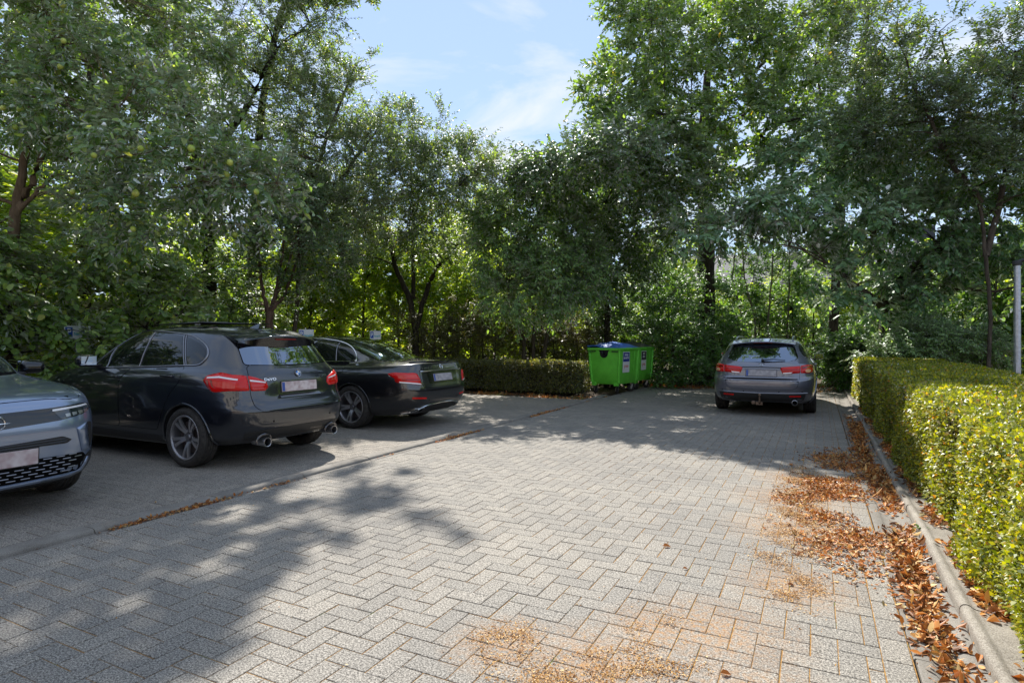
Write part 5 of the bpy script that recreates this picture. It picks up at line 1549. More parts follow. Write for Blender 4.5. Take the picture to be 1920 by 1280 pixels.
def twig_leaves(P, O, rng, twigs, per, tl, leaf, droop, fold, curl, kind, spread=.75, upn=.8, rise=.1, stick=.0035):
    """leafy twigs fanning out of every branch tip P in its direction O"""
    nb = len(P)
    O = np.repeat(O, twigs, 0); Pb = np.repeat(P, twigs, 0)
    n = nb * twigs
    D = nrm(O * .75 + rand_dirs(n, rng) * spread + np.array([0, 0, rise]))
    ln = tl * (.55 + .75 * rng.random(n))
    Pb = Pb + rng.normal(0, tl * .12, (n, 3))
    s = (np.arange(per) + .6) / per
    bend = np.array([0, 0, -1.0]) * droop
    pos = Pb[:, None] + D[:, None] * (ln[:, None, None] * s[None, :, None]) + bend * (ln[:, None, None] * (s[None, :, None] ** 2)) * .5
    Td = nrm(D[:, None] + bend * s[None, :, None])
    side = nrm(np.cross(D, np.array([0, 0, 1.0]) + rng.normal(0, .3, (n, 3))))[:, None] * np.where(np.arange(per) % 2 == 0, 1, -1)[None, :, None]
    T = Td * (.45 + .5 * s[None, :, None]) + side * .85 + rng.normal(0, .28, (n, per, 3)) + bend * .7
    Nn = np.array([0, 0, upn]) + O[:, None] * .35 + rng.normal(0, .38, (n, per, 3))
    m = n * per
    sz = (.7 + .5 * rng.random(m))
    V, F = leaf_geo(pos.reshape(m, 3), T.reshape(m, 3), Nn.reshape(m, 3), leaf[0] * sz, leaf[1] * sz * (.85 + .3 * rng.random(m)), fold * (.4 + rng.random(m)), curl * (rng.random(m) * 1.6 - .2), kind)
    tw = None
    if stick:
        a = nrm(np.cross(D, np.array([[.3, .2, 1.0]]))); b = np.cross(D, a)
        e = Pb + D * ln[:, None] + bend * ln[:, None] * .5
        Vt = np.concatenate([Pb + a * stick, Pb - a * stick * .5 + b * stick * .87, Pb - a * stick * .5 - b * stick * .87, e], 0)
        i = np.arange(n)
        Ft = np.concatenate([np.stack([i, i + n, i + 3 * n], 1), np.stack([i + n, i + 2 * n, i + 3 * n], 1), np.stack([i + 2 * n, i, i + 3 * n], 1)], 0)
        tw = (Vt, Ft)
    return V, F, tw

def plant(name, label, cat, base, trunk, lobes, leafm, barkm, nbr=200, twigs=6, per=12, tl=.45, leaf=(.08, .045),
          droop=.25, fold=.25, curl=.15, kind='quad', limbs=8, shell=.5, seed=1, group=None, spread=.75, upn=.8, rise=.1,
          limb_r=.35, trunk_sides=10, stick=.0035, extra=()):
    """a tree or shrub: trunk, limbs and a leafy crown, all relative to its foot"""
    rng = np.random.default_rng(seed)
    root = empty(name, base)
    tag(root, label, cat, group)
    trunks = trunk if trunk and isinstance(trunk[0], list) else ([trunk] if trunk else [])
    nodes = []; nr = []
    for t in trunks:
        a = np.array(t, float)
        s = np.linspace(0, len(a) - 1, max(2, (len(a) - 1) * 5 + 1))
        pts = np.stack([np.interp(s, np.arange(len(a)), a[:, c]) for c in range(4)], 1)
        pts[1:-1, :2] += rng.normal(0, .012, (len(pts) - 2, 2)) * (1 + pts[1:-1, 3:4] * 3)
        r = pts[:, 3].copy()
        if a[0, 2] < .05: r[0] *= 1.35; r[1] *= 1.08
        V, F = tube_np(pts[:, :3], r, trunk_sides)
        link('trunk', mesh_np('trunk', V, F), root, barkm, True)
        k = len(pts) // 3
        nodes.append(pts[k:, :3]); nr.append(r[k:])
    P, O, idx = lobe_points(lobes, nbr, rng, shell)
    if not trunks:
        nodes.append(np.array([[c[0] * .3, c[1] * .3, .02] for c, *_ in lobes])); nr.append(np.full(len(lobes), .03))
    nd = np.concatenate(nodes); rr = np.concatenate(nr)
    # main limbs: run from the trunk into each lobe
    lim = []
    order = rng.permutation(nbr)
    tg = []
    for l in range(len(lobes)):
        c = [i for i in order if idx[i] == l][:max(1, round(limbs / len(lobes)))]
        tg += c
    for i in tg:
        e = P[i] * .9 + np.array(lobes[idx[i]][0]) * .1
        cost = np.linalg.norm(nd - e, axis=1) + .6 * np.maximum(0, nd[:, 2] - e[2] + .3)
        j = int(np.argmin(cost))
        q = curve(nd[j], e, 9, .10, rng, .05)
        r0 = max(.012, rr[j] * (limb_r + .25 * rng.random()))
        rad = np.linspace(r0, max(.006, r0 * .25), 9)
        V, F = tube_np(q, rad, 7)
        if limbs: link('limb', mesh_np('limb', V, F), root, barkm, True)
        nodes.append(q[2:]); nr.append(rad[2:])
    nd = np.concatenate(nodes); rr = np.concatenate(nr)
    # branchlets
    br = []
    for i in range(nbr):
        cost = np.linalg.norm(nd - P[i], axis=1) + .5 * np.maximum(0, nd[:, 2] - P[i][2])
        j = int(np.argmin(cost))
        q = curve(nd[j], P[i], 5, .12, rng, .05)
        r0 = min(max(.005, rr[j] * .5), .022)
        br.append(tube_np(q, np.linspace(r0, .003, 5), 4))
    V, F, tw = twig_leaves(P, O, rng, twigs, per, tl, leaf, droop, fold, curl, kind, spread, upn, rise, stick)
    Vb, Fb = merge(br)
    parts_F = [F, Fb + len(V)]
    mi = [np.zeros(len(F)), np.ones(len(Fb))]
    Vs = [V, Vb]
    if tw:
        parts_F.append(tw[1] + len(V) + len(Vb)); mi.append(np.ones(len(tw[1]))); Vs.append(tw[0])
    # mesh_np wants faces grouped by size in the order given
    me = mesh_np('crown', np.concatenate(Vs), parts_F, np.concatenate(mi))
    o = link('crown', me, root, [leafm, barkm])
    o['kind'] = 'stuff'
    root['_nodes'] = 0
    del root['_nodes']
    return root, P, O
# ------------------------------------------------------------------ trees and shrubs
PLANTS = {}
PLANTS['apple'] = plant('apple_tree', 'apple tree bearing green apples, its warm brown stems rising beside the big-leaved hedge', 'tree', (-11.34, 4.76, 0),
    [[(0.0, 0.0, -0.05, 0.1), (0.05, 0.03, 2.05, 0.085), (0.1, 0.05, 3.39, 0.078), (0.19, 0.1, 3.98, 0.06), (0.35, 0.18, 5.07, 0.05), (0.64, 0.32, 6.07, 0.04), (0.72, 0.37, 6.75, 0.028)], [(0.1, 0.05, 3.37, 0.062), (0.34, 0.17, 3.85, 0.05), (0.52, 0.27, 4.4, 0.04), (0.64, 0.32, 4.9, 0.028)], [(0.11, 0.06, 3.36, 0.04), (0.45, 0.23, 3.77, 0.03), (0.62, 0.32, 3.98, 0.018)]],
    [((0.19, 0.1, 5.82), (1.32, 1.32, 1.43), 1), ((1.61, 0.82, 6.41), (1.48, 1.48, 1.01), 1), ((1.88, 0.29, 4.83), (1.09, 1.09, 0.86), 1), ((3.5, 0.44, 4.09), (1.15, 1.15, 0.81), 1.3), ((4.43, 0.81, 3.48), (0.67, 0.67, 0.58), 1), ((2.67, 0.36, 3.2), (0.84, 0.84, 0.53), 1), ((-0.78, -0.4, 5.07), (0.93, 0.93, 2.18), 0.7), ((-0.25, 0.43, 7.83), (2.13, 2.13, 1.06), 0.8)],
    LM_APPLE, M_BARK_WARM, nbr=430, twigs=7, per=10, tl=0.42, leaf=(0.105, 0.06), kind='oval', limbs=18, seed=3, droop=0.3, shell=0.45, limb_r=0.2)
PLANTS['p1'] = plant('leafy_tree', 'tall dark tree rising behind the apple tree', 'tree', (-16.48, 8.42, 0),
    [[(0.0, 0.0, -0.05, 0.2), (0.12, 0.06, 4.57, 0.16), (0.24, 0.12, 7.25, 0.1), (0.3, 0.15, 9.93, 0.06)]],
    [((-0.36, -0.18, 9.4), (3.22, 3.22, 2.68), 1), ((-2.74, -1.4, 7.92), (2.48, 2.48, 3.21), 1), ((0.36, 0.18, 6.45), (2.85, 2.85, 2.14), 1), ((-1.07, -0.55, 11.94), (3.72, 3.72, 2.01), 1)],
    LM_DARK, M_BARK_DARK, nbr=330, twigs=7, per=12, tl=0.6, leaf=(0.12, 0.075), limbs=10, seed=4, shell=0.4)
PLANTS['p2'] = plant('leafy_tree', 'tall fine-leaved tree with a dark trunk between the apple tree and the pollard', 'tree', (-12.82, 9.73, 0),
    [[(-0.23, -0.12, -0.05, 0.16), (-0.35, -0.18, 4.47, 0.13), (-0.69, -0.35, 6.54, 0.1), (-1.04, -0.53, 8.35, 0.09), (-1.41, -0.72, 9.39, 0.08), (-1.5, -0.77, 11.2, 0.06)], [(-0.46, -0.24, 5.37, 0.09), (0.35, 0.18, 6.8, 0.07), (1.15, 0.59, 8.48, 0.05)]],
    [((-1.04, -0.53, 8.87), (1.8, 1.8, 1.81), 1), ((0.58, 0.29, 9.13), (1.8, 1.8, 1.81), 1), ((0.0, 0.0, 7.06), (1.8, 1.8, 1.42), 1), ((1.61, 0.82, 8.87), (1.08, 1.08, 1.42), 0.8), ((1.93, 1.21, 9.37), (0.85, 0.85, 0.92), 0.5), ((1.38, 0.71, 6.93), (1.2, 1.2, 1.42), 1), ((-0.46, -0.24, 5.37), (1.56, 1.56, 1.17), 1), ((0.23, 0.12, 10.81), (2.16, 2.16, 1.29), 0.7)],
    LM_FINE, M_BARK_DARK, nbr=430, twigs=8, per=13, tl=0.45, leaf=(0.085, 0.04), limbs=16, seed=5, shell=0.3, droop=0.3)
PLANTS['p3'] = plant('leafy_tree', 'tallest tree at the back of the bays, its unseen high boughs added to cast the dappled shade', 'tree', (-13.17, 10.79, 0),
    [[(0.0, 0.0, -0.05, 0.13), (0.05, 0.03, 4.7, 0.11), (0.25, 0.13, 7.49, 0.09), (0.62, 0.32, 9.72, 0.07), (1.12, 0.57, 11.11, 0.06)], [(0.62, 0.32, 9.44, 0.05), (1.36, 0.7, 11.11, 0.045), (2.11, 1.08, 12.36, 0.035)]],
    [((1.92, -0.06, 10.72), (1.0, 1.0, 1.0), 1.1), ((2.37, 0.35, 10.72), (0.8, 0.8, 0.8), 1.1), ((2.58, 0.92, 10.72), (0.6, 0.6, 0.6), 1.2), ((3.02, 1.25, 10.72), (0.42, 0.42, 0.42), 1.2), ((2.9, 2.39, 12.44), (0.3, 0.3, 0.3), 1.2), ((2.99, 2.81, 12.44), (0.22, 0.22, 0.22), 1.2), ((2.24, 3.62, 12.44), (0.3, 0.3, 0.3), 1), ((3.13, 3.12, 12.98), (0.15, 0.15, 0.15), 1.3), ((3.35, 3.18, 13.19), (0.1, 0.1, 0.1), 1.4), ((3.46, 3.31, 13.51), (0.08, 0.08, 0.08), 1.5), ((3.59, 0.71, 11.26), (0.3, 0.3, 0.3), 1.2), ((3.88, 0.83, 11.26), (0.22, 0.22, 0.22), 1.2), ((4.28, 0.88, 11.58), (0.12, 0.12, 0.12), 1.5), ((4.41, 0.86, 11.8), (0.09, 0.09, 0.09), 1.6), ((3.97, 0.2, 11.26), (0.24, 0.24, 0.24), 1.3), ((4.14, 0.17, 11.58), (0.15, 0.15, 0.15), 1.4), ((4.28, 0.22, 11.9), (0.12, 0.12, 0.12), 1.6), ((4.03, -0.14, 11.26), (0.3, 0.3, 0.3), 1.2), ((4.16, -0.21, 11.58), (0.3, 0.3, 0.3), 1.2), ((4.06, -0.39, 11.58), (0.34, 0.34, 0.34), 1.2), ((3.89, -0.41, 11.8), (0.34, 0.34, 0.34), 1.2), ((4.2, -0.23, 11.9), (0.22, 0.22, 0.22), 1.2), ((3.06, -0.4, 11.26), (0.42, 0.42, 0.42), 1), ((3.07, -0.12, 11.26), (0.45, 0.45, 0.45), 1), ((3.17, 0.25, 11.26), (0.42, 0.42, 0.42), 1.1), ((3.51, -0.54, 11.58), (0.4, 0.4, 0.4), 1), ((3.64, -0.34, 11.47), (0.22, 0.22, 0.22), 1), ((3.24, -0.76, 11.26), (0.5, 0.5, 0.5), 1), ((1.86, -0.3, 11.26), (0.7, 0.7, 0.7), 1)],  # boughs above the view, shaped along sun rays to cast the foreground dapples
    LM_FINE, M_BARK_DARK, nbr=330, twigs=6, per=11, tl=0.24, leaf=(0.095, 0.055), limbs=40, limb_r=0.18, seed=55, shell=0.5, droop=0.3)
PLANTS['p4'] = plant('leafy_tree', 'slender upright tree with loose leafy tips against the open sky', 'tree', (-11.28, 10.63, 0),
    [[(-0.17, -0.09, -0.05, 0.055), (0.0, 0.0, 3.45, 0.05), (0.35, 0.18, 5.4, 0.045), (0.81, 0.42, 6.97, 0.035), (1.25, 0.64, 8.14, 0.02)], [(0.02, 0.01, 3.58, 0.06), (0.7, 0.36, 5.01, 0.05), (1.39, 0.71, 6.05, 0.035), (1.8, 0.92, 6.71, 0.015)]],
    [((0.46, 0.24, 6.44), (0.84, 0.84, 1.3), 1), ((1.02, 0.52, 7.49), (0.46, 0.46, 1.04), 0.6), ((1.42, 0.72, 8.14), (0.22, 0.22, 0.52), 0.25), ((1.51, 0.77, 5.79), (0.84, 0.84, 0.91), 1), ((0.0, 0.0, 5.01), (1.21, 1.21, 1.17), 1), ((0.93, 0.47, 4.49), (1.09, 1.09, 1.04), 1), ((1.63, 0.83, 6.44), (0.48, 0.48, 0.52), 0.4), ((-0.11, 0.28, 7.88), (0.74, 0.74, 0.93), 0.6)],
    LM_FINE, M_BARK, nbr=430, twigs=7, per=13, tl=0.42, leaf=(0.08, 0.036), limbs=14, seed=6, shell=0.2, droop=0.1, rise=0.5, spread=0.6)
PLANTS['p5'] = plant('pollard_tree', 'pollarded tree with a short reddish trunk and a fan of straight shoots', 'tree', (-10.86, 9.39, 0),
    [[(0.0, 0.0, -0.05, 0.085), (0.0, 0.0, 1.84, 0.08), (0.01, 0.01, 2.1, 0.1)], [(0.0, 0.0, 2.02, 0.055), (-0.11, -0.05, 2.37, 0.04), (-0.19, -0.1, 3.03, 0.03), (-0.24, -0.12, 3.74, 0.02)], [(0.01, 0.01, 2.08, 0.05), (0.11, 0.05, 2.37, 0.04), (0.24, 0.12, 3.15, 0.03), (0.33, 0.17, 3.86, 0.02)], [(0.02, 0.01, 2.05, 0.05), (0.32, 0.16, 2.43, 0.035), (0.53, 0.27, 3.15, 0.028), (0.65, 0.33, 3.86, 0.02)], [(0.01, 0.01, 2.08, 0.04), (0.18, 0.09, 2.49, 0.03), (0.42, 0.22, 3.26, 0.025), (0.74, 0.38, 4.45, 0.015)]],
    [((0.16, 0.08, 3.74), (0.66, 0.66, 0.83), 1), ((0.69, 0.35, 3.98), (0.66, 0.66, 0.83), 1), ((-0.37, -0.19, 3.26), (0.55, 0.55, 0.71), 1), ((1.11, 0.57, 3.26), (0.66, 0.66, 0.71), 1), ((0.13, 0.41, 4.52), (0.79, 0.79, 0.61), 1), ((-0.73, -0.04, 2.33), (0.45, 0.45, 0.49), 0.8), ((0.3, 0.72, 2.53), (0.4, 0.4, 0.49), 0.7)],
    LM_DARK, M_BARK_RED, nbr=190, twigs=7, per=12, tl=0.38, leaf=(0.075, 0.045), limbs=10, seed=7, shell=0.25, kind='quad', rise=0.4)
PLANTS['p6'] = plant('leafy_tree', 'forked dark-trunked tree leaning over the black saloon', 'tree', (-10.69, 14.75, 0),
    [[(0.0, 0.0, -0.05, 0.12), (-0.1, -0.05, 1.67, 0.105), (-0.24, -0.12, 2.64, 0.09), (-0.57, -0.29, 3.44, 0.075), (-0.86, -0.44, 4.57, 0.055), (-1.22, -0.62, 6.17, 0.04)], [(-0.04, -0.02, 1.75, 0.075), (0.21, 0.11, 2.96, 0.08), (0.5, 0.26, 3.6, 0.06), (0.93, 0.48, 4.08, 0.045), (1.36, 0.69, 4.89, 0.03)], [(-0.14, -0.07, 2.64, 0.07), (-0.14, -0.07, 5.21, 0.05), (-0.21, -0.11, 6.33, 0.04), (-0.14, -0.07, 7.78, 0.02)]],
    [((-0.36, -1.87, 5.19), (1.5, 1.5, 1.33), 1), ((1.12, -1.67, 5.79), (1.32, 1.32, 1.43), 1), ((0.87, -1.8, 6.93), (1.06, 1.06, 0.86), 0.9), ((2.46, -1.66, 5.62), (1.02, 1.02, 1.1), 1), ((3.43, -2.74, 5.26), (0.69, 0.69, 0.55), 1.1), ((3.27, -1.14, 5.3), (0.49, 0.49, 0.5), 0.8), ((2.95, -1.41, 6.24), (0.57, 0.57, 0.62), 0.5), ((2.97, -0.73, 6.36), (0.29, 0.29, 0.34), 0.1), ((0.36, -2.06, 7.21), (0.79, 0.79, 0.71), 0.6), ((1.92, -1.71, 6.86), (0.75, 0.75, 0.61), 0.4), ((0.8, -0.72, 4.54), (1.83, 1.83, 0.91), 1), ((-1.93, -0.99, 4.73), (1.34, 1.34, 1.12), 1)],
    LM_FINE, M_BARK_DARK, nbr=520, twigs=8, per=12, tl=0.42, leaf=(0.085, 0.042), limbs=16, seed=8, shell=0.25, droop=0.25, rise=0.25)
PLANTS['p7'] = plant('leafy_shrub', 'light green large shrub with drooping leaf sprays beside the containers', 'shrub', (-7.36, 15.78, 0),
    [[(-0.21, -0.11, -0.05, 0.07), (-0.28, -0.14, 1.97, 0.05), (-0.55, -0.28, 3.22, 0.035)], [(0.14, 0.07, -0.05, 0.07), (0.42, 0.21, 1.97, 0.05), (0.55, 0.28, 3.22, 0.035)], [(0.0, 0.0, -0.05, 0.06), (0.0, 0.0, 2.6, 0.05), (0.0, 0.0, 4.31, 0.03)]],
    [((0.49, -1.55, 4.46), (1.24, 1.24, 0.92), 1), ((1.26, -1.38, 3.73), (0.97, 0.97, 0.97), 1), ((-0.08, -1.84, 3.76), (0.78, 0.78, 0.85), 1), ((1.54, -1.35, 2.81), (0.77, 0.77, 0.69), 1), ((0.8, -1.72, 2.74), (1.09, 1.09, 0.76), 1), ((-0.3, -1.72, 4.79), (0.66, 0.66, 0.57), 1), ((1.74, -0.91, 4.18), (0.65, 0.65, 0.78), 1), ((0.1, -1.86, 2.48), (0.65, 0.65, 0.63), 1), ((2.13, -0.94, 3.03), (0.52, 0.52, 0.7), 1)],
    LM_ELDER, M_BARK, nbr=430, twigs=6, per=10, tl=0.46, leaf=(0.12, 0.062), kind='oval', limbs=10, seed=9, shell=0.7, droop=0.45, upn=1.0)
PLANTS['p8'] = plant('leafy_tree', 'round dark-leaved tree behind the green containers', 'tree', (-5.74, 17.73, 0),
    [[(0.0, 0.0, -0.05, 0.1), (-0.03, -0.01, 3.32, 0.085), (-0.15, -0.07, 5.62, 0.06), (-0.29, -0.15, 6.94, 0.04)], [(-0.03, -0.01, 2.67, 0.06), (0.44, 0.22, 4.14, 0.045), (0.88, 0.45, 5.29, 0.03)]],
    [((0.87, -4.84, 5.55), (0.91, 0.91, 0.59), 1.2), ((-0.1, -4.77, 5.34), (0.73, 0.73, 0.48), 1.2), ((1.94, -5.07, 5.45), (0.81, 0.81, 0.64), 1.2), ((-0.09, -3.98, 5.35), (0.98, 0.98, 0.67), 1), ((2.28, -3.33, 5.35), (0.83, 0.83, 0.77), 1), ((0.62, -1.93, 5.75), (1.35, 1.35, 1.02), 1), ((1.0, -0.61, 4.93), (1.29, 1.29, 1.4), 1), ((-0.38, -1.32, 4.93), (1.29, 1.29, 1.24), 1), ((0.15, 0.07, 3.65), (1.37, 1.37, 1.15), 1), ((2.55, -1.5, 4.76), (0.79, 0.79, 0.99), 1), ((2.89, -1.89, 5.62), (0.76, 0.76, 0.69), 1)],
    LM_MAPLE2, M_BARK_DARK, nbr=600, twigs=7, per=11, tl=0.48, leaf=(0.115, 0.07), limbs=20, seed=10, shell=0.45)
PLANTS['p9'] = plant('oak_tree', 'tall oak with a thick dark trunk and spreading boughs against the sky', 'tree', (-3.14, 19.51, 0),
    [[(0.0, 0.0, -0.05, 0.31), (0.0, 0.0, 2.02, 0.28), (0.03, 0.02, 4.54, 0.25), (0.0, 0.0, 6.55, 0.19), (-0.06, -0.03, 8.06, 0.15), (0.12, 0.06, 10.08, 0.1), (0.19, 0.1, 11.76, 0.07)], [(-0.03, -0.02, 7.9, 0.11), (-0.48, -0.24, 8.32, 0.09), (-1.23, -0.63, 8.48, 0.06), (-2.12, -1.08, 8.9, 0.04), (-3.02, -1.54, 9.57, 0.025)], [(-0.01, -0.01, 7.73, 0.12), (0.34, 0.18, 8.48, 0.09), (0.87, 0.44, 9.24, 0.07), (1.76, 0.9, 10.25, 0.05), (2.36, 1.21, 11.09, 0.035)], [(-0.03, -0.02, 7.39, 0.1), (-0.78, -0.4, 8.06, 0.07), (-1.52, -0.78, 9.57, 0.05), (-1.82, -0.93, 10.75, 0.03)]],
    [((-1.26, -5.7, 7.43), (0.83, 0.83, 0.51), 1), ((-1.86, -6.0, 7.72), (0.35, 0.35, 0.31), 0.5), ((-0.69, -5.41, 6.53), (0.94, 0.94, 0.57), 1.3), ((-0.47, -4.73, 8.43), (1.04, 1.04, 0.59), 1), ((-0.88, -4.94, 9.29), (0.61, 0.61, 0.53), 0.8), ((-0.09, -2.29, 10.21), (1.11, 1.11, 0.68), 1), ((0.22, -3.25, 8.27), (1.04, 1.04, 0.56), 1), ((0.01, -3.92, 7.03), (0.88, 0.88, 0.48), 1), ((1.29, -2.71, 9.4), (0.98, 0.98, 0.63), 1), ((1.48, -2.61, 7.99), (0.98, 0.98, 0.56), 1), ((2.44, -1.0, 10.51), (1.18, 1.18, 0.75), 1), ((2.14, -1.71, 8.92), (0.81, 0.81, 0.58), 1), ((1.86, -2.42, 7.0), (1.17, 1.17, 0.63), 1), ((2.8, -1.94, 7.99), (0.78, 0.78, 0.63), 1), ((-0.13, -4.78, 5.86), (0.9, 0.9, 0.52), 1.2), ((0.1, -3.32, 11.51), (2.61, 2.61, 0.85), 0.9), ((-1.06, -4.81, 5.78), (0.74, 0.74, 0.47), 1), ((0.78, -2.41, 6.16), (0.81, 0.81, 0.58), 1)],
    LM_OAK, M_BARK_DARK, nbr=520, twigs=7, per=11, tl=0.52, leaf=(0.135, 0.08), limbs=26, seed=11, shell=0.6, droop=0.15, spread=0.9, limb_r=0.28)
PLANTS['p10'] = plant('chestnut_tree', 'broad chestnut with low hanging boughs and a thick trunk behind the clipped hedge', 'tree', (1.64, 18.24, 0),
    [[(0.0, 0.0, -0.05, 0.2), (-0.02, -0.01, 1.22, 0.175), (0.0, 0.0, 2.33, 0.165), (0.27, -0.2, 2.85, 0.17), (0.83, -0.25, 3.49, 0.14), (1.49, -0.14, 4.12, 0.1), (2.43, 0.34, 4.77, 0.06)], [(-0.04, -0.02, 2.19, 0.12), (-0.35, -0.74, 2.43, 0.1), (-0.87, -1.79, 2.7, 0.08), (-1.33, -2.7, 3.08, 0.05)], [(-0.01, -0.01, 2.26, 0.13), (-0.18, -0.09, 3.57, 0.1), (-0.55, -0.28, 4.96, 0.07), (-0.8, -0.41, 6.34, 0.04)]],
    [((-0.88, -2.13, 4.11), (1.27, 1.27, 0.75), 1), ((-2.19, -3.59, 4.33), (0.99, 0.99, 0.47), 1.2), ((-3.0, -4.34, 4.15), (0.91, 0.91, 0.42), 1.2), ((-3.81, -4.87, 3.67), (0.64, 0.64, 0.32), 1.1), ((0.3, -0.97, 4.21), (1.32, 1.32, 1.04), 1), ((1.45, -0.38, 4.47), (1.2, 1.2, 0.91), 1), ((2.55, -0.05, 4.04), (1.06, 1.06, 0.89), 1), ((0.53, -0.85, 2.91), (1.08, 1.08, 0.58), 1), ((-1.12, -2.82, 2.57), (0.5, 0.5, 0.54), 0.5), ((1.91, -0.15, 3.43), (0.96, 0.96, 0.52), 1), ((-0.41, -1.56, 2.38), (0.71, 0.71, 0.51), 1.1), ((0.99, -0.62, 2.4), (0.84, 0.84, 0.58), 1.1), ((2.37, 0.09, 2.66), (0.72, 0.72, 0.65), 0.9), ((-1.55, -2.81, 3.2), (0.68, 0.68, 0.55), 1), ((-0.31, -0.16, 6.06), (1.41, 1.41, 1.11), 1), ((-1.66, -1.41, 5.91), (1.36, 1.36, 0.94), 1), ((1.17, 0.6, 5.93), (1.41, 1.41, 0.97), 1)],
    LM_CHEST, M_BARK, nbr=560, twigs=6, per=9, tl=0.4, leaf=(0.155, 0.085), kind='oval', limbs=20, seed=12, shell=0.5, droop=0.45, upn=1.2, fold=0.12, limb_r=0.25)
PLANTS['p11'] = plant('cherry_tree', 'upright cherry tree with pale crooked branches above the lamp post', 'tree', (3.34, 16.53, 0),
    [[(0.0, 0.0, -0.05, 0.042), (0.06, 0.03, 2.31, 0.04), (-0.08, -0.04, 3.72, 0.038), (-0.19, -0.1, 4.78, 0.034), (-0.52, -0.27, 6.55, 0.028), (-0.94, -0.48, 8.2, 0.018)], [(-0.02, -0.01, 3.25, 0.07), (0.26, 0.13, 4.43, 0.06), (0.52, 0.27, 5.96, 0.045), (0.58, 0.29, 7.73, 0.03)], [(-0.1, -0.05, 4.43, 0.06), (-0.73, -0.38, 5.37, 0.045), (-1.36, -0.7, 6.79, 0.03), (-1.78, -0.91, 8.2, 0.015)]],
    [((-1.68, -0.86, 7.38), (0.65, 0.65, 1.06), 1), ((-1.99, -1.02, 8.44), (0.44, 0.44, 0.71), 0.5), ((-1.15, -0.59, 6.2), (0.87, 0.87, 0.94), 1), ((-0.52, -0.27, 6.67), (0.76, 0.76, 1.06), 1), ((-0.84, -0.43, 7.96), (0.38, 0.38, 0.71), 0.4), ((0.21, 0.11, 6.79), (0.76, 0.76, 1.3), 1), ((0.63, 0.32, 7.96), (0.65, 0.65, 0.94), 1), ((0.0, 0.0, 5.25), (0.98, 0.98, 0.94), 1), ((-2.28, -0.71, 6.34), (0.79, 0.79, 0.85), 1), ((0.84, 0.43, 5.37), (0.87, 0.87, 1.18), 1)],
    LM_CHERRY, M_BARK, nbr=400, twigs=8, per=13, tl=0.5, leaf=(0.1, 0.042), limbs=18, limb_r=0.4, seed=13, shell=0.3, droop=0.3, rise=0.45, spread=0.6, kind='quad')
PLANTS['p12'] = plant('leafy_tree', 'tall airy tree between the oak and the cherry, its twigs reaching above the frame', 'tree', (0.4, 20.42, 0),
    [[(0.0, 0.0, -0.05, 0.15), (0.14, 0.07, 4.41, 0.12), (0.43, 0.22, 7.14, 0.09), (0.86, 0.44, 10.03, 0.05), (1.14, 0.58, 12.6, 0.03)], [(0.17, 0.09, 5.21, 0.07), (-0.14, -0.07, 7.46, 0.05), (-0.43, -0.22, 9.71, 0.03)]],
    [((0.14, 0.07, 8.91), (1.19, 1.19, 1.77), 1), ((0.86, 0.44, 10.35), (0.89, 0.89, 1.45), 1), ((-0.43, -0.22, 10.67), (0.89, 0.89, 1.29), 1), ((0.57, 0.29, 6.98), (1.34, 1.34, 1.12), 1), ((1.43, 0.73, 8.42), (1.04, 1.04, 1.29), 1), ((0.57, 0.29, 12.28), (1.49, 1.49, 0.96), 1)],
    LM_CHERRY, M_BARK, nbr=300, twigs=7, per=13, tl=0.6, leaf=(0.12, 0.055), limbs=10, seed=14, shell=0.3, rise=0.4, spread=0.65)
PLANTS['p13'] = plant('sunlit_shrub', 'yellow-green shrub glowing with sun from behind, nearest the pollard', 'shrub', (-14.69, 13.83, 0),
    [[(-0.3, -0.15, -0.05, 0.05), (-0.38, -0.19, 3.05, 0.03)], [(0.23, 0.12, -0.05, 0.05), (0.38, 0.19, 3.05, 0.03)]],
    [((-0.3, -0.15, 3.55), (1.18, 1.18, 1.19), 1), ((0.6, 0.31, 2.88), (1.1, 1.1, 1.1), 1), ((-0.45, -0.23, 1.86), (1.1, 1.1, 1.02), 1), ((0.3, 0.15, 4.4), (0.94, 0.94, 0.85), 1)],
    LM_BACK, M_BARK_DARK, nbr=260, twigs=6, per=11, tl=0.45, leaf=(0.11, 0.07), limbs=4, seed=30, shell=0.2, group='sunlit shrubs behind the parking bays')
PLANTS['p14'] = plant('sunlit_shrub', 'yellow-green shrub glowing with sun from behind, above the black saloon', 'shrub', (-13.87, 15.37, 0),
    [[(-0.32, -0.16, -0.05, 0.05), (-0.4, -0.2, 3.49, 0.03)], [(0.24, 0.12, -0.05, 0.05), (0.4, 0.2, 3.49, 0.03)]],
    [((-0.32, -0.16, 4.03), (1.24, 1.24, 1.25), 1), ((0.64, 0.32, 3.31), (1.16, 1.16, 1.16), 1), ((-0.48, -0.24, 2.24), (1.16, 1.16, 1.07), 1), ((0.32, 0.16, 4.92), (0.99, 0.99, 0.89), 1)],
    LM_BACK, M_BARK_DARK, nbr=260, twigs=6, per=11, tl=0.45, leaf=(0.11, 0.07), limbs=4, seed=31, shell=0.2, group='sunlit shrubs behind the parking bays')
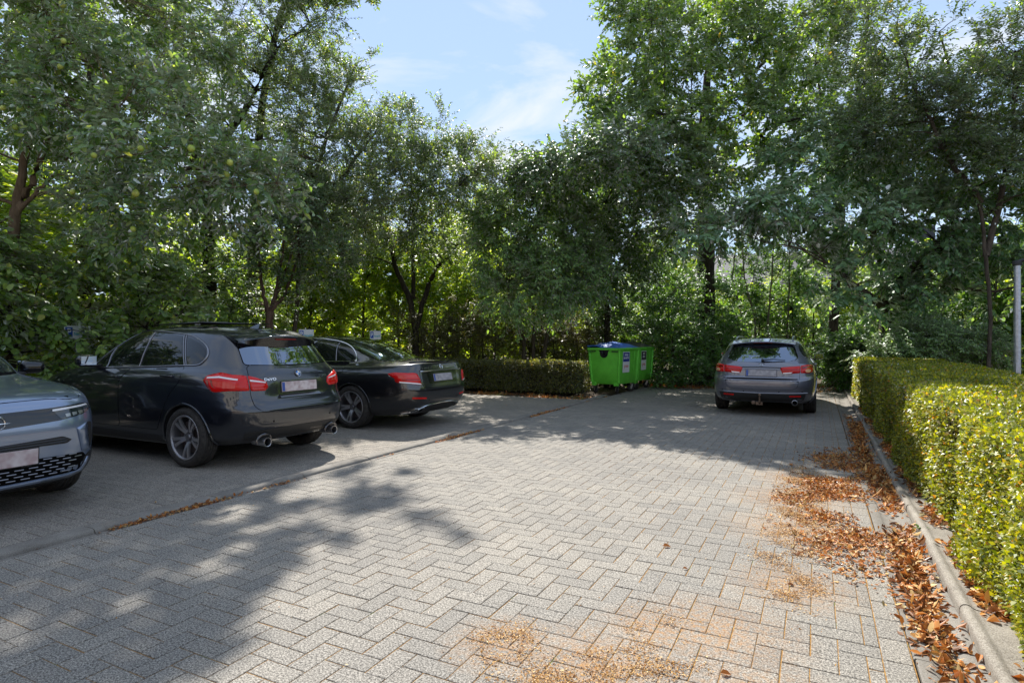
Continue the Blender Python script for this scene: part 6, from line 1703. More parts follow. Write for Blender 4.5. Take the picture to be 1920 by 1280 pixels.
PLANTS['p15'] = plant('sunlit_shrub', 'yellow-green shrub glowing with sun from behind, behind the forked trunk', 'shrub', (-12.42, 16.67, 0),
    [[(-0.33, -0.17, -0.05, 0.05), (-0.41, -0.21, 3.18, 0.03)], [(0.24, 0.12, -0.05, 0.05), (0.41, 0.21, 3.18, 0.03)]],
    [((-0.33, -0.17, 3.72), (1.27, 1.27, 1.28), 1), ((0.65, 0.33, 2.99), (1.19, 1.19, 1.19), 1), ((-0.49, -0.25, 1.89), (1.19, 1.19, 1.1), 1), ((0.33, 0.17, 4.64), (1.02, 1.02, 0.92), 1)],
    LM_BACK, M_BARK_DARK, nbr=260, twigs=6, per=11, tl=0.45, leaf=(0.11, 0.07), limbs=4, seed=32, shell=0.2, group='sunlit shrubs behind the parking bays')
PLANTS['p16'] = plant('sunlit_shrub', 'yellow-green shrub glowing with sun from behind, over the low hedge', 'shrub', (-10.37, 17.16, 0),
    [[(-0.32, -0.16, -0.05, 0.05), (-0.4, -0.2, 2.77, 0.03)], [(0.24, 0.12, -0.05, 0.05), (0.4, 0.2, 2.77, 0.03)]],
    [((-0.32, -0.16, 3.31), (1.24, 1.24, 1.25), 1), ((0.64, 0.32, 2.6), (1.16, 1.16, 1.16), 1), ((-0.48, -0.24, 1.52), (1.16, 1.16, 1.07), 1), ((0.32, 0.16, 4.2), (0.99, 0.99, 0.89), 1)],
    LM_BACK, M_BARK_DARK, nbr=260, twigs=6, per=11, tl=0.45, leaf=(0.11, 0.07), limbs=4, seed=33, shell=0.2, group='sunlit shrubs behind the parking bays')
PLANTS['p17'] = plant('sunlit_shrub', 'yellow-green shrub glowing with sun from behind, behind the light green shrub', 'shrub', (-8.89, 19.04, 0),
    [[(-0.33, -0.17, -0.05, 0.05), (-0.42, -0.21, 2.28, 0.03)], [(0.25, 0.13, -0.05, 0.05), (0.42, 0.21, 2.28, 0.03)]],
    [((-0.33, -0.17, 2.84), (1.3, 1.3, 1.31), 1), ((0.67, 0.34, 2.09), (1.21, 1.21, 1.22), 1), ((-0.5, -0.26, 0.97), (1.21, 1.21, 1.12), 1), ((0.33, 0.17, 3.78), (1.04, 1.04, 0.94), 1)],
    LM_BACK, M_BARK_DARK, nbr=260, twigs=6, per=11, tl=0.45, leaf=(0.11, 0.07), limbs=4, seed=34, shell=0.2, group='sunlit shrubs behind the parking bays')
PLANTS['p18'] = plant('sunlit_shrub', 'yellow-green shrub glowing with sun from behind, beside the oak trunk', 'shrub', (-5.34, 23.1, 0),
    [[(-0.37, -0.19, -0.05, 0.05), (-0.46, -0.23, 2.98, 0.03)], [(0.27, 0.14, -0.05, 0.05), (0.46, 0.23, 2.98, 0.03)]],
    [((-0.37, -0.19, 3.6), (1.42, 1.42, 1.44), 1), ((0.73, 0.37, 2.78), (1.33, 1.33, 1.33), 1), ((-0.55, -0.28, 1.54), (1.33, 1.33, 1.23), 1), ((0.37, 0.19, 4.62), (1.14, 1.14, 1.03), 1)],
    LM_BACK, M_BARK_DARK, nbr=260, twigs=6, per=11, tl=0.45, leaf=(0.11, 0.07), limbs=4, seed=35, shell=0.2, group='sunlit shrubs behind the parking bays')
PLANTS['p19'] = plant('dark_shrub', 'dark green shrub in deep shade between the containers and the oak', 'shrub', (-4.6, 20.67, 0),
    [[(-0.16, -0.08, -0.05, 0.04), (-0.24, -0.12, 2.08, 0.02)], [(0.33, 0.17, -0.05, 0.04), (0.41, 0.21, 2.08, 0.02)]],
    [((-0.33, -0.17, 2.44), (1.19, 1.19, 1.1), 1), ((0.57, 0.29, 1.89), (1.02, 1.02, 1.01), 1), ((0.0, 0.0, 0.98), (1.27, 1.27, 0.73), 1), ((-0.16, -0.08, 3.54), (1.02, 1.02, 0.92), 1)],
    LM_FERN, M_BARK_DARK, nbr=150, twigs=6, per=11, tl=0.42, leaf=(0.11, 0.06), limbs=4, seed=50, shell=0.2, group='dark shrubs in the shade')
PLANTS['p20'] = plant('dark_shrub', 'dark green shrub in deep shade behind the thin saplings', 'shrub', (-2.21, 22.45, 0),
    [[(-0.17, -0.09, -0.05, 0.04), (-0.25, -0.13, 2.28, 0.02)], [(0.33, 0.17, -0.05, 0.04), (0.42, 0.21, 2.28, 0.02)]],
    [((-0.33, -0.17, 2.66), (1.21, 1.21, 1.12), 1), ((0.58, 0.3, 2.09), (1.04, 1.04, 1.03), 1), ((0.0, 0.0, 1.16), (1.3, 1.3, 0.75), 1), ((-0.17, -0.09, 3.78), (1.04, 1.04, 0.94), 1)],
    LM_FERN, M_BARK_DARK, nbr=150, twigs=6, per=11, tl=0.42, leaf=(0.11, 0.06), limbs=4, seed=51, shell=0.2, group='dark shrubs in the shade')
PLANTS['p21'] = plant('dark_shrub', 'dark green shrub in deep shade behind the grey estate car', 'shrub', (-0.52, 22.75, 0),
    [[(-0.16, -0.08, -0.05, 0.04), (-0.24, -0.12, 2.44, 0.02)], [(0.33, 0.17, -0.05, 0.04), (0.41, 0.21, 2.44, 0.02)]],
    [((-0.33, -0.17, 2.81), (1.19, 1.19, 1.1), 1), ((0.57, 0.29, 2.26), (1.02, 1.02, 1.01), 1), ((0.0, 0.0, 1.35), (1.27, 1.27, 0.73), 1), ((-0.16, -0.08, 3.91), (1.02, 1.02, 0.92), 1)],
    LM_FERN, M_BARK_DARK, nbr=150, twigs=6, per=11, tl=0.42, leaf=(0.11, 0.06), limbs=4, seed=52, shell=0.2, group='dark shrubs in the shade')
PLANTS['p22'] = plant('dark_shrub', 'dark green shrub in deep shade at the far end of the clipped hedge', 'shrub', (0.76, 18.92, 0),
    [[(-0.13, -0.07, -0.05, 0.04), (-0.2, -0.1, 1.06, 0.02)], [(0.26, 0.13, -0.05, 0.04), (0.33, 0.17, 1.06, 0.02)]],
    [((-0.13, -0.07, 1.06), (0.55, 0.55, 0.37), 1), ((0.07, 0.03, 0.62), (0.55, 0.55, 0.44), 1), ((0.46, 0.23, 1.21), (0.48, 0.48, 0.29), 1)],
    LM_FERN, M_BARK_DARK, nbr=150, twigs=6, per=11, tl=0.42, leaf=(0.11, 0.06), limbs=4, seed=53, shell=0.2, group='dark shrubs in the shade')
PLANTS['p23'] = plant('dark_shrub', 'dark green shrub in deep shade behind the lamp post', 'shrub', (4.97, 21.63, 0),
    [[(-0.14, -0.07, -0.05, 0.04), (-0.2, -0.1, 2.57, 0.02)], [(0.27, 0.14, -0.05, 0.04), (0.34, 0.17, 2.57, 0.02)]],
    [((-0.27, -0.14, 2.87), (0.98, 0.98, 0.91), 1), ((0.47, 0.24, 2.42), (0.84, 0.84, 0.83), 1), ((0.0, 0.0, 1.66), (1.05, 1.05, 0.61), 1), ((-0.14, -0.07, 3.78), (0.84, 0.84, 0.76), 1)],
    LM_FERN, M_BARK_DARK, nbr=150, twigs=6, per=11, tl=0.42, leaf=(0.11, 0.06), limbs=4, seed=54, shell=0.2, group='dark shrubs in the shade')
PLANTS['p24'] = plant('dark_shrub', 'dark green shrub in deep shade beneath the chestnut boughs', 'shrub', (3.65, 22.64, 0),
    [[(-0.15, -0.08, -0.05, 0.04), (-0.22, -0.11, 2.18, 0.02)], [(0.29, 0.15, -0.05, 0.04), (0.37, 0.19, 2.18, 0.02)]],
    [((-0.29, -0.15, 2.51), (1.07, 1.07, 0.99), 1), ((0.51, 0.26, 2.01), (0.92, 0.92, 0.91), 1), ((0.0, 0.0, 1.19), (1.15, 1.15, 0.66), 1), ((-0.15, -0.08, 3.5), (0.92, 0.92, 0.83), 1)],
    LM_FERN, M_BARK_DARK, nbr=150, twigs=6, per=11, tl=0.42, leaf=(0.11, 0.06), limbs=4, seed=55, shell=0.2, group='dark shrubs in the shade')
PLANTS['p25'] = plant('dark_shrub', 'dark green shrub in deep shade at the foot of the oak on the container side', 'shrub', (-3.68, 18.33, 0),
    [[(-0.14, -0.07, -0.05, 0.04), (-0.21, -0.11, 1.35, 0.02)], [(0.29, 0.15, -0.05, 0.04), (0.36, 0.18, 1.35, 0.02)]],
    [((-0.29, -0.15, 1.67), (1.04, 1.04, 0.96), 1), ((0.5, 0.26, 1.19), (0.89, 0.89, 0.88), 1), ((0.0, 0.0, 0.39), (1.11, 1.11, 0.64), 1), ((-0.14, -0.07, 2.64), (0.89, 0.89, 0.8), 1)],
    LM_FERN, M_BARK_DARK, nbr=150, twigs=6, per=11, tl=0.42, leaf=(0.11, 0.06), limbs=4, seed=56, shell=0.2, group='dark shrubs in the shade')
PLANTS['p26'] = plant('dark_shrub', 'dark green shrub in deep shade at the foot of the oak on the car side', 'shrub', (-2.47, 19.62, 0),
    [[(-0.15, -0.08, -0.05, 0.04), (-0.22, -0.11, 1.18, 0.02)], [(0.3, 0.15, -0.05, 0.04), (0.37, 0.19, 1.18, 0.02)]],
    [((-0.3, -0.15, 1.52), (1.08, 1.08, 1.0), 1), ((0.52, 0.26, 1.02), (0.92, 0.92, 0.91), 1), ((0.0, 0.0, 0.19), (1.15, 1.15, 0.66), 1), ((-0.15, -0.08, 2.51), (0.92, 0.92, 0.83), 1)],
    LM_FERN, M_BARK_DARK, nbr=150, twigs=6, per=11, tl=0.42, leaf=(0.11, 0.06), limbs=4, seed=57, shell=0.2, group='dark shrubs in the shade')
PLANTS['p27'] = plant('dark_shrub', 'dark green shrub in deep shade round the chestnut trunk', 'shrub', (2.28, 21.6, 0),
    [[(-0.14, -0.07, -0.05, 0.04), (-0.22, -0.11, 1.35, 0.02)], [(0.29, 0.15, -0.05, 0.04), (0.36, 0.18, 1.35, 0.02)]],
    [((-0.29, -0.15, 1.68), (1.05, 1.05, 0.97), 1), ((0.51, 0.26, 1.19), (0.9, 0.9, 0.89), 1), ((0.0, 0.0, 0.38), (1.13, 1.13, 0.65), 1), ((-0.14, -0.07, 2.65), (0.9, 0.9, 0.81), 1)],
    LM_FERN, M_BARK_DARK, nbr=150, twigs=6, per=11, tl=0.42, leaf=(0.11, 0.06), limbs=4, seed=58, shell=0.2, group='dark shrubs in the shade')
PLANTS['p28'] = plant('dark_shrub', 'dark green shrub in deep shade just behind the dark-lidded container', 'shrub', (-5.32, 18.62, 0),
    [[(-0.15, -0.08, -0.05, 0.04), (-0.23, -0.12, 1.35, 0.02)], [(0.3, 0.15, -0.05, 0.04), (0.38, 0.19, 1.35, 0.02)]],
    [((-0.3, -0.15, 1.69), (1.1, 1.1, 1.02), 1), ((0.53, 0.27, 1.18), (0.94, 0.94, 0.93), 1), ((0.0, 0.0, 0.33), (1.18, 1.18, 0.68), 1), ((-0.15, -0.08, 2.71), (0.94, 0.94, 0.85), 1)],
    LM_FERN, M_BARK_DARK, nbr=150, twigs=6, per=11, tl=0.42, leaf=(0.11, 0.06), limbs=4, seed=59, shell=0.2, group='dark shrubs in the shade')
PLANTS['p29'] = plant('flare_tinted_shrub', 'twiggy shrub, flare brown put into its leaves, behind the middle of the low hedge', 'shrub', (-9.0, 15.5, 0),
    [[(-0.21, -0.11, -0.05, 0.03), (-0.28, -0.15, 1.83, 0.015)], [(0.07, 0.04, -0.05, 0.03), (0.07, 0.04, 2.15, 0.015)], [(0.36, 0.18, -0.05, 0.03), (0.43, 0.22, 1.83, 0.015)]],
    [((-0.36, -0.18, 1.83), (0.81, 0.81, 0.8), 1), ((0.43, 0.22, 1.75), (0.81, 0.81, 0.72), 1), ((0.0, 0.0, 1.19), (0.89, 0.89, 0.56), 1)],
    LM_FLARE_TINT, M_BARK, nbr=150, twigs=7, per=11, tl=0.32, leaf=(0.055, 0.03), limbs=4, seed=70, shell=0.15, group='flare-tinted shrubs at the end of the bays')
PLANTS['p30'] = plant('flare_tinted_shrub', 'twiggy shrub, flare brown put into its leaves, behind the low hedge near the containers', 'shrub', (-7.56, 16.58, 0),
    [[(-0.22, -0.11, -0.05, 0.03), (-0.29, -0.15, 1.68, 0.015)], [(0.07, 0.04, -0.05, 0.03), (0.07, 0.04, 2.0, 0.015)], [(0.36, 0.18, -0.05, 0.03), (0.43, 0.22, 1.68, 0.015)]],
    [((-0.36, -0.18, 1.68), (0.83, 0.83, 0.81), 1), ((0.43, 0.22, 1.59), (0.83, 0.83, 0.73), 1), ((0.0, 0.0, 1.03), (0.9, 0.9, 0.57), 1)],
    LM_FLARE_TINT, M_BARK, nbr=150, twigs=7, per=11, tl=0.32, leaf=(0.055, 0.03), limbs=4, seed=71, shell=0.15, group='flare-tinted shrubs at the end of the bays')
PLANTS['p31'] = plant('flare_tinted_shrub', 'twiggy shrub, flare brown put into its leaves, behind the blue-lidded container', 'shrub', (-6.36, 17.53, 0),
    [[(-0.22, -0.11, -0.05, 0.03), (-0.29, -0.15, 1.52, 0.015)], [(0.07, 0.04, -0.05, 0.03), (0.07, 0.04, 1.85, 0.015)], [(0.37, 0.19, -0.05, 0.03), (0.44, 0.23, 1.52, 0.015)]],
    [((-0.37, -0.19, 1.52), (0.84, 0.84, 0.83), 1), ((0.44, 0.23, 1.43), (0.84, 0.84, 0.74), 1), ((0.0, 0.0, 0.85), (0.92, 0.92, 0.58), 1)],
    LM_FLARE_TINT, M_BARK, nbr=150, twigs=7, per=11, tl=0.32, leaf=(0.055, 0.03), limbs=4, seed=72, shell=0.15, group='flare-tinted shrubs at the end of the bays')
PLANTS['p32'] = plant('flare_tinted_shrub', 'twiggy shrub, flare brown put into its leaves, beside the forked trunk', 'shrub', (-10.45, 15.1, 0),
    [[(-0.22, -0.11, -0.05, 0.03), (-0.29, -0.15, 1.68, 0.015)], [(0.07, 0.04, -0.05, 0.03), (0.07, 0.04, 2.0, 0.015)], [(0.36, 0.18, -0.05, 0.03), (0.43, 0.22, 1.68, 0.015)]],
    [((-0.36, -0.18, 1.68), (0.83, 0.83, 0.81), 1), ((0.43, 0.22, 1.59), (0.83, 0.83, 0.73), 1), ((0.0, 0.0, 1.03), (0.9, 0.9, 0.57), 1)],
    LM_FLARE_TINT, M_BARK, nbr=150, twigs=7, per=11, tl=0.32, leaf=(0.055, 0.03), limbs=4, seed=73, shell=0.15, group='flare-tinted shrubs at the end of the bays')
PLANTS['p33'] = plant('fern_shrub', 'bushy bright green shrub with feathery sprays behind the clipped hedge', 'shrub', (2.54, 17.02, 0),
    [[(-0.22, -0.11, -0.05, 0.04), (-0.22, -0.11, 1.11, 0.02)], [(0.33, 0.17, -0.05, 0.04), (0.33, 0.17, 1.17, 0.02)]],
    [((-0.78, -0.4, 1.11), (0.58, 0.58, 0.33), 1), ((-0.06, -0.03, 1.36), (0.69, 0.69, 0.42), 1), ((0.61, 0.31, 1.24), (0.64, 0.64, 0.42), 1), ((1.11, 0.57, 1.01), (0.46, 0.46, 0.33), 1), ((-1.28, -0.65, 1.05), (0.46, 0.46, 0.23), 1), ((-0.45, -0.23, 1.49), (0.46, 0.46, 0.33), 1)],
    LM_ELDER, M_BARK_DARK, nbr=330, twigs=6, per=13, tl=0.34, leaf=(0.085, 0.035), limbs=4, seed=80, shell=0.3, droop=0.4, upn=1.0)
PLANTS['p34'] = plant('sapling', 'thin pale sapling stem by the grey estate, leftmost of the four, bent to one side', 'tree', (-2.16, 21.13, 0),
    [[(0.0, 0.0, -0.05, 0.035), (-0.03, -0.02, 2.05, 0.03), (-0.36, -0.18, 3.47, 0.025), (-0.16, -0.08, 5.06, 0.018), (-0.06, -0.03, 6.3, 0.01)], [(-0.18, -0.09, 3.11, 0.015), (0.03, 0.02, 4.0, 0.012), (0.19, 0.1, 5.06, 0.006)]],
    [((-0.16, -0.08, 5.77), (0.65, 0.65, 0.71), 1), ((-0.13, -0.06, 4.53), (0.74, 0.74, 0.53), 1)],
    LM_DARK, M_BARK_PALE, nbr=36, twigs=5, per=9, tl=0.35, leaf=(0.08, 0.05), limbs=2, seed=90, shell=0.3, group='saplings beyond the grey estate car')
PLANTS['p35'] = plant('sapling', 'thin pale sapling stem by the grey estate, the most crooked of the four', 'tree', (-1.8, 21.32, 0),
    [[(0.0, 0.0, -0.05, 0.035), (-0.03, -0.02, 2.05, 0.03), (-0.36, -0.18, 3.47, 0.025), (-0.44, -0.23, 5.06, 0.018), (-0.35, -0.18, 6.3, 0.01)], [(-0.18, -0.09, 3.11, 0.015), (0.03, 0.02, 4.0, 0.012), (0.19, 0.1, 5.06, 0.006)]],
    [((-0.44, -0.23, 5.77), (0.65, 0.65, 0.71), 1), ((-0.13, -0.06, 4.53), (0.74, 0.74, 0.53), 1)],
    LM_DARK, M_BARK_PALE, nbr=36, twigs=5, per=9, tl=0.35, leaf=(0.08, 0.05), limbs=2, seed=91, shell=0.3, group='saplings beyond the grey estate car')
PLANTS['p36'] = plant('sapling', 'thin pale sapling stem by the grey estate, forking in the middle', 'tree', (-1.42, 21.51, 0),
    [[(0.0, 0.0, -0.05, 0.035), (-0.03, -0.02, 2.05, 0.03), (0.09, 0.05, 3.47, 0.025), (0.16, 0.08, 5.06, 0.018), (0.25, 0.13, 6.3, 0.01)], [(0.05, 0.02, 3.11, 0.015), (0.49, 0.25, 4.0, 0.012), (0.65, 0.33, 5.06, 0.006)]],
    [((0.16, 0.08, 5.77), (0.65, 0.65, 0.71), 1), ((0.33, 0.17, 4.53), (0.74, 0.74, 0.53), 1)],
    LM_DARK, M_BARK_PALE, nbr=36, twigs=5, per=9, tl=0.35, leaf=(0.08, 0.05), limbs=2, seed=92, shell=0.3, group='saplings beyond the grey estate car')
PLANTS['p37'] = plant('sapling', 'thin pale sapling stem by the grey estate, straight and rightmost', 'tree', (-0.85, 21.8, 0),
    [[(0.0, 0.0, -0.05, 0.035), (-0.03, -0.02, 2.05, 0.03), (0.03, 0.02, 3.47, 0.025), (0.0, 0.0, 5.06, 0.018), (0.09, 0.05, 6.3, 0.01)], [(0.02, 0.01, 3.11, 0.015), (0.43, 0.22, 4.0, 0.012), (0.58, 0.3, 5.06, 0.006)]],
    [((0.0, 0.0, 5.77), (0.65, 0.65, 0.71), 1), ((0.27, 0.14, 4.53), (0.74, 0.74, 0.53), 1)],
    LM_DARK, M_BARK_PALE, nbr=36, twigs=5, per=9, tl=0.35, leaf=(0.08, 0.05), limbs=2, seed=93, shell=0.3, group='saplings beyond the grey estate car')
# ------------------------------------------------------------------ hedges
def hedge(name, label, box, leafm, n, leaf, seed, zfall=0, kind='quad', core=.10, cat='hedge', fade=None, rough=.05, up=.6, brown=None, group=None, front_only=False):
    """clipped hedge: a solid dark core for the twig mass, blocking light, and a skin of leaves; box = x0,x1,y0,y1,height"""
    rng = np.random.default_rng(seed)
    x0, x1, y0, y1, h = box
    root = empty(name, ((x0 + x1) / 2, (y0 + y1) / 2, 0)); tag(root, label, cat, group)
    ox, oy = root.location.x, root.location.y
    # core: solid dark box put in to block light inside the hedge
    nx, ny, nz = 6, int((y1 - y0) / .18) + 2, 7
    if (x1 - x0) > (y1 - y0): nx, ny = int((x1 - x0) / .18) + 2, 6
    bm = bmesh.new()
    bmesh.ops.create_cube(bm, size=1)
    bmesh.ops.transform(bm, matrix=Matrix.Translation((0, 0, (h - core) / 2)) @ Matrix.Diagonal((x1 - x0 - 2 * core, y1 - y0 - 2 * core, h - core, 1)), verts=bm.verts)
    long = [e for e in bm.edges if abs((e.verts[0].co - e.verts[1].co).y) > .8 * (y1 - y0 - 2 * core)] if (y1 - y0) > (x1 - x0) else [e for e in bm.edges if abs((e.verts[0].co - e.verts[1].co).x) > .8 * (x1 - x0 - 2 * core)]
    bmesh.ops.subdivide_edges(bm, edges=long, cuts=max(ny, nx) - 2, use_grid_fill=True)
    rest_ = [e for e in bm.edges if e.calc_length() > .25]
    bmesh.ops.subdivide_edges(bm, edges=rest_, cuts=4, use_grid_fill=True)
    for v in bm.verts: v.co += Vector(rng.normal(0, .02, 3))
    me = bpy.data.meshes.new('twigs'); bm.to_mesh(me); bm.free()
    o = link('twigs', me, root, M_TWIG_CORE, True); o['kind'] = 'stuff'
    # leaves over the faces
    A = {'xm': (y1 - y0) * h, 'xp': (y1 - y0) * h * .5, 'top': (x1 - x0) * (y1 - y0), 'ym': (x1 - x0) * h, 'yp': (x1 - x0) * h * .5}
    if front_only: A['xp'] = 0; A['yp'] = 0
    tot = sum(A.values()); Ps = []; Ns = []
    for k, a in A.items():
        m = int(n * a / tot)
        if not m: continue
        u = rng.random(m); w = rng.random(m)
        if fade and k in ('xm', 'xp', 'top'): u = u ** fade
        if k == 'xm': P = np.stack([np.full(m, x0), y0 + u * (y1 - y0), .03 + w * (h - .03)], 1); Nn = (-1, 0, 0)
        elif k == 'xp': P = np.stack([np.full(m, x1), y0 + u * (y1 - y0), .03 + w * (h - .03)], 1); Nn = (1, 0, 0)
        elif k == 'top': P = np.stack([x0 + w * (x1 - x0), y0 + u * (y1 - y0), np.full(m, h)], 1); Nn = (0, 0, 1)
        elif k == 'ym': P = np.stack([x0 + w * (x1 - x0), np.full(m, y0), .03 + u * (h - .03)], 1); Nn = (0, -1, 0)
        else: P = np.stack([x0 + w * (x1 - x0), np.full(m, y1), .03 + u * (h - .03)], 1); Nn = (0, 1, 0)
        Nn = np.array(Nn, float)
        d = (np.sin(P[:, 1] * 2.1 + P[:, 2] * 3 + seed) * .5 + np.sin(P[:, 1] * 5.3 + P[:, 0] * 4) * .35 + np.sin(P[:, 2] * 9 + P[:, 1] * 3.1) * .25 + np.sin(P[:, 0] * 7.7 + P[:, 1] * 8.3) * .2)
        keep = rng.random(m) < np.clip(1.15 + d * .75, .12, 1)
        P, Nn_, d = P[keep], np.broadcast_to(Nn, (m, 3))[keep], d[keep]; m = len(P)
        P = P + Nn * (d * rough - rng.random(m) ** 1.5 * .10 + .02)[:, None]
        Ps.append(P); Ns.append(np.broadcast_to(Nn, (m, 3)))
    P = np.concatenate(Ps); Nf = np.concatenate(Ns); m = len(P)
    P[:, 2] += (P[:, 2] / h) * (.022 * np.sin(P[:, 1] * 1.15 + 1) + .022 * np.sin(P[:, 1] * 2.7 + P[:, 0] * 2) + .02 * np.sin(P[:, 1] * 6.1 + P[:, 0] * 5))
    P[:, 0] += .013 * np.sin(P[:, 1] * 1.4 + P[:, 2] * 2) + .012 * np.sin(P[:, 1] * 3.9)
    # soften the clipped corners
    cx = np.clip(P[:, 0], x0 + .12, x1 - .12); cz = np.minimum(P[:, 2], h - .16); cyy = np.clip(P[:, 1], y0 + .12, y1 - .12)
    C = np.stack([cx, cyy, cz], 1); dlt = P - C; ln = np.linalg.norm(dlt, axis=1, keepdims=True)
    P = np.where(ln > .20, C + dlt / np.maximum(ln, 1e-6) * (.19 + (ln - .19) * .35), P)
    sz = .65 + .7 * rng.random(m)
    if fade:
        sz *= 1 + 1.3 * np.clip((P[:, 1] - y0) / (y1 - y0), 0, 1)
    T = nrm(Nf * .55 + rand_dirs(m, rng) * .9 + np.array([0, 0, .25]))
    Nn = nrm(Nf * .5 + np.array([0, 0, up]) + rand_dirs(m, rng) * .6)
    P = P - np.array([ox, oy, 0])
    V, F = leaf_geo(P, T, Nn, leaf[0] * sz, leaf[1] * sz, .2 + .2 * rng.random(m), .15 * rng.random(m), kind)
    o = link('foliage', mesh_np('foliage', V, F), root, leafm); o['kind'] = 'stuff'
    k_ = rng.choice(m, min(2600, m // 12), replace=False)
    D = nrm(Nf[k_] + rand_dirs(len(k_), rng) * .6); A0 = P[k_] - Nf[k_] * .10; A1 = A0 + D * (.12 + .06 * rng.random((len(k_), 1)))
    a_ = nrm(np.cross(D, np.array([[.3, .2, 1.0]]))); b_ = np.cross(D, a_); q_ = len(k_); i_ = np.arange(q_)
    Vt = np.concatenate([A0 + a_ * .002, A0 - a_ * .001 + b_ * .0018, A0 - a_ * .001 - b_ * .0018, A1], 0)
    Ft = np.concatenate([np.stack([i_, i_ + q_, i_ + 3 * q_], 1), np.stack([i_ + q_, i_ + 2 * q_, i_ + 3 * q_], 1), np.stack([i_ + 2 * q_, i_, i_ + 3 * q_], 1)], 0)
    o = link('cut_twigs', mesh_np('cut_twigs', Vt, Ft), root, M_BARK_PALE); o['kind'] = 'stuff'
    return root

M_TWIG_CORE = mat('hedge_twig_core', rough=.95, spec=.1)
c = ramp(M_TWIG_CORE, noise(M_TWIG_CORE, 45, 4, .7), [(.35, (.012, .010, .006)), (.6, (.045, .035, .02)), (.75, (.10, .07, .04))])
L(M_TWIG_CORE, c, bsdf(M_TWIG_CORE).inputs['Base Color'])

H1 = hedge('clipped_hedge', 'long waist-high clipped hedge of tiny glossy yellow-green leaves along the kerb', (.825, 2.35, .2, 16.6, .93), LM_HEDGE, 290000, (.0205, .0125), 5, fade=1.55, rough=.05, kind='quad')
H2 = hedge('low_hedge', 'low dull green clipped hedge across the end of the parking bays', (-10.2, -5.45, 14.35, 15.15, .80), LM_HEDGE2, 30000, (.05, .03), 6, rough=.05)

# the wall of big leaves behind the bays
def leaf_wall(name, label, lobes, n, seed, leafm, leaf, base, cat='hedge'):
    return plant(name, label, cat, base, [[(0, 0, -.05, .05), (.1, .1, 1.5, .03)], [(.1, 2.0, -.05, .05), (.1, 2.1, 1.6, .03)], [(.1, -1.5, -.05, .05), (0, -1.4, 1.6, .03)]],
                 lobes, leafm, M_BARK_DARK, nbr=n, twigs=6, per=9, tl=.42, leaf=leaf, kind='oval', limbs=12, shell=.45, seed=seed, droop=.5, upn=.9, fold=.15, spread=.8)
lb = []
for k, y in enumerate(np.arange(-4.2, 5.8, 1.05)):
    xo = 0 if k < 7 else -1.4
    lb.append(((xo - .1 + .25 * math.sin(k * 1.7), y, .8), (.75, .85, .95), 1))
    lb.append(((xo - .15 + .2 * math.sin(k * 2.3 + 1), y + .4, 1.9), (.75, .85, .9), 1.1))
    lb.append(((xo - .35, y, 2.75 + .2 * math.sin(k * 1.3)), (.7, .8, .65), .9))
    if k > 5: lb.append(((xo - .8, y + .3, 3.9), (.7, .8, .6), .7))
leaf_wall('hazel_hedge', 'tall untrimmed hedge of big oval leaves behind the parked cars', lb, 860, 21, LM_BIG, (.125, .085), (-11.0, 4.6, 0))

# ------------------------------------------------------------------ belt of trees farther back (they close the view under the crowns)
b1, _p, _o = plant('background_tree', 'tree in the dense belt beyond the car park, backlight put into its leaf colour', 'tree', (-14.5, 24.5, 0), [[(0, 0, -.1, .16), (.1, 0, 3, .16), (.2, .1, 7, .08)]],
           [((0, 0, 1.6), (2.4, 2.4, 1.6), 1), ((.5, -.3, 3.6), (2.8, 2.8, 1.8), 1), ((-.6, .4, 5.6), (2.4, 2.4, 1.8), 1), ((.4, .3, 7.2), (1.6, 1.6, 1.3), .8)], LM_BACK, M_BARK_DARK,
           nbr=330, twigs=7, per=11, tl=.75, leaf=(.19, .12), limbs=8, seed=201, shell=.3, group='trees in the belt beyond the car park')
spots = [(-9.5, 27, .6, 1), (-5.0, 29, 2.1, .8), (1.5, 28, 3.0, .95), (5.5, 26.5, 4.0, 1.0), (9.5, 23.5, 5.1, 1.1), (7.0, 19.5, .3, .8), (11, 18.5, 1.2, 1.05), (-18.5, 20, 1.9, 1.1), (-21, 15, 2.7, 1.15), (-19.5, 9.5, 3.3, 1.2), (-16.5, 5.5, 4.4, 1.1), (-2, 32, 5.5, .9), (8, 14.8, 2.2, .7)]
for x, y, r, s in spots:
    t = copy_tree(b1); t.location = (x, y, 0); t.rotation_euler.z = r; t.scale = (s, s, s * .62)

# ------------------------------------------------------------------ apples
rng = np.random.default_rng(77)
root, P, O = PLANTS['apple']
M_APPLE = mat('apple_skin', (.42, .50, .08), .35, spec=.5)
geo_c = ramp(M_APPLE, noise(M_APPLE, 9, 2), [(.35, (.30, .42, .05)), (.65, (.55, .58, .12))])
L(M_APPLE, geo_c, bsdf(M_APPLE).inputs['Base Color'])
mb = MB(); mb.lathe([(0, -.034), (.012, -.037), (.027, -.028), (.037, -.006), (.036, .012), (.026, .030), (.012, .034), (0, .026)], 14)
mb.tube([(0, 0, .026), (.004, 0, .05)], .0025, 4)
ap = mb.build('apple', M_APPLE, root)
fw = np.array([-math.sin(R(CAM_YAW)), math.cos(R(CAM_YAW)), 0])
W_ = P + np.array(root.location)
score = -(W_ @ fw) + .25 * rng.random(len(P))
ok = [i for i in np.argsort(-score) if .9 < P[i][2] < 6.5][:150]
rng.shuffle(ok)
first = True
for i in ok[:46]:
    a = ap if first else ap.copy()
    if not first: COL.objects.link(a)
    first = False
    a.location = P[i] + O[i] * .1 + np.array([0, 0, -.16]) - fw * .16
    a.rotation_euler = (rng.normal(0, .4), rng.normal(0, .4), rng.random() * 6)
    s = .85 + .35 * rng.random(); a.scale = (s, s, s)

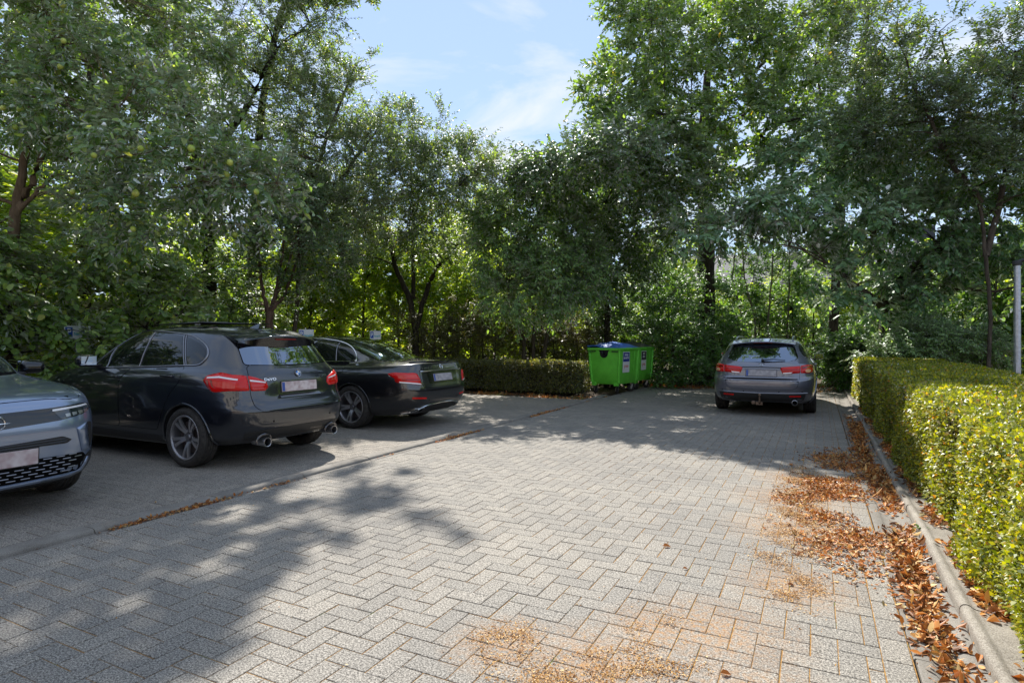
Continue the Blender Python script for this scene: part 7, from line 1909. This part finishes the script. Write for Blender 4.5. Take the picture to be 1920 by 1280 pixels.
# ------------------------------------------------------------------ dead leaves, seed chaff, weeds
LITTER = leaf_mat('dead_leaf', [(0, (.09, .04, .018)), (.28, (.25, .095, .025)), (.55, (.47, .17, .036)), (.78, (.60, .30, .085)), (.92, (.68, .46, .19)), (1, (.30, .25, .12))], trans=.2, rough=.5, gloss=.18, tcol=(1.3, .9, .4), trans_gain=1.2)
CHAFF = leaf_mat('seed_chaff', [(0, (.16, .07, .02)), (.4, (.36, .17, .045)), (.8, (.56, .33, .10)), (1, (.75, .55, .28))], trans=.15, rough=.6, gloss=.1, tcol=(1.2, .9, .4), trans_gain=1.1)
def vnoise(x, y, s, seed):
    """cheap smooth random field"""
    a = np.sin(x * s + seed) * np.cos(y * s * 1.13 + seed * 2) + np.sin(x * s * 2.3 + y * s * 1.7 + seed * 3) * .6 + np.cos(y * s * 2.9 - x * s * 2.1 + seed) * .5
    return a
def litter(name, label, fn, n, box, leaf, m, seed, zfn, curl=.5, flat=.5, kind='oval', pile=.02):
    rng = np.random.default_rng(seed)
    X = rng.uniform(box[0], box[1], n * 6); Y = rng.uniform(box[2], box[3], n * 6)
    k = rng.random(n * 6) < fn(X, Y)
    X, Y = X[k][:n], Y[k][:n]; q = len(X)
    d = fn(X, Y)
    Z = zfn(X, Y) + .004 + rng.random(q) * pile * d
    T = nrm(np.stack([rng.normal(size=q), rng.normal(size=q), rng.normal(0, .28, q)], 1))
    Nn = nrm(np.array([0, 0, 1.0]) + rng.normal(0, flat, (q, 3)))
    s = .4 + .95 * rng.random(q) ** 1.4
    V, F = leaf_geo(np.stack([X, Y, Z], 1), T, Nn, leaf[0] * s, leaf[1] * s * (.6 + .6 * rng.random(q)), rng.normal(.25, .35, q), rng.normal(0, curl, q), kind)
    V[:, 2] = np.maximum(V[:, 2], zfn(V[:, 0], V[:, 1]) + .0015)
    o = link(name, mesh_np(name, V, F), None, m)
    tag(o, label, 'leaf litter', kind='stuff')
    return o
def zg(x, y):
    z = np.zeros_like(x)
    z = np.where((x > .45) & (x < .60), -.018, z)
    z = np.where((x > .652) & (x < .9), .045, z)
    return z
S = lambda a: np.clip(a, 0, 1)
def f_channel(x, y):
    band = np.exp(-((x - (.53 + .03 * np.sin(y * 1.3))) / .075) ** 2)
    gap = S(.75 + .5 * vnoise(x * .3, y, 1.7, 2.2)) * S((y - 1.0) * 2)
    return S(band * gap * 1.1) * S((13 - y) * .5)
def f_spill(x, y):
    c = .20 + .10 * np.sin(y * 1.9) - .1 * np.exp(-((y - 5.6) / 1.2) ** 2)
    band = np.exp(-((x - c) / .24) ** 2) * np.exp(-((y - 6.3) / 1.9) ** 4)
    return S(band * (.55 + .6 * vnoise(x, y, 3.2, 1.1)))
litter('fallen_leaves', 'brown and orange dead leaves heaped in the gutter by the clipped hedge', f_channel, 9500, (.36, .66, 1.0, 13), (.043, .024), LITTER, 3, zg, pile=.018, flat=.38)
litter('spilled_leaves', 'smaller rusty leaves drifted from the gutter out over the pavers', f_spill, 15000, (-.40, .45, 3.2, 11), (.031, .017), LITTER, 13, zg, pile=.010, flat=.3, curl=.3)
def f_chaff(x, y):
    def blob(cx, cy, rx, ry, k): return k * np.exp(-(((x - cx) / rx) ** 2 + ((y - cy) / ry) ** 2) ** 1.3)
    d = blob(-1.28, 2.44, .14, .17, 1) + blob(-.80, 2.50, .20, .14, 1) + blob(-.70, 2.88, .11, .17, .8) + blob(-.10, 3.72, .12, .20, .9) + blob(-.14, 5.0, .18, 1.1, .9) + blob(-.16, 6.4, .16, .9, .8) + blob(-.95, 2.25, .3, .12, .7) + blob(-.5, 2.6, .12, .10, .5) + blob(-.3, 4.3, .10, .25, .35)
    return S(d * (.55 + .55 * vnoise(x, y, 9, 4.2)))
litter('seed_chaff', 'patches of golden seed chaff scattered over the sunlit pavers', f_chaff, 60000, (-1.7, .1, 1.9, 8), (.013, .0055), CHAFF, 4, lambda x, y: np.zeros_like(x), pile=.006, kind='quad', curl=.2, flat=.3)
def f_sparse(x, y): return .02 + .10 * np.exp(-((x + .1) / .8) ** 2) + .05 * S(vnoise(x, y, 2.1, 6)) * (y > 2)
litter('scattered_chaff', 'thin scatter of dry chaff and leaf crumbs over the paved lane', f_sparse, 2600, (-4.5, .4, 1.2, 14), (.013, .006), CHAFF, 5, lambda x, y: np.zeros_like(x), kind='quad', pile=.001, curl=.1)
def f_left(x, y):
    return S(np.exp(-((x + 4.655) / .028) ** 2) * S(.05 + .9 * vnoise(x * .2, y, 1.5, 3.3)) + .02 * (x < -4.7))
litter('gutter_leaves', 'rusty leaf crumbs lying in the narrow channel along the parking bays', f_left, 2300, (-4.72, -4.60, 1.5, 14.3), (.034, .02), LITTER, 6, lambda x, y: np.full_like(x, -.012), pile=.02, curl=.3)
def f_strip(x, y): return S(.25 + .35 * vnoise(x, y, 1.8, 5.5)) * S((14.4 - y) * 3)
litter('strip_leaves', 'dead leaves strewn on the bare earth in front of the low hedge', f_strip, 2600, (-10, -4.9, 13.1, 14.5), (.07, .045), LITTER, 7, lambda x, y: np.full_like(x, -.05), pile=.02, curl=.4)
def f_wood(x, y): return S(.3 + .4 * vnoise(x, y, .9, 8.5))
litter('woodland_leaves', 'dead leaves strewn under the shrubs at the end of the lane', f_wood, 4200, (-5.5, 1.2, 17.5, 22), (.08, .05), LITTER, 8, lambda x, y: np.where(y < 19.6, .0, -.055), pile=.02, curl=.4)
def f_bay(x, y): return S(.012 + .03 * S(vnoise(x, y, 1.1, 2.5)))
litter('bay_leaves', 'a few small dry leaves and petals lying in the parking bays', f_bay, 240, (-9, -4.9, 2.5, 13), (.04, .022), LITTER, 9, lambda x, y: np.full_like(x, .016), pile=.001, curl=.2)
def f_kerb(x, y): return S(np.exp(-((x - .80) / .06) ** 2) * (.4 + .6 * vnoise(x, y, 2.5, 1.5)))
litter('kerb_leaves', 'brown leaves caught between the kerb and the foot of the clipped hedge', f_kerb, 3600, (.73, .92, 1.2, 14), (.05, .03), LITTER, 10, lambda x, y: np.full_like(x, .038), pile=.03, curl=.4)

# single leaves lying by themselves
for k, (x, y, s, lbl) in enumerate([(-.93, 4.06, .055, 'single orange leaf lying alone on the sunlit pavers'), (-.73, 3.72, .03, 'tiny yellow leaf scrap on a paver joint'), (-.36, 2.62, .045, 'pale yellow leaf on the pavers close to the camera'), (.66, 8.55, .05, 'dark curled leaf on the pavers at the edge of the tree shade')]):
    if k == 3: x, y = -.28, 7.35
    V, F = leaf_geo(np.array([[0, 0, .008]]), np.array([[1, .4, .12]]), np.array([[.2, -.2, 1]]), np.array([s]), np.array([s * .7]), .3, .3)
    V[:, 2] = np.maximum(V[:, 2], .001)
    o = link('fallen_leaf', mesh_np('fallen_leaf', V, F), None, LITTER); o.location = (x, y, .001); tag(o, lbl, 'leaf')

M_WEED = leaf_mat('weed_leaf', [(0, (.05, .11, .02)), (1, (.12, .22, .04))], trans=.4, rough=.4, gloss=.25)
def weed(x, y, z, s, n, seed, label):
    rng = np.random.default_rng(seed)
    a = np.arange(n) * 2.4 + rng.normal(0, .2, n); el = rng.uniform(.15, 1.1, n)
    T = np.stack([np.cos(a) * np.cos(el), np.sin(a) * np.cos(el), np.sin(el)], 1)
    Nn = np.stack([-np.cos(a) * np.sin(el), -np.sin(a) * np.sin(el), np.cos(el)], 1)
    root = empty('weed', (x, y, z)); tag(root, label, 'weed')
    for k in range(n):
        ln = s * rng.uniform(.6, 1.15)
        # toothed narrow leaf
        V = []; F = []
        b = np.cross(Nn[k], T[k])
        m_ = 9
        for i in range(m_):
            f = i / (m_ - 1); w = ln * .13 * math.sin(math.pi * min(1, f * .93 + .06)) * (1.25 if i % 2 else .75)
            c0 = T[k] * ln * f + np.array([0, 0, -1]) * ln * .45 * f * f
            V += [c0 + b * w + Nn[k] * w * .3, c0, c0 - b * w + Nn[k] * w * .3]
            if i: j = i * 3; F += [(j - 3, j - 2, j + 1, j), (j - 2, j - 1, j + 2, j + 1)]
        V = np.array(V); V[:, 2] = np.maximum(V[:, 2], .002 * k * .1 + .002)
        link('leaf', mesh_np('leaf', V, np.array(F)), root, M_WEED, True)
weed(.655, 2.38, .02, .15, 13, 1, 'green dandelion-like weed growing from the kerb joint close to the camera')
weed(.665, 5.2, .03, .09, 8, 2, 'small green weed at the kerb halfway along the clipped hedge')
weed(.30, 6.9, .0, .05, 7, 3, 'tiny weed among the dead leaves on the pavers')
mb = MB(); mb.tube([(.69, 2.36, .066), (.70, 2.38, .074), (.78, 2.37, .052), (.93, 2.34, .042)], [.004, .004, .0035, .002], 6)
tag(mb.build('twig', M_BARK_DARK), 'thin dark twig lying across the kerb near the green weed', 'twig')
# tufts on the earth strip
for k, (x, y, lbl) in enumerate([(-5.6, 13.25, 'grass tuft at the corner of the empty bay'), (-5.1, 13.6, 'small grass tuft in front of the low hedge end'), (-7.2, 13.4, 'low green tuft on the leafy earth strip')]):
    rng = np.random.default_rng(300 + k); q = 60
    P = np.stack([rng.normal(0, .07, q), rng.normal(0, .05, q), np.zeros(q)], 1)
    T = nrm(np.stack([rng.normal(0, .6, q), rng.normal(0, .6, q), np.ones(q)], 1))
    V, F = leaf_geo(P, T, rand_dirs(q, rng), .11 * (.6 + .6 * rng.random(q)), .008, .2, .5, 'quad')
    o = link('grass_tuft', mesh_np('grass_tuft', V, F), None, M_WEED); o.location = (x, y, -.06); tag(o, lbl, 'grass tuft')
